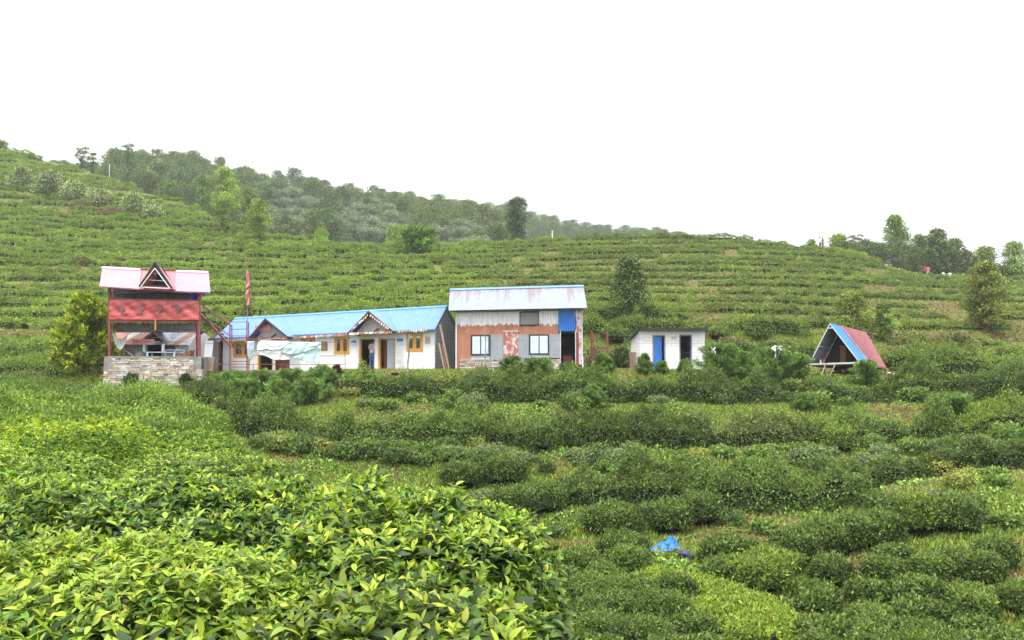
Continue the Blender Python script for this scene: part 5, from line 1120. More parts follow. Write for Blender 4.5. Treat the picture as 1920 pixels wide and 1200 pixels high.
for px in (434.5, 464): mb.bar(P(px, 648, Ys), np.append(P(px + 2, 697, Ys - .9)[:2], PADZ), .05)
mb.build('lower_stringer', M_REDS, st)
rail = empty('railing', P(560, 697, 45.2), 'thin steel pipe railing along the terrace edge in front of the long white house', 'railing')
Yr = 45.0
for py0, py1, x0 in ((640.5, 641.5, 465), (666, 667.5, 465), (683, 683.5, 405)):
    mb = MB(); mb.tube(P(x0, py0, Yr), P(647, py1, Yr), .016, n=5); mb.build('rail', M_REDS, rail)
for px, t_ in ((405, 683), (540, 641), (647, 641), (475, 683)):
    mb = MB(); mb.tube(P(px, t_, Yr), np.append(P(px, 697, Yr)[:2], PADZ - .1), .018, n=5); mb.build('post', M_REDS, rail)
# washing on the railing
def hang(name, top, bot, label, mat, seed, Yo=0.03, nu=26, nv=14, cat='sheet'):
    """cloth patch between an upper and a lower outline given in picture points"""
    r = RS(seed); tp = np.array(top, float); bt = np.array(bot, float); ph = r.uniform(0, 6)
    def fn(a, b_):
        t = np.array([np.interp(a, np.linspace(0, 1, len(tp)), tp[:, k]) for k in range(2)]); q = np.array([np.interp(a, np.linspace(0, 1, len(bt)), bt[:, k]) for k in range(2)])
        p = t * (1 - b_) + q * b_; w3 = P(p[0], p[1], Yr - Yo); w3 = w3 + np.array([0, -1, 0]) * (.022 * math.sin(a * 17 + ph + b_ * 2.5) * (.25 + b_) + .012 * math.sin(a * 37 + ph * 2 + b_ * 4) * (.3 + b_) + .03 * float(noise(a * 5, b_ * 4, seed)))
        return w3
    g = MB(); g.sheet(fn, nu * 2, nv); o = g.build(name, mat, None, loc=fn(.5, 0), smooth=True); m = o.modifiers.new('thickness', 'SOLIDIFY'); m.thickness = .012; return tag(o, label, cat)
hang('towel', [(463, 640), (477, 640)], [(464, 668), (468, 678), (476, 664)], 'blue grey towel hanging from the railing beside the red stair', M_CB, 1, .06, 14, cat='towel')
hang('bedsheet', [(484, 642), (490, 638.5), (510, 639), (541, 639)], [(481, 657), (500, 655), (512, 656.5), (526, 656), (541, 643)], 'white bedsheet bunched over the top rail of the railing', M_CW, 2, .16)
hang('bedsheet', [(482, 657), (500, 657), (526, 657), (545, 658)], [(484, 664), (498, 668), (515, 675), (530, 675), (545, 674)], 'white bedsheet draped lower over the middle rail', M_CW, 3, .08)
hang('bedsheet', [(541, 641), (570, 641), (602, 642)], [(526, 660), (535, 664), (552, 665), (572, 660), (585, 655), (602, 653)], 'pale blue green bedsheet folded over the top rail', M_CT, 4, .18)
hang('bedsheet', [(545, 664), (570, 659), (601, 653)], [(540, 668), (560, 674), (582, 680), (600, 681)], 'pale blue green bedsheet whose loose corner hangs to the bottom rail', M_CT, 5, .1)
# hanging white board and timber by the shed
g = MB(); p = [P(385, 639, 47.0), P(400, 639, 47.0), P(397, 672, 46.9), P(381.5, 672, 46.9)]; g.prism(p, [0, .05, 0]); o = g.build('panel', M_WHITE, None, loc=p[3]); tag(o, 'white rigid panel standing tilted before the grey lean-to', 'panel')
g = MB(); g.prism([q + np.array([0, -.01, 0]) for q in (P(385, 643, 46.95), P(399.7, 643, 46.95), P(399.6, 644, 46.95), P(384.8, 644, 46.95))], [0, -.01, 0]); g.build('panel_seam', M_PLASTER, o)
for i in range(5):
    g = MB(); px = 384 + i * 3.4; g.bar(P(px + 3, 673 - i, 46.7), np.append(P(px, 698, 46.5)[:2], PADZ), .09); o = g.build('plank', M_WOOD, None, loc=np.append(P(px, 698, 46.5)[:2], PADZ)); tag(o, 'weathered plank of the bundle propped under the white panel', 'plank', 'planks propped under the white panel')
# flag
fp = empty('flag', P(463.5, 600, 46.7), 'faded red ribbon flag on a thin pole rising above the stair', 'flag')
g = MB(); g.tube(P(464, 606, 46.75), P(462.5, 495, 46.75), .022, .014, 6); g.build('pole', M_STICK, fp)
g = MB(); tl = [(462.6, 497), (462.2, 515), (460.5, 538), (461, 541), (461, 555), (462, 572)]; tr_ = [(463, 497), (466, 515), (469, 536), (466.5, 543), (467.5, 556), (468.5, 572)]
def ffn(a, b_):
    L0 = [np.interp(b_, np.linspace(0, 1, 6), [q[k] for q in tl]) for k in (0, 1)]; R0 = [np.interp(b_, np.linspace(0, 1, 6), [q[k] for q in tr_]) for k in (0, 1)]
    return P(L0[0] * (1 - a) + R0[0] * a, L0[1] * (1 - a) + R0[1] * a, 46.72) + np.array([0, .08 * math.sin(b_ * 22 + a * 3), 0])
g.sheet(ffn, 6, 40); g.build('cloth', plain('flag_cloth', (.62, .10, .14), .7, .15, 3, c2=(.75, .3, .34)), fp, smooth=True)
# ------------------------------------------------------------------ two storey tin house
TH = Facade(855, 45.3, 1092, 44.9)
tin = empty('tin_house', TH.at(975, 692), 'two storey patched tin house in white, brown and grey under a rust streaked roof', 'house')
def tpanel(r, m, name='wall_panel', off=0, par=None, pitch=.085, lift=0):
    a0, a1, z0, z1 = rect(TH, r); g = MB(); corr(g, TH.pt(a0, z0, off), TH.pt(a1, z0, off), TH.pt(a1, z1, off), TH.pt(a0, z1, off), pitch, .012, 1); return g.build(name, m, par or tin)
zgT = PADZ - .05
M_UPW, nt, b = newmat('upper_white_sheet')  # whitewash over brown: ragged painted edge
v = coords(nt); sp = N(nt, 'ShaderNodeSeparateXYZ'); nt.links.new(v, sp.inputs[0])
nn_ = N(nt, 'ShaderNodeTexNoise'); nn_.inputs['Scale'].default_value = 5; nn_.inputs['Detail'].default_value = 6; nt.links.new(coords(nt, (1.2, 1, .5)), nn_.inputs['Vector'])
ad = N(nt, 'ShaderNodeMath', operation='MULTIPLY_ADD'); ad.inputs[1].default_value = .55; nt.links.new(nn_.outputs[0], ad.inputs[0]); nt.links.new(sp.outputs[2], ad.inputs[2])
edge = TH.sz(900, 609)[1] - float(ORG[tin.name][2]); mr = N(nt, 'ShaderNodeMapRange'); mr.inputs[1].default_value = edge + .27; mr.inputs[2].default_value = edge + .30; nt.links.new(ad.outputs[0], mr.inputs[0])
wn = noisen(nt, coords(nt, (2.5, 1, .3)), 3, 5, .7, .45, .7)
nt.links.new(mixc(nt, mr.outputs[0], mixc(nt, noisen(nt, v, 2, 3), (.44, .20, .12), (.36, .15, .09)), mixc(nt, wn, (.72, .71, .74), (.48, .47, .50))), b.inputs['Base Color']); b.inputs['Roughness'].default_value = .55
for r in ((855, 580, 975.5, 628), (975, 611, 1047.5, 627), (1010.5, 579, 1047, 611.5)): tpanel(r, M_UPW)
tpanel((975, 585, 1010.5, 610), M_GREY, off=-.1)
tpanel((857, 627, 884, 691), M_BROWNP); tpanel((918, 626, 944.5, 674), M_GREY); tpanel((884, 666.5, 919, 674), M_GALV); tpanel((944, 621, 971.5, 692), M_PEEL, 'door_panel', off=.03)
tpanel((971, 626, 992.5, 672), M_GREY); tpanel((1028.5, 626, 1051.5, 671), M_GREY); tpanel((992, 664, 1029, 672), M_GALV); tpanel((1079.5, 579, 1092, 684), M_PEELW)
tpanel((1047, 577.5, 1078.5, 620.5), plain('bright_blue_sheet', (.02, .17, .62), .45, .08, 3), 'blue_panel', off=.05); tpanel((980.5, 577, 1012, 585), plain('navy_sheet', (.03, .08, .24), .5, .1, 3), 'vent_panel', off=.03)
for r in ((943, 620.2, 972, 621.6), (854.5, 580, 856.6, 692), (1090.6, 580, 1092.6, 692), (1078.4, 620, 1080, 692), (1050, 620, 1051.6, 692)): g = MB(); TH.quad(g, r, .055, .05); g.build('trim_strip', M_WHITEP, tin)
g = MB(); TH.quad(g, (1079.8, 623, 1085, 690), .05, .1); g.build('red_jamb', M_REDP, tin)
for r in ((883, 628, 919.5, 666.5), (992, 627, 1029.5, 665)): window(TH, r, tin, M_BLACK, M_GL1, .05, .075, 1, False, rec=.04)
window(TH, (974.5, 585, 1010.5, 610), tin, M_BLACK, plain('grey_shutter', (.22, .22, .24), .6, .08, 3), .06, .04, 0, False, 'shutter', rec=.02)
# stone base, structure, interior
def stones(fc, r, off, th, mat, parent, name, rows, wid, seed, cols, jit=.02, overlap=0):
    a0, z1 = fc.sz(r[0], r[1]); a1, z0 = fc.sz(r[2], r[3]); rr = RS(seed); g = MB(); cc = []; hh = (z1 - z0) / rows
    zc = z0
    while zc < z1 - hh * .35:
        h = min(hh * rr.uniform(.65, 1.35), z1 - zc); a = a0 + rr.uniform(-.1, 0)
        while a < a1:
            w_ = wid * rr.uniform(.45, 1.6); b0, b1 = max(a, a0), min(a + w_, a1)
            if b1 - b0 > .03:
                o_ = off + rr.uniform(-jit, jit); sk = rr.uniform(-.012, .012); gp = .006
                g.prism([fc.pt(b0 + gp, zc + gp + sk, o_), fc.pt(b1 - gp, zc + gp - sk, o_ + rr.uniform(-.008, .008)), fc.pt(b1 - gp + rr.uniform(-.01, .01), zc + h - gp, o_), fc.pt(b0 + gp + rr.uniform(-.01, .01), zc + h - gp - abs(sk) * .4, o_)], -fc.n * th)
                c = np.array(cols[rr.randint(len(cols))]) * rr.uniform(.75, 1.15); cc += [c] * 8
            a += w_
        zc += h
    return g.build(name, mat, parent, col=np.array(cc))
M_STONE, nt, b = newmat('dry_stone'); a_ = N(nt, 'ShaderNodeAttribute', attribute_name='Col'); v = coords(nt)
c_ = mixc(nt, noisen(nt, v, 9, 5, .7, .35, .7), a_.outputs['Color'], mixc(nt, 1.0, a_.outputs['Color'], (.6, .56, .5), 'MULTIPLY')); nt.links.new(mixc(nt, noisen(nt, v, 1.1, 5, .7, .52, .75), c_, mixc(nt, .6, c_, (.2, .16, .13))), b.inputs['Base Color']); b.inputs['Roughness'].default_value = .9
bump(nt, b, noisen(nt, v, 22, 4, .6, 0, 1), .5, .02)
SCOL = [(.56, .53, .49), (.64, .61, .58), (.60, .48, .36), (.42, .38, .34), (.54, .43, .33), (.66, .64, .62), (.30, .26, .23)]
M_JOINT = plain('earth_mortar', (.10, .08, .07), .95, .2, 5)
for r in ((862, 674, 944, 700), (971, 672, 1051, 700)):
    stones(TH, r, .06, .2, M_STONE, tin, 'stone_base', 7, .24, int(r[0]), SCOL); g = MB(); TH.quad(g, (r[0], r[1] + 1, r[2], r[3]), .01, .1); g.build('base_mortar', M_JOINT, tin)
g = MB(); a0, a1 = TH.sz(855, 600)[0], TH.sz(1092, 600)[0]; zE0, zE1 = TH.sz(855, 580)[1], TH.sz(1092, 576)[1]; D2 = 4.4
TH.blk(g, a0, a1, zgT, zE0 - .1, -D2, .06)
for a in (a0, a1): g.prism([TH.pt(a, zgT, -.03), TH.pt(a, zgT, -D2), TH.pt(a, zE0 - .1, -D2), TH.pt(a, zE0 + 1.2, -2.2), TH.pt(a, zE0 - .05, -.03)], -TH.t * .04 * (1 if a == a1 else -1))
g.build('side_wall', M_GREY, tin)
g = MB(); TH.blk(g, a0 + .05, a1 - .05, zgT, zgT + .06, -.1, D2 - .2); TH.blk(g, a0 + .05, a1 - .05, TH.sz(1060, 620)[1] - .1, TH.sz(1060, 620)[1], -.05, D2 - .2)
for px in (1046, 1083): a_ = TH.sz(px, 660)[0]; g.prism([TH.pt(a_, zgT, -.04), TH.pt(a_, zgT, -3), TH.pt(a_, 1.8, -3), TH.pt(a_, 1.8, -.04)], TH.t * .04)
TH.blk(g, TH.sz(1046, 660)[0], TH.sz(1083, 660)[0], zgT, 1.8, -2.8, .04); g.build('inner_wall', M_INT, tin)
eL, eR = TH.at(841, 582, .45), TH.at(1101, 577, .45); rL, rR = TH.at(843.5, 543, -2.1), TH.at(1094, 536, -2.1)
g = MB(); corr(g, eL, eR, rR, rL, .1, .016, 3); roof = g.build('roof', M_RUSTROOF, tin); streaky(M_RUSTROOF, rL[2] - ORG[tin.name][2], 1.25)
g = MB(); bl_, br_ = rL - TH.n * 2.6 + [0, 0, -1.3], rR - TH.n * 2.6 + [0, 0, -1.3]; corr(g, br_, bl_, rL, rR, .1, .016, 2); g.build('rear_roof', M_GREY, tin)
g = MB(); d_ = nrm(eL - rL) * .2; g.prism([rL + [0, 0, .06], rR + [0, 0, .06], rR + d_ + [0, 0, .05], rL + d_ + [0, 0, .05]], [0, 0, -.02]); g.prism([rL + [0, 0, .06], rR + [0, 0, .06], rR - TH.n * .15, rL - TH.n * .15], [0, 0, -.02]); g.build('ridge_cap', M_BLUE, roof)
g = MB(); g.bar(eL + [0, 0, -.06] - TH.n * .35, eR + [0, 0, -.06] - TH.n * .35, .07); g.build('eave_beam', M_WOOD, roof)
# things in the doorway
g = MB(); c = TH.at(1066, 686, -.8); c[2] = zgT + .06
g.prism([c + [-.28, 0, 0], c + [.28, 0, 0], c + [.28, 0, .42], c + [-.28, 0, .42]], [0, .45, 0]); g.prism([c + [-.28, .4, .42], c + [.28, .4, .42], c + [.25, .48, .85], c + [-.25, .48, .85]], [0, .04, 0]); o = g.build('plastic_chair', M_RED, None, loc=c); tag(o, 'red plastic chair inside the doorway of the tin house', 'chair')
mound = MB()
# sticks, stake, red frame
def stick(pxa, pya, pxb, pyb, Y, r_, label, name='pole', mat=M_STICK, cat='pole', n=7, group=None, wob=.03, zg_=None):
    rr = RS(int(pxa * 7)); a, b_ = P(pxa, pya, Y), P(pxb, pyb, Y)
    if zg_ is not None: b_[2] = zg_
    q = [a + (b_ - a) * t + (rr.normal(0, wob, 3) * [1, 1, 0] if 0 < t < 1 else 0) for t in np.linspace(0, 1, n)]; g = MB()
    for i in range(n - 1): g.tube(q[i], q[i + 1], r_ * (.75 + .25 * i / n), r_ * (.75 + .25 * (i + 1) / n), 6)
    o = g.build(name, mat, None, loc=q[-1]); return tag(o, label, cat, group)
stick(768, 627, 764, 736, 42.2, .05, 'crooked pale wooden pole standing before the right window of the long house', zg_=gz0(P(764, 0, 42.2)[0], 42.2) - .1)
stick(908.5, 611, 910, 690, 44.3, .035, 'thin crooked stick standing before the left window of the tin house', zg_=PADZ - .1)
stick(1092.5, 668, 1093, 696, 44.2, .045, 'short white stake at the right corner of the tin house', mat=M_WHITE, zg_=PADZ, wob=0)
stick(1092, 672, 1092.5, 696, 44.5, .03, 'white pipe behind the short white stake', mat=M_WHITE, zg_=PADZ, wob=0)
fr = empty('climbing_rack', P(1125, 690, 45.5), 'rusty red steel frame standing between the tin house and the outhouse', 'rack')
for a, b_, w_ in (((1109, 621), (1110, 692), .1), ((1138, 620), (1142, 692), .09), ((1112, 622), (1116, 690), .05)): g = MB(); p1 = P(b_[0], b_[1], 45.5); p1[2] = PADZ; g.bar(P(a[0], a[1], 45.5), p1, w_); g.build('post', M_REDP, fr)
for y0, y1, w_ in ((654, 655, .07), (662, 664, .03), (672, 674, .03)): g = MB(); g.bar(P(1110, y0, 45.5), P(1140, y1, 45.5), w_); g.build('crossbar', M_REDP, fr)
# wires
for i, (a, b_, sag, lab) in enumerate([((768, 637), (1330, 628), .15, 'upper fence wire stretched from the crooked pole past the tin house'), ((766, 660), (1330, 660), .12, 'lower fence wire stretched across the tin house front'), ((660, 642), (768, 634), .05, 'thin wire from the railing to the crooked pole')]):
    g = MB(); A_, B_ = P(a[0], a[1], 44.0), P(b_[0], b_[1], 44.0); q = [A_ + (B_ - A_) * t - np.array([0, 0, sag * 4 * t * (1 - t)]) for t in np.linspace(0, 1, 14)]; g.path(q, .006, 4); o = g.build('wire', M_WIRE, None, loc=A_); tag(o, lab, 'wire')
# ------------------------------------------------------------------ outhouse
OH = Facade(1200, 45.5, 1322, 45.5)
out = empty('outhouse', OH.at(1260, 692), 'small flat white brick outhouse with one blue door and one dark doorway', 'outhouse')
a0, a1, z0, z1 = rect(OH, (1200, 617, 1322, 692)); z0 = PADZ - .15; hs = [rect(OH, (1223, 628, 1248, 692)), rect(OH, (1273.5, 627, 1298, 692))]; hs = [(h[0], h[1], PADZ - .05, h[3]) for h in hs]
g = MB(); wall_holes(OH, g, a0, a1, z0, z1, hs, 0, .14); zb_ = z1 - .4; Dp = 3.4
g.prism([OH.pt(a0, z0, -.141), OH.pt(a0, z0, -Dp), OH.pt(a0, zb_, -Dp), OH.pt(a0, z1, -.141)], OH.t * .14); g.prism([OH.pt(a1, z0, -.141), OH.pt(a1, z0, -Dp), OH.pt(a1, zb_, -Dp), OH.pt(a1, z1, -.141)], -OH.t * .14)
OH.blk(g, a0, a1, z0, zb_, -Dp, .14); g.build('wall', M_OBLOCK, out)
g = MB(); OH.blk(g, (a0 + a1) / 2 - .06, (a0 + a1) / 2 + .06, z0, z1, -.15, 3); OH.blk(g, a0 + .15, a1 - .15, z0, z1, -1.8, .05); g.build('partition', M_INT, out)
fl, frr = OH.at(1197, 617.5, .3), OH.at(1327, 618.5, .3); bl_, br_ = fl - OH.n * 4.0 + [0, 0, -.5], frr - OH.n * 4.0 + [0, 0, -.5]
g = MB(); corr(g, fl + [0, 0, .07], frr + [0, 0, .07], br_ + [0, 0, .07], bl_ + [0, 0, .07], .2, .02, 2); corr(g, fl + [0, 0, .03], frr + [0, 0, .03], br_ + [0, 0, .03], bl_ + [0, 0, .03], .2, .02, 2); rf = g.build('roof', M_DARK, out)
g = MB(); g.prism([fl + [0, 0, -.05], frr + [0, 0, -.05], frr + [0, 0, .09], fl + [0, 0, .09]], [0, .05, 0]); g.prism([fl, bl_, bl_ + [0, 0, .09], fl + [0, 0, .09]], [.05, 0, 0]); g.build('fascia', M_BLACK, rf)
g = MB()
for px in (1215, 1254, 1300): a_ = OH.sz(px, 620)[0]; g.bar(OH.pt(a_, fl[2] - .03, .25), OH.pt(a_, fl[2] - .12, -.3), .06)
g.build('rafter', M_WOOD, rf)
for i, h in enumerate(hs):
    g = MB(); fw = .06; OH.blk(g, h[0], h[0] + fw, h[2], h[3], .01, .12); OH.blk(g, h[1] - fw, h[1], h[2], h[3], .01, .12); OH.blk(g, h[0] + fw, h[1] - fw, h[3] - fw, h[3], .01, .12); f_ = g.build('door_frame', M_CONC, out)
    g = MB(); w_ = h[1] - h[0] - 2 * fw
    if i == 0:
        p0 = OH.pt(h[0] + fw, 0, -.03); dv = nrm(OH.t * 1 - OH.n * .25); q = p0 + dv * w_ * .86; lo, hi = h[2] + .04, h[3] - fw
        g.prism([p0 + [0, 0, lo], q + [0, 0, lo], q + [0, 0, hi], p0 + [0, 0, hi]], OH.n * -.03); g.build('door', M_BLUED, f_)
    else:
        p0 = OH.pt(h[1] - fw, 0, -.05); q = p0 - OH.n * .75 - OH.t * .1; lo, hi = h[2] + .04, h[3] - fw
        g.prism([p0 + [0, 0, lo], q + [0, 0, lo], q + [0, 0, hi], p0 + [0, 0, hi]], -OH.t * .03); g.build('door', plain('dull_blue_door', (.04, .06, .13), .6, .2, 3), f_)
g = MB(); OH.quad(g, (1259, 634, 1268, 635), .02, .02); OH.quad(g, (1260, 631, 1261, 634.5), .02, .02); OH.quad(g, (1265.5, 631, 1266.5, 634.5), .02, .02); g.build('wall_bracket', M_CONC, out)
g = MB()
for i in range(5): px = 1182 + i * 2.2; p0 = P(px, 660, 47.5 - i * .3); p1 = p0.copy(); p1[2] = PADZ; g.bar(p0, p1, .09)
o = g.build('boards', M_WOOD, None, loc=p1); tag(o, 'grey upright boards leaning at the left corner of the outhouse', 'boards')
g = MB(); p = [P(1322, 640, 46), P(1330, 664, 46), P(1323, 664, 46)]; g.prism(p, [0, .05, 0]); o = g.build('board', M_BROWNW, None, loc=p[2]); tag(o, 'brown board leaning on the right side of the outhouse', 'board')
# white rags on the shrubs
def rag(px0, py0, px1, py1, Y, seed, label, mat=M_CW, cat='rag', name='rag'):
    r = RS(seed); g = MB()
    def fn(a, b_):
        w_ = .72 + .45 * float(noise(b_ * 3.3, (a > .5) * 7, seed)); px = (px0 + px1) / 2 + (a - .5) * (px1 - px0) * w_ + 2.5 * float(noise(b_ * 2, 3, seed)); py = py0 + (py1 - py0) * b_ * (.75 + .35 * float(noise(a * 4, 9, seed))) + 3 * float(noise(a * 3, 2, seed))
        return P(px, py, Y + .15 * math.sin(a * 9 + seed) + .25 * float(noise(a * 4, b_ * 4, seed)))
    g.sheet(fn, 14, 14); o = g.build(name, mat, None, loc=fn(.5, 1), smooth=True); m = o.modifiers.new('t', 'SOLIDIFY'); m.thickness = .01; tag(o, label, cat)
rag(1447, 649, 1468, 671, 42.6, 3, 'larger white plastic rag hanging on the shrubs halfway to the A shaped hut'); rag(1334, 652, 1344, 668, 42.6, 4, 'narrow white plastic rag on the shrubs just right of the outhouse'); rag(1664, 698, 1680, 705, 43.5, 5, 'scrap of white plastic on the ground right of the A shaped hut')
# ------------------------------------------------------------------ A shaped hut
ah = empty('a_frame_hut', P(1565, 703, 44), 'A shaped hut with a half blue half faded red sheet roof open at the front', 'hut')
fA, fL, fRt = P(1556, 606, 44.0), P(1517, 683, 44.3), P(1612, 680, 43.4); bA, bRt = P(1624, 623, 48.2), P(1662, 689, 46.6); ext = 1.05
bLf = fL + (bA - fA) * 1.0; bLf = fL + (bRt - fRt)
up_ = lambda p, k: p + np.array([0, 0, k])
fRe = fA + (fRt - fA) * 1.06
def lerp(a, b_, t): return a + (b_ - a) * t
g = MB(); s1 = .30; corr(g, fRe, lerp(fRe, bRt, .42), lerp(fA, bA, .26), fA, .1, .012, 3); rfa = g.build('blue_roof_sheet', rust_metal('cornflower_sheet', (.04, .2, .58), amount=.12, rust=(.2, .3, .55), rough=.55), ah)
g = MB(); o3 = np.array([.0, 0, .012]); corr(g, lerp(fRe, bRt, .40) + o3, bRt + o3, bA + o3, lerp(fA, bA, .24) + o3, .1, .012, 3); g.build('red_roof_sheet', rust_metal('faded_red_sheet', (.21, .055, .065), amount=.35, rust=(.30, .14, .155), rough=.55), ah)
g = MB(); corr(g, bLf, fL + (fL - fA) * .03, fA, bA, .1, .012, 2); g.build('left_roof_sheet', rust_metal('dark_grey_sheet', (.13, .13, .15), amount=.1, rough=.6), ah)
g = MB(); g.bar(up_(fA, -.03), fL, .045); g.bar(up_(fA, -.03), fRt, .045)
for t in (.12,): g.bar(lerp(fA, fL, t), lerp(fA, fRt, t), .05)
dv = nrm(bA - fA); i1 = [p + dv * 1.7 for p in (fA, fL, fRt)]; g.bar(i1[0], i1[1], .05); g.bar(i1[0], i1[2], .05); g.bar(lerp(fA, fL, .56), lerp(i1[0], i1[1], .56), .05)
g.build('frame', M_GALV, ah)
g = MB(); g.bar(lerp(fL, fRt, .0), lerp(fL, fRt, 1), .075); g.build('front_beam', M_GALV, ah)
dl = P(1549, 640, 45.0) ; 
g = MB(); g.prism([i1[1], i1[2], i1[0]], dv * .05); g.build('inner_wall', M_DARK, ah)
g = MB(); base0 = lerp(i1[1], i1[2], .4) - dv * .06; base1 = lerp(i1[1], i1[2], .52) - dv * .06; g.prism([base0, base1, up_(base1, 1.05), up_(base0, 1.05)], -dv * .05); g.build('door', M_BROWNW, ah)
g = MB(); g.prism([fL, fRt, bRt, bLf], [0, 0, -.08]); g.build('floor_deck', M_WOOD, ah)
for p, m_ in ((lerp(fL, fRt, .03), M_TIM), (lerp(fL, fRt, .93), M_WHITE), (bRt, M_WOOD), (bLf, M_WOOD), (lerp(bRt, fRt, .5), M_WOOD)): g = MB(); e = p.copy(); e[2] = gz0(p[0], p[1]) - .1; g.bar(up_(p, -.05), e, .09); g.build('stilt', m_, ah)
ld = empty('ladder', P(1553, 706, 43.2), 'white wooden ladder leaning on the front of the A shaped hut', 'ladder')
for a, b_ in (((1549, 681), (1540, 704)), ((1567, 681), (1556, 706))): g = MB(); g.bar(P(a[0], a[1], 43.5), P(b_[0], b_[1], 43.0), .04); g.build('side_rail', M_PALEBARK, ld)
for t in (.12, .4, .68): g = MB(); g.bar(lerp(P(1549, 681, 43.5), P(1540, 704, 43.0), t), lerp(P(1567, 681, 43.5), P(1556, 706, 43.0), t), .03); g.build('rung', M_PALEBARK, ld)
r = RS(8)
for i in range(16):
    g = MB(); c = P(r.uniform(1530, 1606), r.uniform(691, 702), r.uniform(43.7, 45)); d_ = nrm(r.normal(0, 1, 3) * [1, .5, .35]); L_ = r.uniform(.25, .6); m_ = c + r.normal(0, .06, 3); g.tube(c - d_ * L_ / 2, m_, .05, .06, 7).tube(m_, c + d_ * L_ / 2, .06, .03, 7)
    o = g.build('log', [M_BROWNW, M_DRED, M_BARK][i % 3], None, loc=c); tag(o, 'dark red brown log of the untidy pile under the A shaped hut', 'log', 'logs piled under the A shaped hut')
for i, (px, h, m_, lab) in enumerate([(1532, .28, M_WHITE, 'small white bottle on the deck of the A shaped hut'), (1537.5, .32, M_RED, 'red bottle on the deck of the A shaped hut')]):
    c = lerp(fL, fRt, (px - 1517) / 95) + dv * .5; g = MB(); g.tube(c, up_(c, h * .6), .05, .05, 8).tube(up_(c, h * .6), up_(c, h * .8), .05, .02, 8).tube(up_(c, h * .8), up_(c, h), .02, .02, 8); o = g.build('bottle', m_, None, loc=c); tag(o, lab, 'bottle')
# ------------------------------------------------------------------ red tower on the stone wall
KW = Facade(194, 45.6, 377, 45.6)
sw = empty('stone_wall', KW.at(285, 742), 'rough dry stone retaining wall with concrete corners under the red tower', 'wall')
stones(KW, (194, 692, 377, 757), 0, .3, M_STONE, sw, 'stonework', 15, .3, 3, SCOL); stones(KW, (210, 671, 363, 692), 0, .3, M_STONE, sw, 'stonework', 7, .26, 4, SCOL[2:] + SCOL[:2])
g = MB(); KW.quad(g, (195, 672, 376, 757), -.05, .35); g.build('mortar', M_JOINT, sw)
g = MB(); KW.quad(g, (195, 668, 210, 692), .0, .4); KW.quad(g, (363, 669, 377, 692), .0, .4); g.build('concrete_corner', M_CONC, sw)
g = MB(); KW.quad(g, (210, 668, 363, 671.2), .02, .4); g.build('coping', M_CONC, sw)
g = MB(); g.prism([KW.at(377, 669, 0) + [0, .41, 0], KW.at(377, 757, 0) + [0, .41, 0], KW.at(377, 757, 0) + [0, 2.5, 0], KW.at(377, 669, 0) + [0, 2.5, 0]], [-.3, 0, 0]); g.build('side_wall', M_CONC, sw)
TW = Facade(205, 46.0, 374, 46.0)
tw = empty('viewing_tower', TW.at(289, 668), 'two level open red steel tower with a pink sheet roof and a black framed gable', 'tower')
zD = TW.sz(290, 599.5)[1]; Dt = 2.2
for px, top in ((205.5, 540), (373.5, 546)):
    for dd in (0, Dt):
        g = MB(); qx = px if dd == 0 else (212 if px < 300 else 369.5); p0 = TW.at(qx, 668, -dd); p0[2] = .2 if dd == 0 else -.6; p1 = TW.at(qx, top + dd * 2, -dd); g.bar(p0, p1, .13 if dd == 0 else .09); g.build('post', M_REDP, tw)
aL_, aR_ = TW.sz(205, 600)[0], TW.sz(374, 600)[0]
BLx, BRx = TW.at(212, 600, -Dt), TW.at(370, 600, -Dt)
def tz(p, z): q = np.array(p, float); q[2] = z; return q
FLx, FRx = TW.pt(aL_, 0, -.05), TW.pt(aR_, 0, -.05)
g = MB(); g.prism([tz(p, zD - .06) for p in (FLx, FRx, BRx, BLx)], [0, 0, .06]); dk = g.build('deck', M_DARK, tw)
g = MB(); TW.blk(g, aL_, aR_, zD - .14, zD + .02, .05, .1); g.build('front_beam', M_REDP, tw)
for i in range(7): g = MB(); a_ = aL_ + (aR_ - aL_) * (i + .5) / 7; g.bar(TW.pt(a_, zD - .1, 0), tz(BLx + (BRx - BLx) * ((i + .5) / 7), zD - .12), .06); g.build('joist', M_REDS, dk)
g = MB(); corr(g, tz(BLx, zD - .62), tz(BRx, zD - .62), tz(BRx, zD - .1), tz(BLx, zD - .1), .12, .02, 1); g.build('back_sheet', M_GREY, tw)
# tarpaulin railing with folds and arrow marks
bpts = ((205, 560.5), (374, 563.5), (374, 601), (204.5, 599.5))
def tfn(a, b_):
    t = TW.at(bpts[0][0] * (1 - a) + bpts[1][0] * a, bpts[0][1] * (1 - a) + bpts[1][1] * a, .09); q = TW.at(bpts[3][0] * (1 - a) + bpts[2][0] * a, bpts[3][1] * (1 - a) + bpts[2][1] * a, .09)
    return t * (1 - b_) + q * b_ + TW.n * (.05 * float(fbm(a * 7 + b_ * 4, b_ * 2 - a * 3, 0, 5, 3)) + .03 * math.sin(a * 38 - b_ * 9) * math.sin(b_ * 3.14))
g = MB(); g.sheet(tfn, 110, 26); tp = g.build('tarpaulin', M_REDT, tw, smooth=True); mm = tp.modifiers.new('t', 'SOLIDIFY'); mm.thickness = .01
g = MB(); g.bar(TW.at(204, 560.5, .1), TW.at(374.5, 563.5, .1), .06); g.build('top_rail', M_REDP, tw)
g = MB()
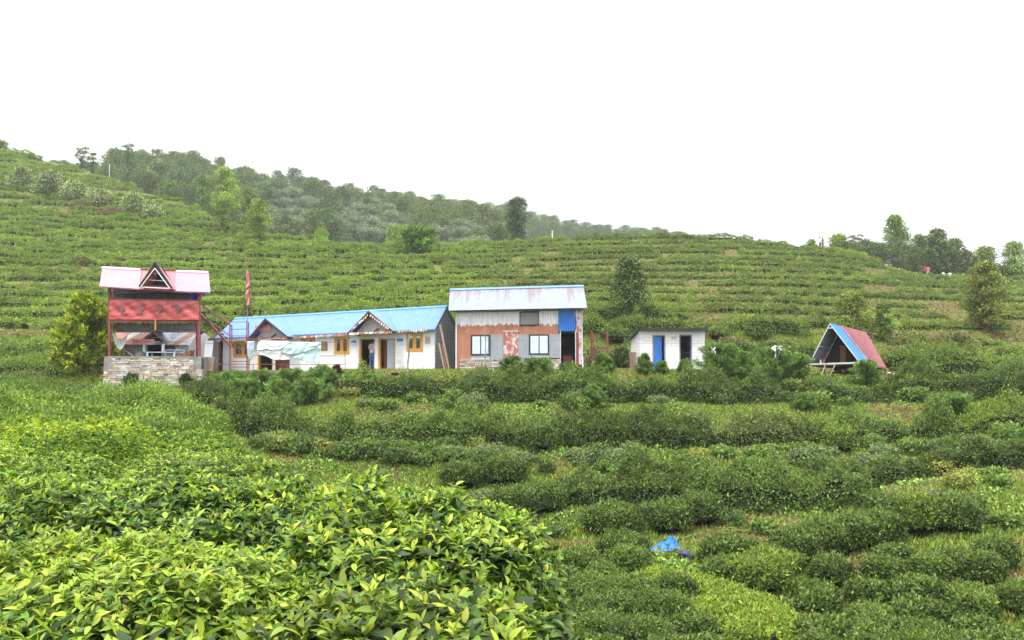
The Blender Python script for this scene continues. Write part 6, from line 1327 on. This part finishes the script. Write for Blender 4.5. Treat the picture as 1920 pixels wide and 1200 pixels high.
for px in (232, 267.5, 302.5, 337.5): 
    a_, z_ = TW.sz(px, 579.5); dzz = (px - 289) * -.0004
    g.add([TW.pt(a_ - .1, z_ + .31, .16), TW.pt(a_ + .14, z_, .16), TW.pt(a_ - .1, z_ - .31, .16)], [(0, 2, 1)]); 
    for k in range(4): TW.blk(g, a_ - .36 + k * .07, a_ - .35 + k * .07, z_ - .2, z_ + .22, .152, .003)
g.build('arrow_mark', plain('faded_mauve_print', (.20, .10, .13), .6, .1, 4), tp)
# back wall of the upper room, roof
g = MB(); zb1 = TW.sz(290, 533)[1]; corr(g, tz(BLx, zD), tz(BRx, zD), tz(BRx, zb1 + .3), tz(BLx, zb1 + .3), .12, .02, 1); M_DKS = rust_metal('deep_grey_sheet', (.11, .11, .125), amount=.1, rough=.6); g.build('back_wall', M_DKS, tw)  # back wall of dark grey corrugated sheet
g = MB(); g.bar(TW.at(205, 541, -.0), TW.at(373, 547, 0), .07); g.bar(TW.at(215, 549.5, -Dt + .1), TW.at(368, 552.5, -Dt + .1), .1); g.build('eave_beam', M_BLACK, tw)
def rsheet(e0, e1, r1, r0, m, name, po=0, par=None, off=.5, roff=-1.3, pitch=.085):
    g = MB(); q = [TW.at(*e0, off + po), TW.at(*e1, off + po), TW.at(*r1, roff + po), TW.at(*r0, roff + po)]; corr(g, *q, pitch, .014, 2); 
    w3 = [p + np.array([0, .02, -.05]) for p in q]; g.prism(w3, [0, 0, -.01]); return g.build(name, m, par or tw)
rsheet((186.5, 536.5), (261, 541.5), (265, 505), (192, 501), M_PINK, 'roof_sheet'); rsheet((325, 545.5), (394.5, 547.5), (391, 510), (331, 507.5), M_PINK, 'roof_sheet')
rsheet((259, 541), (327, 545), (333, 507.5), (263, 505), M_ROSE, 'middle_roof_sheet', -.12)
g = MB(); r0_, r1_ = TW.at(192, 501, -1.3), TW.at(391, 510, -1.3); corr(g, TW.at(386, 544, -3.6), TW.at(196, 535, -3.6), r0_, r1_, .09, .014, 2); g.build('rear_roof', M_GREY, tw)
g = MB(); d0 = np.array([0, 0, .03]); 
for (a, b_) in (((192, 501), (263, 505)), ((331, 508), (391, 510))): p0, p1 = TW.at(*a, -1.28) + d0, TW.at(*b_, -1.28) + d0; g.prism([p0, p1, p1 + [0, -.14, -.1], p0 + [0, -.14, -.1]], [0, 0, .02])
g.build('ridge_cap', rust_metal('light_pink_cap', (.78, .42, .5), amount=.05), tw)
gA, gL, gR = TW.at(291.5, 493, .9), TW.at(261, 538, .9), TW.at(323, 541, .9); gb = TW.n * -2.0
dm = empty('gable_dormer', gA); dm.parent = tw; dm.location = tuple(gA - ORG[tw.name]); ORG[dm.name] = gA
g = MB(); 
for X in (gL, gR): g.prism([gA, X, X - TW.n * .9, gA - TW.n * 2.0 + [0, 0, -.55]], [0, 0, -.03])
g.build('dormer_roof', M_ROSE, dm)
g = MB(); g.bar(gA + [0, 0, .02], gL, .09); g.bar(gA + [0, 0, .02], gR, .09); g.build('black_edge', M_BLACK, dm)
iA, iL, iR = [p + TW.n * .05 for p in (gA + [0, 0, -.28], gL + [.12, 0, .02], gR + [-.12, 0, .02])]
g = MB(); g.bar(iA, iL, .04); g.bar(iA, iR, .04); g.bar(lerp(iA, iL, .62) - TW.n * .3, lerp(iA, iR, .62) - TW.n * .3, .03); g.build('white_edge', M_WHITE, dm)
g = MB(); g.bar(gL, gR, .06); g.build('tie_beam', M_WHITEP, dm)
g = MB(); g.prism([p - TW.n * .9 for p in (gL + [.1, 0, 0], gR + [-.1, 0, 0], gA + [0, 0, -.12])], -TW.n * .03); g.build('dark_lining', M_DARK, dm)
lp = TW.at(291, 511, .6); g = MB(); g.tube(lp + [0, 0, .2], lp, .006).tube(lp, lp + [0, 0, -.07], .025, .05, 8).tube(lp + [0, 0, -.07], lp + [0, 0, -.13], .05, .02, 8); o = g.build('lamp_bulb', M_WHITE, None, loc=lp); tag(o, 'unlit white bulb hanging in the black gable of the tower', 'bulb')
rr_ = RS(9)
def drape(name, box, Y, mat, label, cat, seed, amp=.08, sagp=0):
    g = MB()
    def fn(a, b_): return P(box[0] + (box[2] - box[0]) * a, box[1] + (box[3] - box[1]) * b_ + sagp * 4 * a * (1 - a) * b_, Y + amp * math.sin(a * 11 + seed) + amp * float(noise(a * 4, b_ * 3, seed)))
    g.sheet(fn, 22, 12); o = g.build(name, mat, None, loc=fn(.5, 0), smooth=True); m = o.modifiers.new('t', 'SOLIDIFY'); m.thickness = .01; return tag(o, label, cat)
drape('blue_tarpaulin', (353, 545, 373, 566), 46.9, M_BLUECL, 'dark blue plastic sheet hanging inside the right end of the upper deck', 'tarpaulin', 1)
drape('bright_cloth', (378, 546, 385, 556), 46.4, plain('sky_blue_cloth', (.05, .25, .65), .6, .1, 4), 'small bright blue cloth tied at the right roof end of the tower', 'cloth', 2)
drape('orange_cloth', (374, 550, 379, 563), 46.3, plain('orange_cloth', (.7, .22, .06), .7, .2, 4), 'small orange cloth tied at the right roof end of the tower', 'cloth', 3)
g = MB(); c = TW.at(244.5, 557, -1.5); g.tube(c + [-.3, 0, -.1], c + [.3, 0, -.1], .17, n=12); g.build('x', M_BLACK, None, loc=c); o = bpy.data.objects[[q.name for q in bpy.data.objects if q.name.startswith('x')][0]]; o.name = 'drum'; tag(o, 'black drum lying on the upper deck of the tower', 'drum')
g = MB(); g.bar(TW.at(291.5, 599, .12), TW.at(291.5, 619, .12), .07); g.build('prop', M_TIM, tw)
g = MB(); g.tube(TW.at(207, 615.5, -.3), TW.at(373, 618, -.3), .02); g.build('lower_tie', M_REDS, tw)
# cloth slung as a hammock
def hfn(a, b_):
    lx = 209 + 31 * a; ly = 617 + 6 * a + (36 - 14 * b_) * 4 * a * (1 - a) * (.62 + .38 * (1 - b_)); return P(lx, ly + 2 * b_, 46.3 + .55 * b_ + .04 * math.sin(a * 14) + .03 * math.sin(b_ * 30 + a * 4))
g = MB(); g.sheet(hfn, 26, 26); o = g.build('hammock', M_CG, None, loc=hfn(.5, 0), smooth=True); m = o.modifiers.new('t', 'SOLIDIFY'); m.thickness = .015; tag(o, 'grey cloth slung like a hammock at the left post under the deck', 'hammock')
g = MB(); g.path([TW.at(207, 615, -.2), P(222, 648, 46.4), P(250, 668, 46.5)], .012); g.build('rope', M_CG, o)
# the little hut behind the wall
HT = Facade(235, 48.6, 347, 48.2)
zt_ = -.55
ht = empty('tin_hut', HT.at(290, 690), 'low hut with a rust and white striped tin roof standing under the red tower', 'hut')
a0, a1, z0, z1 = rect(HT, (232, 644, 352, 690)); z0 = zt_; hs = [rect(HT, (277, 645, 304, 690))]; hs = [(hs[0][0], hs[0][1], zt_, hs[0][3])]
for x0, x1 in ((a0, hs[0][0]), (hs[0][1], a1)): g = MB(); corr(g, HT.pt(x0, z0), HT.pt(x1, z0), HT.pt(x1, z1 + .1), HT.pt(x0, z1 + .1), .12, .018, 1); g.build('front_wall', M_GREY, ht)
g = MB(); HT.blk(g, a0, a1, z0, z1, -2.6, .05); HT.blk(g, a0, a0 + .05, z0, z1, -.05, 2.5); HT.blk(g, hs[0][0] - .3, hs[0][1] + .3, z0, z1, -1.8, .05); g.build('inner_wall', M_DARK, ht)
g = MB(); e1_ = HT.pt(a1, 0, 0); g.prism([HT.pt(a1, z0, 0), HT.pt(a1 + .5, z0, -2.7), HT.pt(a1 + .5, z1, -2.7), HT.pt(a1 + .25, z1 + .62, -1.35), HT.pt(a1, z1, 0)], [.04, 0, 0]); g.build('side_wall', M_WHITEP, ht)
M_STRIPE, nt, b = newmat('patched_roof'); v = coords(nt); sp = N(nt, 'ShaderNodeSeparateXYZ'); nt.links.new(v, sp.inputs[0])
rp = N(nt, 'ShaderNodeValToRGB'); rp.color_ramp.interpolation = 'CONSTANT'; els = rp.color_ramp.elements; cols_ = [(0, (.40, .16, .14)), (.12, (.72, .7, .7)), (.2, (.5, .22, .16)), (.33, (.46, .19, .17)), (.47, (.78, .77, .78)), (.56, (.45, .5, .62)), (.68, (.7, .7, .7)), (.75, (.52, .25, .16)), (.84, (.72, .73, .76))]
els[0].position = 0; els[0].color = (*cols_[0][1], 1); els[1].position = cols_[1][0]; els[1].color = (*cols_[1][1], 1)
for p_, c in cols_[2:]: e = els.new(p_); e.color = (*c, 1)
mr = N(nt, 'ShaderNodeMath', operation='MULTIPLY_ADD'); mr.inputs[1].default_value = -.95; nt.links.new(sp.outputs[2], mr.inputs[0]); nt.links.new(sp.outputs[0], mr.inputs[2])
mr2 = N(nt, 'ShaderNodeMapRange'); mr2.inputs[1].default_value = -4.3; mr2.inputs[2].default_value = 1.1; nt.links.new(mr.outputs[0], mr2.inputs[0]); nt.links.new(mr2.outputs[0], rp.inputs[0])
nt.links.new(mixc(nt, noisen(nt, v, 6, 5, .7, .5, .75), rp.outputs[0], (.5, .3, .22)), b.inputs['Base Color']); b.inputs['Roughness'].default_value = .5
g = MB(); e0, e1, r1, r0 = HT.at(226, 646, .3), HT.at(356, 647, .3), HT.at(376, 618, -1.2), HT.at(213, 616, -1.2); corr(g, e0, e1, r1, r0, .12, .018, 2); rf = g.build('roof', M_STRIPE, ht)
g = MB(); corr(g, r1 - HT.n * 1.6 + [0, 0, -.7], r0 - HT.n * 1.6 + [0, 0, -.7], r0, r1, .12, .018, 2); g.build('rear_roof', M_GREY, ht)
pA, pL, pR = HT.at(287, 620.5, 1.0), HT.at(263, 639, 1.0), HT.at(311, 640, 1.0)
g = MB()
for X in (pL, pR): g.prism([pA, X, X - HT.n * .7, pA - HT.n * 1.6], [0, 0, -.03])
pr = g.build('porch_roof', M_GREY, ht)
g = MB(); g.bar(pA + [0, 0, -.05], pL + [0, 0, -.03], .08); g.bar(pA + [0, 0, -.05], pR + [0, 0, -.03], .08); g.bar(lerp(pA, pL, .65), lerp(pA, pR, .65), .04); g.build('bargeboard', M_WOOD, pr)
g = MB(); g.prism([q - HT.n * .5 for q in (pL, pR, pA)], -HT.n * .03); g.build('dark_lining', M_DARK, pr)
g = MB(); HT.quad(g, (267, 637, 307.5, 645.5), 1.05, .04); sg = g.build('sign', M_SIGN, ht); lettering(HT, (267, 637, 307.5, 645.5), 1.05, 1, 12, M_RED, sg)
for px in (270, 305.5): g = MB(); a_ = HT.sz(px, 645, 1.0)[0]; HT.blk(g, a_ - .06, a_ + .06, zt_, HT.sz(px, 645, 1)[1], 1.02, .12); g.build('porch_post', M_WHITE, ht)
g = MB(); HT.quad(g, (310, 643, 328, 662), .06, .03); g.build('window', plain('navy_board', (.03, .04, .1), .5, .1, 3), ht)
# furniture behind the wall
tb = empty('table', P(306, 668, 46.9), 'long white and blue table behind the stone wall coping', 'table')
g = MB(); g.box(P(306, 660.5, 46.9), (1.62, .7, .05)); g.build('table_top', plain('pale_blue_top', (.45, .58, .62), .4, .1, 3), tb)
for px in (281, 331):
    for dy in (-.3, .3): g = MB(); p = P(px, 661, 46.9) + [0, dy, 0]; q = p.copy(); q[2] = zt_; g.bar(p, q, .07); g.build('leg', M_WHITE, tb)
bn = empty('bench', P(330, 668, 47.7), 'white backed bench behind the long table', 'bench')
g = MB(); g.bar(P(310, 656, 47.7), P(346, 656, 47.7), .05); g.bar(P(310, 661, 47.7), P(346, 661, 47.7), .05); g.build('backrest', M_WHITE, bn)
for px in (311, 328, 345): g = MB(); p = P(px, 655, 47.7); q = p.copy(); q[2] = zt_; g.bar(p, q, .05); g.build('leg', M_WHITE, bn)
g = MB(); g.box(P(328, 667, 47.4) , (1.1, .4, .04)); g.build('seat', M_WHITE, bn)
ar = empty('armchair', P(350, 669, 46.8), 'reclining orange brown chair at the right end behind the stone wall', 'chair')
g = MB(); pts = [P(336, 667, 46.8), P(345, 662.5, 46.8), P(352, 662, 46.8), P(357, 656, 46.8), P(359, 657, 46.8), P(356, 667, 46.8), P(348, 669, 46.8)]; g.prism(pts, [0, .55, 0]); g.build('seat', plain('orange_brown_leather', (.45, .14, .05), .45, .2, 5), ar)
g = MB(); g.bar(P(357, 657, 46.7), P(362, 668, 46.7), .05); g.bar(P(336, 667, 46.7), np.append(P(336, 670, 46.7)[:2], zt_), .05); g.build('frame', M_DRED, ar)
g = MB()
for k in range(10):
    a_ = math.pi * k / 10; 
c = P(264, 668, 46.7); c[2] = zt_
def bfn(a, b_): an = math.tau * a; el = math.pi / 2 * b_; rr0 = .42; return c + np.array([rr0 * math.cos(an) * math.cos(el) ** .7, rr0 * math.sin(an) * math.cos(el) ** .7, .30 + .72 * math.sin(el) if b_ > 0 else .2])
g.sheet(bfn, 24, 8); o = g.build('covered_seat', plain('dark_grey_cover', (.08, .08, .085), .7, .2, 4), None, loc=c, smooth=True); tag(o, 'rounded dark grey covered seat left of the long table', 'seat')
ch = empty('chair', P(246, 668, 46.9), 'dark red slatted chair left of the covered seat', 'chair')
for py in (657, 660, 663, 666): g = MB(); g.bar(P(237, py, 46.9), P(250, py, 46.9), .04); g.build('slat', M_DRED, ch)
for px in (236.5, 250.5): g = MB(); p = P(px, 656, 46.9); q = p.copy(); q[2] = zt_; g.bar(p, q, .05); g.build('leg', M_DRED, ch)
g = MB(); g.box(P(243.5, 668, 46.7) , (.4, .4, .04)); g.build('seat', M_DRED, ch)
# ochre gate by the juniper
gt = empty('bamboo_gate', P(132, 700, 48.2), 'ochre pole gate standing by the path left of the juniper', 'gate')
for a, b_ in (((121, 665), (121, 693)), ((133, 663), (132, 697)), ((147, 674), (146, 699))): g = MB(); q = P(*b_, 48.2); q[2] = gz0(q[0], q[1]); g.tube(P(*a, 48.2), q, .05); g.build('post', M_TIM, gt)
for a, b_ in (((120, 666), (134, 664)), ((121, 676), (147, 680)), ((121, 688), (147, 692))): g = MB(); g.tube(P(*a, 48.2), P(*b_, 48.2), .035); g.build('crossbar', M_TIM, gt)
# ------------------------------------------------------------------ tarpaulin and sack on the grass
def tarp():
    lo = [(1217, 1045), (1236, 1047), (1255, 1042), (1275, 1038)]; up2 = [(1218, 1040), (1238, 1028), (1262, 1014), (1274, 1034)]; g = MB(); cache = {}
    def gp(px, py): return hit(px, py, 14)
    L_ = [gp(*q) for q in lo]; U_ = [gp(*q) for q in up2]; tt = [0, .33, .7, 1]
    def fn(a, b_):
        l = np.array([np.interp(a, tt, [q[k] for q in L_]) for k in range(3)]); u = np.array([np.interp(a, tt, [q[k] for q in U_]) for k in range(3)])
        p = l + (u - l) * b_; p[2] = float(terr(p[0], p[1])) + .14 + .035 * math.sin(a * 23 + b_ * 7) * (1 - .5 * a) + .06 * float(fbm(a * 7, b_ * 4, 0, 3, 3)) ; return p
    g.sheet(fn, 60, 24); o = g.build('tarpaulin', plain('bright_blue_tarpaulin', (.01, .10, .50), .45, .1, 3, c2=(.02, .15, .58)), None, loc=fn(.5, .5), smooth=True); m = o.modifiers.new('t', 'SOLIDIFY'); m.thickness = .008; tag(o, 'crumpled bright blue tarpaulin lying on the grass of the lower slope', 'tarpaulin')
tarp()
c = hit(1287, 1053, 14)
def sfn(a, b_):
    an = math.tau * a; el = math.pi * (b_ - .5); k = .18 * (1 + .35 * float(noise(math.cos(an) * 2, math.sin(an) * 2, b_ * 4, 3))); return c + np.array([k * 1.1 * math.cos(an) * math.cos(el), k * math.sin(an) * math.cos(el), .13 + k * .8 * math.sin(el)])
g = MB(); g.sheet(sfn, 20, 14); o = g.build('sack', plain('navy_sack', (.006, .008, .03), .5, .3, 7, c2=(.02, .025, .09)), None, loc=c, smooth=True); tag(o, 'small dark navy sack lying right of and below the blue tarpaulin', 'sack')
# ------------------------------------------------------------------ posts on the skyline, far shed and walls
def post_at(px, pyt, Y, r_, label, mat=M_WHITE):
    x = (px - 960) / F * Y; z = gz0(x, Y); g = MB(); g.tube((x, Y, z - .1), (x, Y, zof(pyt, Y)), r_, r_ * .8, 6); g.box((x, Y, zof(pyt, Y)), (r_ * 3, r_ * 3, .08)); o = g.build('post', mat, None, loc=(x, Y, z)); tag(o, label, 'post')
post_at(198, 309, 168, .06, 'pale thin post on the skyline of the left slope'); post_at(1036, 433, 124, .1, 'tall white post on the ridge right of the lone dark tree'); post_at(1208.5, 439, 121, .07, 'thin white post on the ridge, right of two at the hump'); post_at(1212, 441, 121.5, .07, 'thin white post close beside the thin one on the ridge hump')
x, Y_ = (833 - 960) / F * 129, 129; z = gz0(x, Y_); g = MB(); g.box((x, Y_, z + .5), (2.2, 1.6, 1.0)); o = g.build('far_shed', M_DARK, None, loc=(x, Y_, z)); tag(o, 'tiny dark shed on the skyline right of the bamboo clump', 'shed')
g = MB(); g.prism([(x - 1.3, Y_ - 1, z + 1.0), (x + 1.3, Y_ - 1, z + 1.0), (x + 1.3, Y_ + 1, z + 1.25), (x - 1.3, Y_ + 1, z + 1.25)], [0, 0, .08]); g.build('roof', M_GREY, o)
for px, Y_, L_, h_, lab in ((1283, 121, 2.8, .35, 'low broken stone wall on the ridge hump'), (748, 124, 2.0, .3, 'low pale stone wall on the ridge left of the bamboo clump')):
    x = (px - 960) / F * Y_; z = gz0(x, Y_) + .1; g = MB(); rr = RS(int(px)); cc = []
    for k in range(14): g.box((x - L_ / 2 + L_ * (k + .5) / 14, Y_ + rr.uniform(-.1, .1), z + h_ / 2 * rr.uniform(.6, 1.2)), (L_ / 14 * 1.1, .4, h_ * rr.uniform(.7, 1.3)), rr.uniform(-.3, .3)); cc += [np.array([.45, .43, .4]) * rr.uniform(.7, 1.2)] * 8
    o = g.build('low_wall', M_STONE, None, loc=(x, Y_, z), col=np.array(cc)); tag(o, lab, 'wall')
# ------------------------------------------------------------------ people
def skin(x): return x
M_SKIN = plain('skin', (.34, .19, .12), .55, .06, 8); M_HAIR = plain('black_hair', (.012, .010, .009), .5, .1, 20)
def person(base, face, joints, shirt, trousers, label, scale=1.0, sleeves='short', mark=False, detail=True):
    """joints in metres in a body frame: x to the person's right seen from behind, y forward, z up"""
    t = empty('person', base, label, 'person'); base = np.array(base, float); cf, sf = math.cos(face), math.sin(face)
    W_ = lambda p: base + scale * np.array([p[0] * cf - p[1] * sf, p[0] * sf + p[1] * cf, p[2]])
    J = {k: (W_(v[:3]), v[3] * scale) for k, v in joints.items()}
    def skinned(name, chain, mat, sub=2, grow=0):
        names = []; edges = []
        for seq in chain:
            for k in seq:
                if k not in names: names.append(k)
            edges += [(names.index(a), names.index(b_)) for a, b_ in zip(seq[:-1], seq[1:])]
        me = bpy.data.meshes.new(name); me.from_pydata([tuple(J[k][0] - base) for k in names], edges, []); o = bpy.data.objects.new(name, me); COL.objects.link(o); o.parent = t; ORG[o.name] = base
        m = o.modifiers.new('skin', 'SKIN'); sv = me.skin_vertices[0].data
        for i, k in enumerate(names): sv[i].radius = (J[k][1] + grow, J[k][1] * (.8 if k in ('pelvis', 'waist', 'chest') else 1) + grow); sv[i].use_root = (i == 0)
        m2 = o.modifiers.new('sub', 'SUBSURF'); m2.levels = sub; m2.render_levels = sub; me.materials.append(mat); return o
    body = [['pelvis', 'waist', 'chest', 'neck', 'head0', 'head'], ['pelvis', 'hipL', 'kneeL', 'ankL', 'toeL'], ['pelvis', 'hipR', 'kneeR', 'ankR', 'toeR'], ['chest', 'shL', 'elL', 'wrL', 'haL'], ['chest', 'shR', 'elR', 'wrR', 'haR']]
    skinned('body', body, M_SKIN, 2)
    skinned('shirt', [['waist', 'chest', 'nk2'], ['chest', 'shL', 'slL'], ['chest', 'shR', 'slR'], ['waist', 'hem']], shirt, 2, .02 * scale)
    skinned('trousers', [['pelvis', 'hipL', 'kneeL', 'cufL'], ['pelvis', 'hipR', 'kneeR', 'cufR'], ['pelvis', 'wb']], trousers, 2, .018 * scale)
    h, r_ = J['head']; g = MB()
    def hf(a, b_): an = math.tau * a; el = -.35 + (math.pi / 2 + .35) * b_; return h + np.array([math.cos(an) * math.cos(el), math.sin(an) * math.cos(el), math.sin(el) * 1.12]) * r_ * 1.22
    g.sheet(hf, 14, 8); g.build('hair', M_HAIR, t, smooth=True)
    if detail:
        for k, nk in (('haL', 'wrL'), ('haR', 'wrR')):
            d = nrm(J[k][0] - J[nk][0]); s = nrm(np.cross(d, [0, 1.0, .1])); g = MB()
            for q in range(4): a = J[k][0] + s * (q - 1.5) * .018; m = a + d * .04; g.tube(a, m, .009, .008, 5).tube(m, m + d * .03 + np.array([0, 0, -.01]), .008, .006, 5)
            g.tube(J[k][0] - d * .03 + s * .03, J[k][0] + d * .01 + s * .055, .01, .008, 5); g.build('hand', M_SKIN, t)
    return t, J
def stand(lean=0.0, hr=.095, bend=0, armL=None, armR=None, spread=.1):
    j = dict(pelvis=(0, 0, .93, .13), waist=(0, lean * .15, 1.06, .125), chest=(0, lean * .45, 1.30, .15), nk2=(0, lean * .6, 1.42, .07), neck=(0, lean * .62, 1.44, .055), head0=(0, lean * .72 + .01, 1.52, .075), head=(0, lean * .8 + .02, 1.60, hr * .95),
        hipL=(-.09, 0, .86, .09), hipR=(.09, 0, .86, .09), kneeL=(-spread, .02 + bend, .48, .06), kneeR=(spread, .02, .48, .06), ankL=(-spread - .02, -.02 + bend * .3, .09, .042), ankR=(spread + .02, -.02, .09, .042), toeL=(-spread - .03, .13, .035, .035), toeR=(spread + .03, .13, .035, .035),
        cufL=(-spread - .018, -.018 + bend * .3, .12, .055), cufR=(spread + .018, -.018, .12, .055), wb=(0, 0, 1.0, .128), hem=(0, .01, .93, .14),
        shL=(-.18, lean * .5, 1.37, .065), shR=(.18, lean * .5, 1.37, .065))
    aL_ = armL or ((-.25, lean * .4 + .02, 1.1), (-.26, lean * .4 + .1, .86)); aR2 = armR or ((.25, lean * .4 + .02, 1.1), (.26, lean * .4 + .1, .86))
    for s, a in (('L', aL_), ('R', aR2)):
        e, w_ = np.array(a[0]), np.array(a[1]); sh = np.array(j['sh' + s][:3]); j['el' + s] = (*e, .042); j['wr' + s] = (*w_, .03); d = nrm(w_ - e) * .07; j['ha' + s] = (*(w_ + d), .035); j['sl' + s] = (*(sh + (e - sh) * .85), .06)
    return j
M_DENIM = plain('blue_denim', (.12, .22, .38), .8, .15, 8); M_SHW = plain('white_shirt', (.72, .70, .72), .8, .06, 5); M_PK = plain('pink_shirt', (.75, .10, .2), .8, .08, 5); M_LJ = plain('pale_jeans', (.35, .5, .58), .8, .1, 8); M_BK = plain('black_clothes', (.015, .015, .018), .8, .1, 8); M_MR = plain('dark_red_clothes', (.22, .02, .03), .8, .1, 8)
b0 = LH.at(697, 694, -.25); b0[2] = zg + .07
t_, J = person(b0, LH.rz, stand(lean=.28, bend=.12, armL=((-.27, .22, 1.12), (-.24, .38, .92)), armR=((.27, .2, 1.12), (.25, .3, .9)), spread=.12), M_SHW, M_DENIM, 'person in white red printed shirt and blue jeans leaning into the open doorway')
g = MB(); cb = J['chest'][0] + LH.n * .165
for dz_, w_ in ((.05, .10), (-.0, .07), (-.06, .13), (-.11, .09), (-.17, .13)):
    g.prism([cb + LH.t * -w_ / 2 + [0, 0, dz_ - .014], cb + LH.t * w_ / 2 + [0, 0, dz_ - .014], cb + LH.t * w_ / 2 + [0, 0, dz_ + .014], cb - LH.t * w_ / 2 + [0, 0, dz_ + .014]], LH.n * .012)
g.build('shirt_print', M_RED, t_)
for px, py, Y_, sh, trn, lab, kw, fc in [(1740, 521, 133, M_PK, M_LJ, 'standing person in pink shirt and pale jeans with hands on hips on the right ridge', dict(armL=((-.36, 0, 1.16), (-.2, .08, 1.02)), armR=((.36, 0, 1.16), (.2, .08, 1.02))), 0),
        (1734, 520, 133.6, M_MR, M_BK, 'person in dark clothes standing behind the pink shirted one', {}, .4), (1541, 470, 119, M_SHW, M_BK, 'person in white top standing near the left end of the right thicket', {}, 2), (1546, 470, 119.4, M_BK, M_BK, 'person in black standing beside the white topped one on the skyline', {}, 1)]:
    hp = hit(px, py, 100); x = (px - 960) / F * Y_; z = gz0(x, Y_); person((x, Y_, z) if hp is None or px < 1700 else tuple(hp), fc, stand(**kw), sh, trn, lab, 1.0, detail=False)
def sitting():
    j = stand(); dz = -.62
    for k in list(j): j[k] = (j[k][0], j[k][1], j[k][2] + dz, j[k][3])
    for s, sg in (('L', -1), ('R', 1)):
        j['hip' + s] = (sg * .1, .06, .24, .09); j['knee' + s] = (sg * .14, .42, .42, .06); j['ank' + s] = (sg * .14, .5, .08, .045); j['cuf' + s] = (sg * .14, .49, .14, .055); j['toe' + s] = (sg * .14, .62, .035, .035)
        j['el' + s] = (sg * .24, .15, .45, .042); j['wr' + s] = (sg * .16, .38, .45, .03); j['ha' + s] = (sg * .14, .44, .45, .035)
    return j
for px, py, Y_, sh, trn, lab, fc in [(1769, 522, 132, M_SHW, M_LJ, 'seated person in pale clothes right of the standing pair', .5), (1781, 522, 132, M_SHW, M_BK, 'seated person in bright white top, middle of those sitting', -.6), (1787, 522, 132.4, M_BK, M_BK, 'seated person in black close beside the bright white top', 1.0), (1804, 523, 132, M_BK, M_MR, 'seated person in black beside the orange tipped tree', .3)]:
    hp = hit(px, py, 100); x = (px - 960) / F * Y_; person((x, Y_, gz0(x, Y_)) if hp is None else tuple(hp), fc, sitting(), sh, trn, lab, 1.0, detail=False)
# ------------------------------------------------------------------ air
mhz = bpy.data.materials.new('pale_air'); mhz.use_nodes = True; nt = mhz.node_tree; nt.nodes.clear(); oo = nt.nodes.new('ShaderNodeOutputMaterial'); pv = nt.nodes.new('ShaderNodeVolumePrincipled')
pv.inputs['Color'].default_value = (.93, .96, 1, 1); pv.inputs['Density'].default_value = .00030; pv.inputs['Anisotropy'].default_value = .3; nt.links.new(pv.outputs[0], oo.inputs['Volume'])
g = MB(); g.box((0, 400, 50), (4400, 4400, 130.2)); o = g.build('haze', mhz); tag(o, kind='stuff')
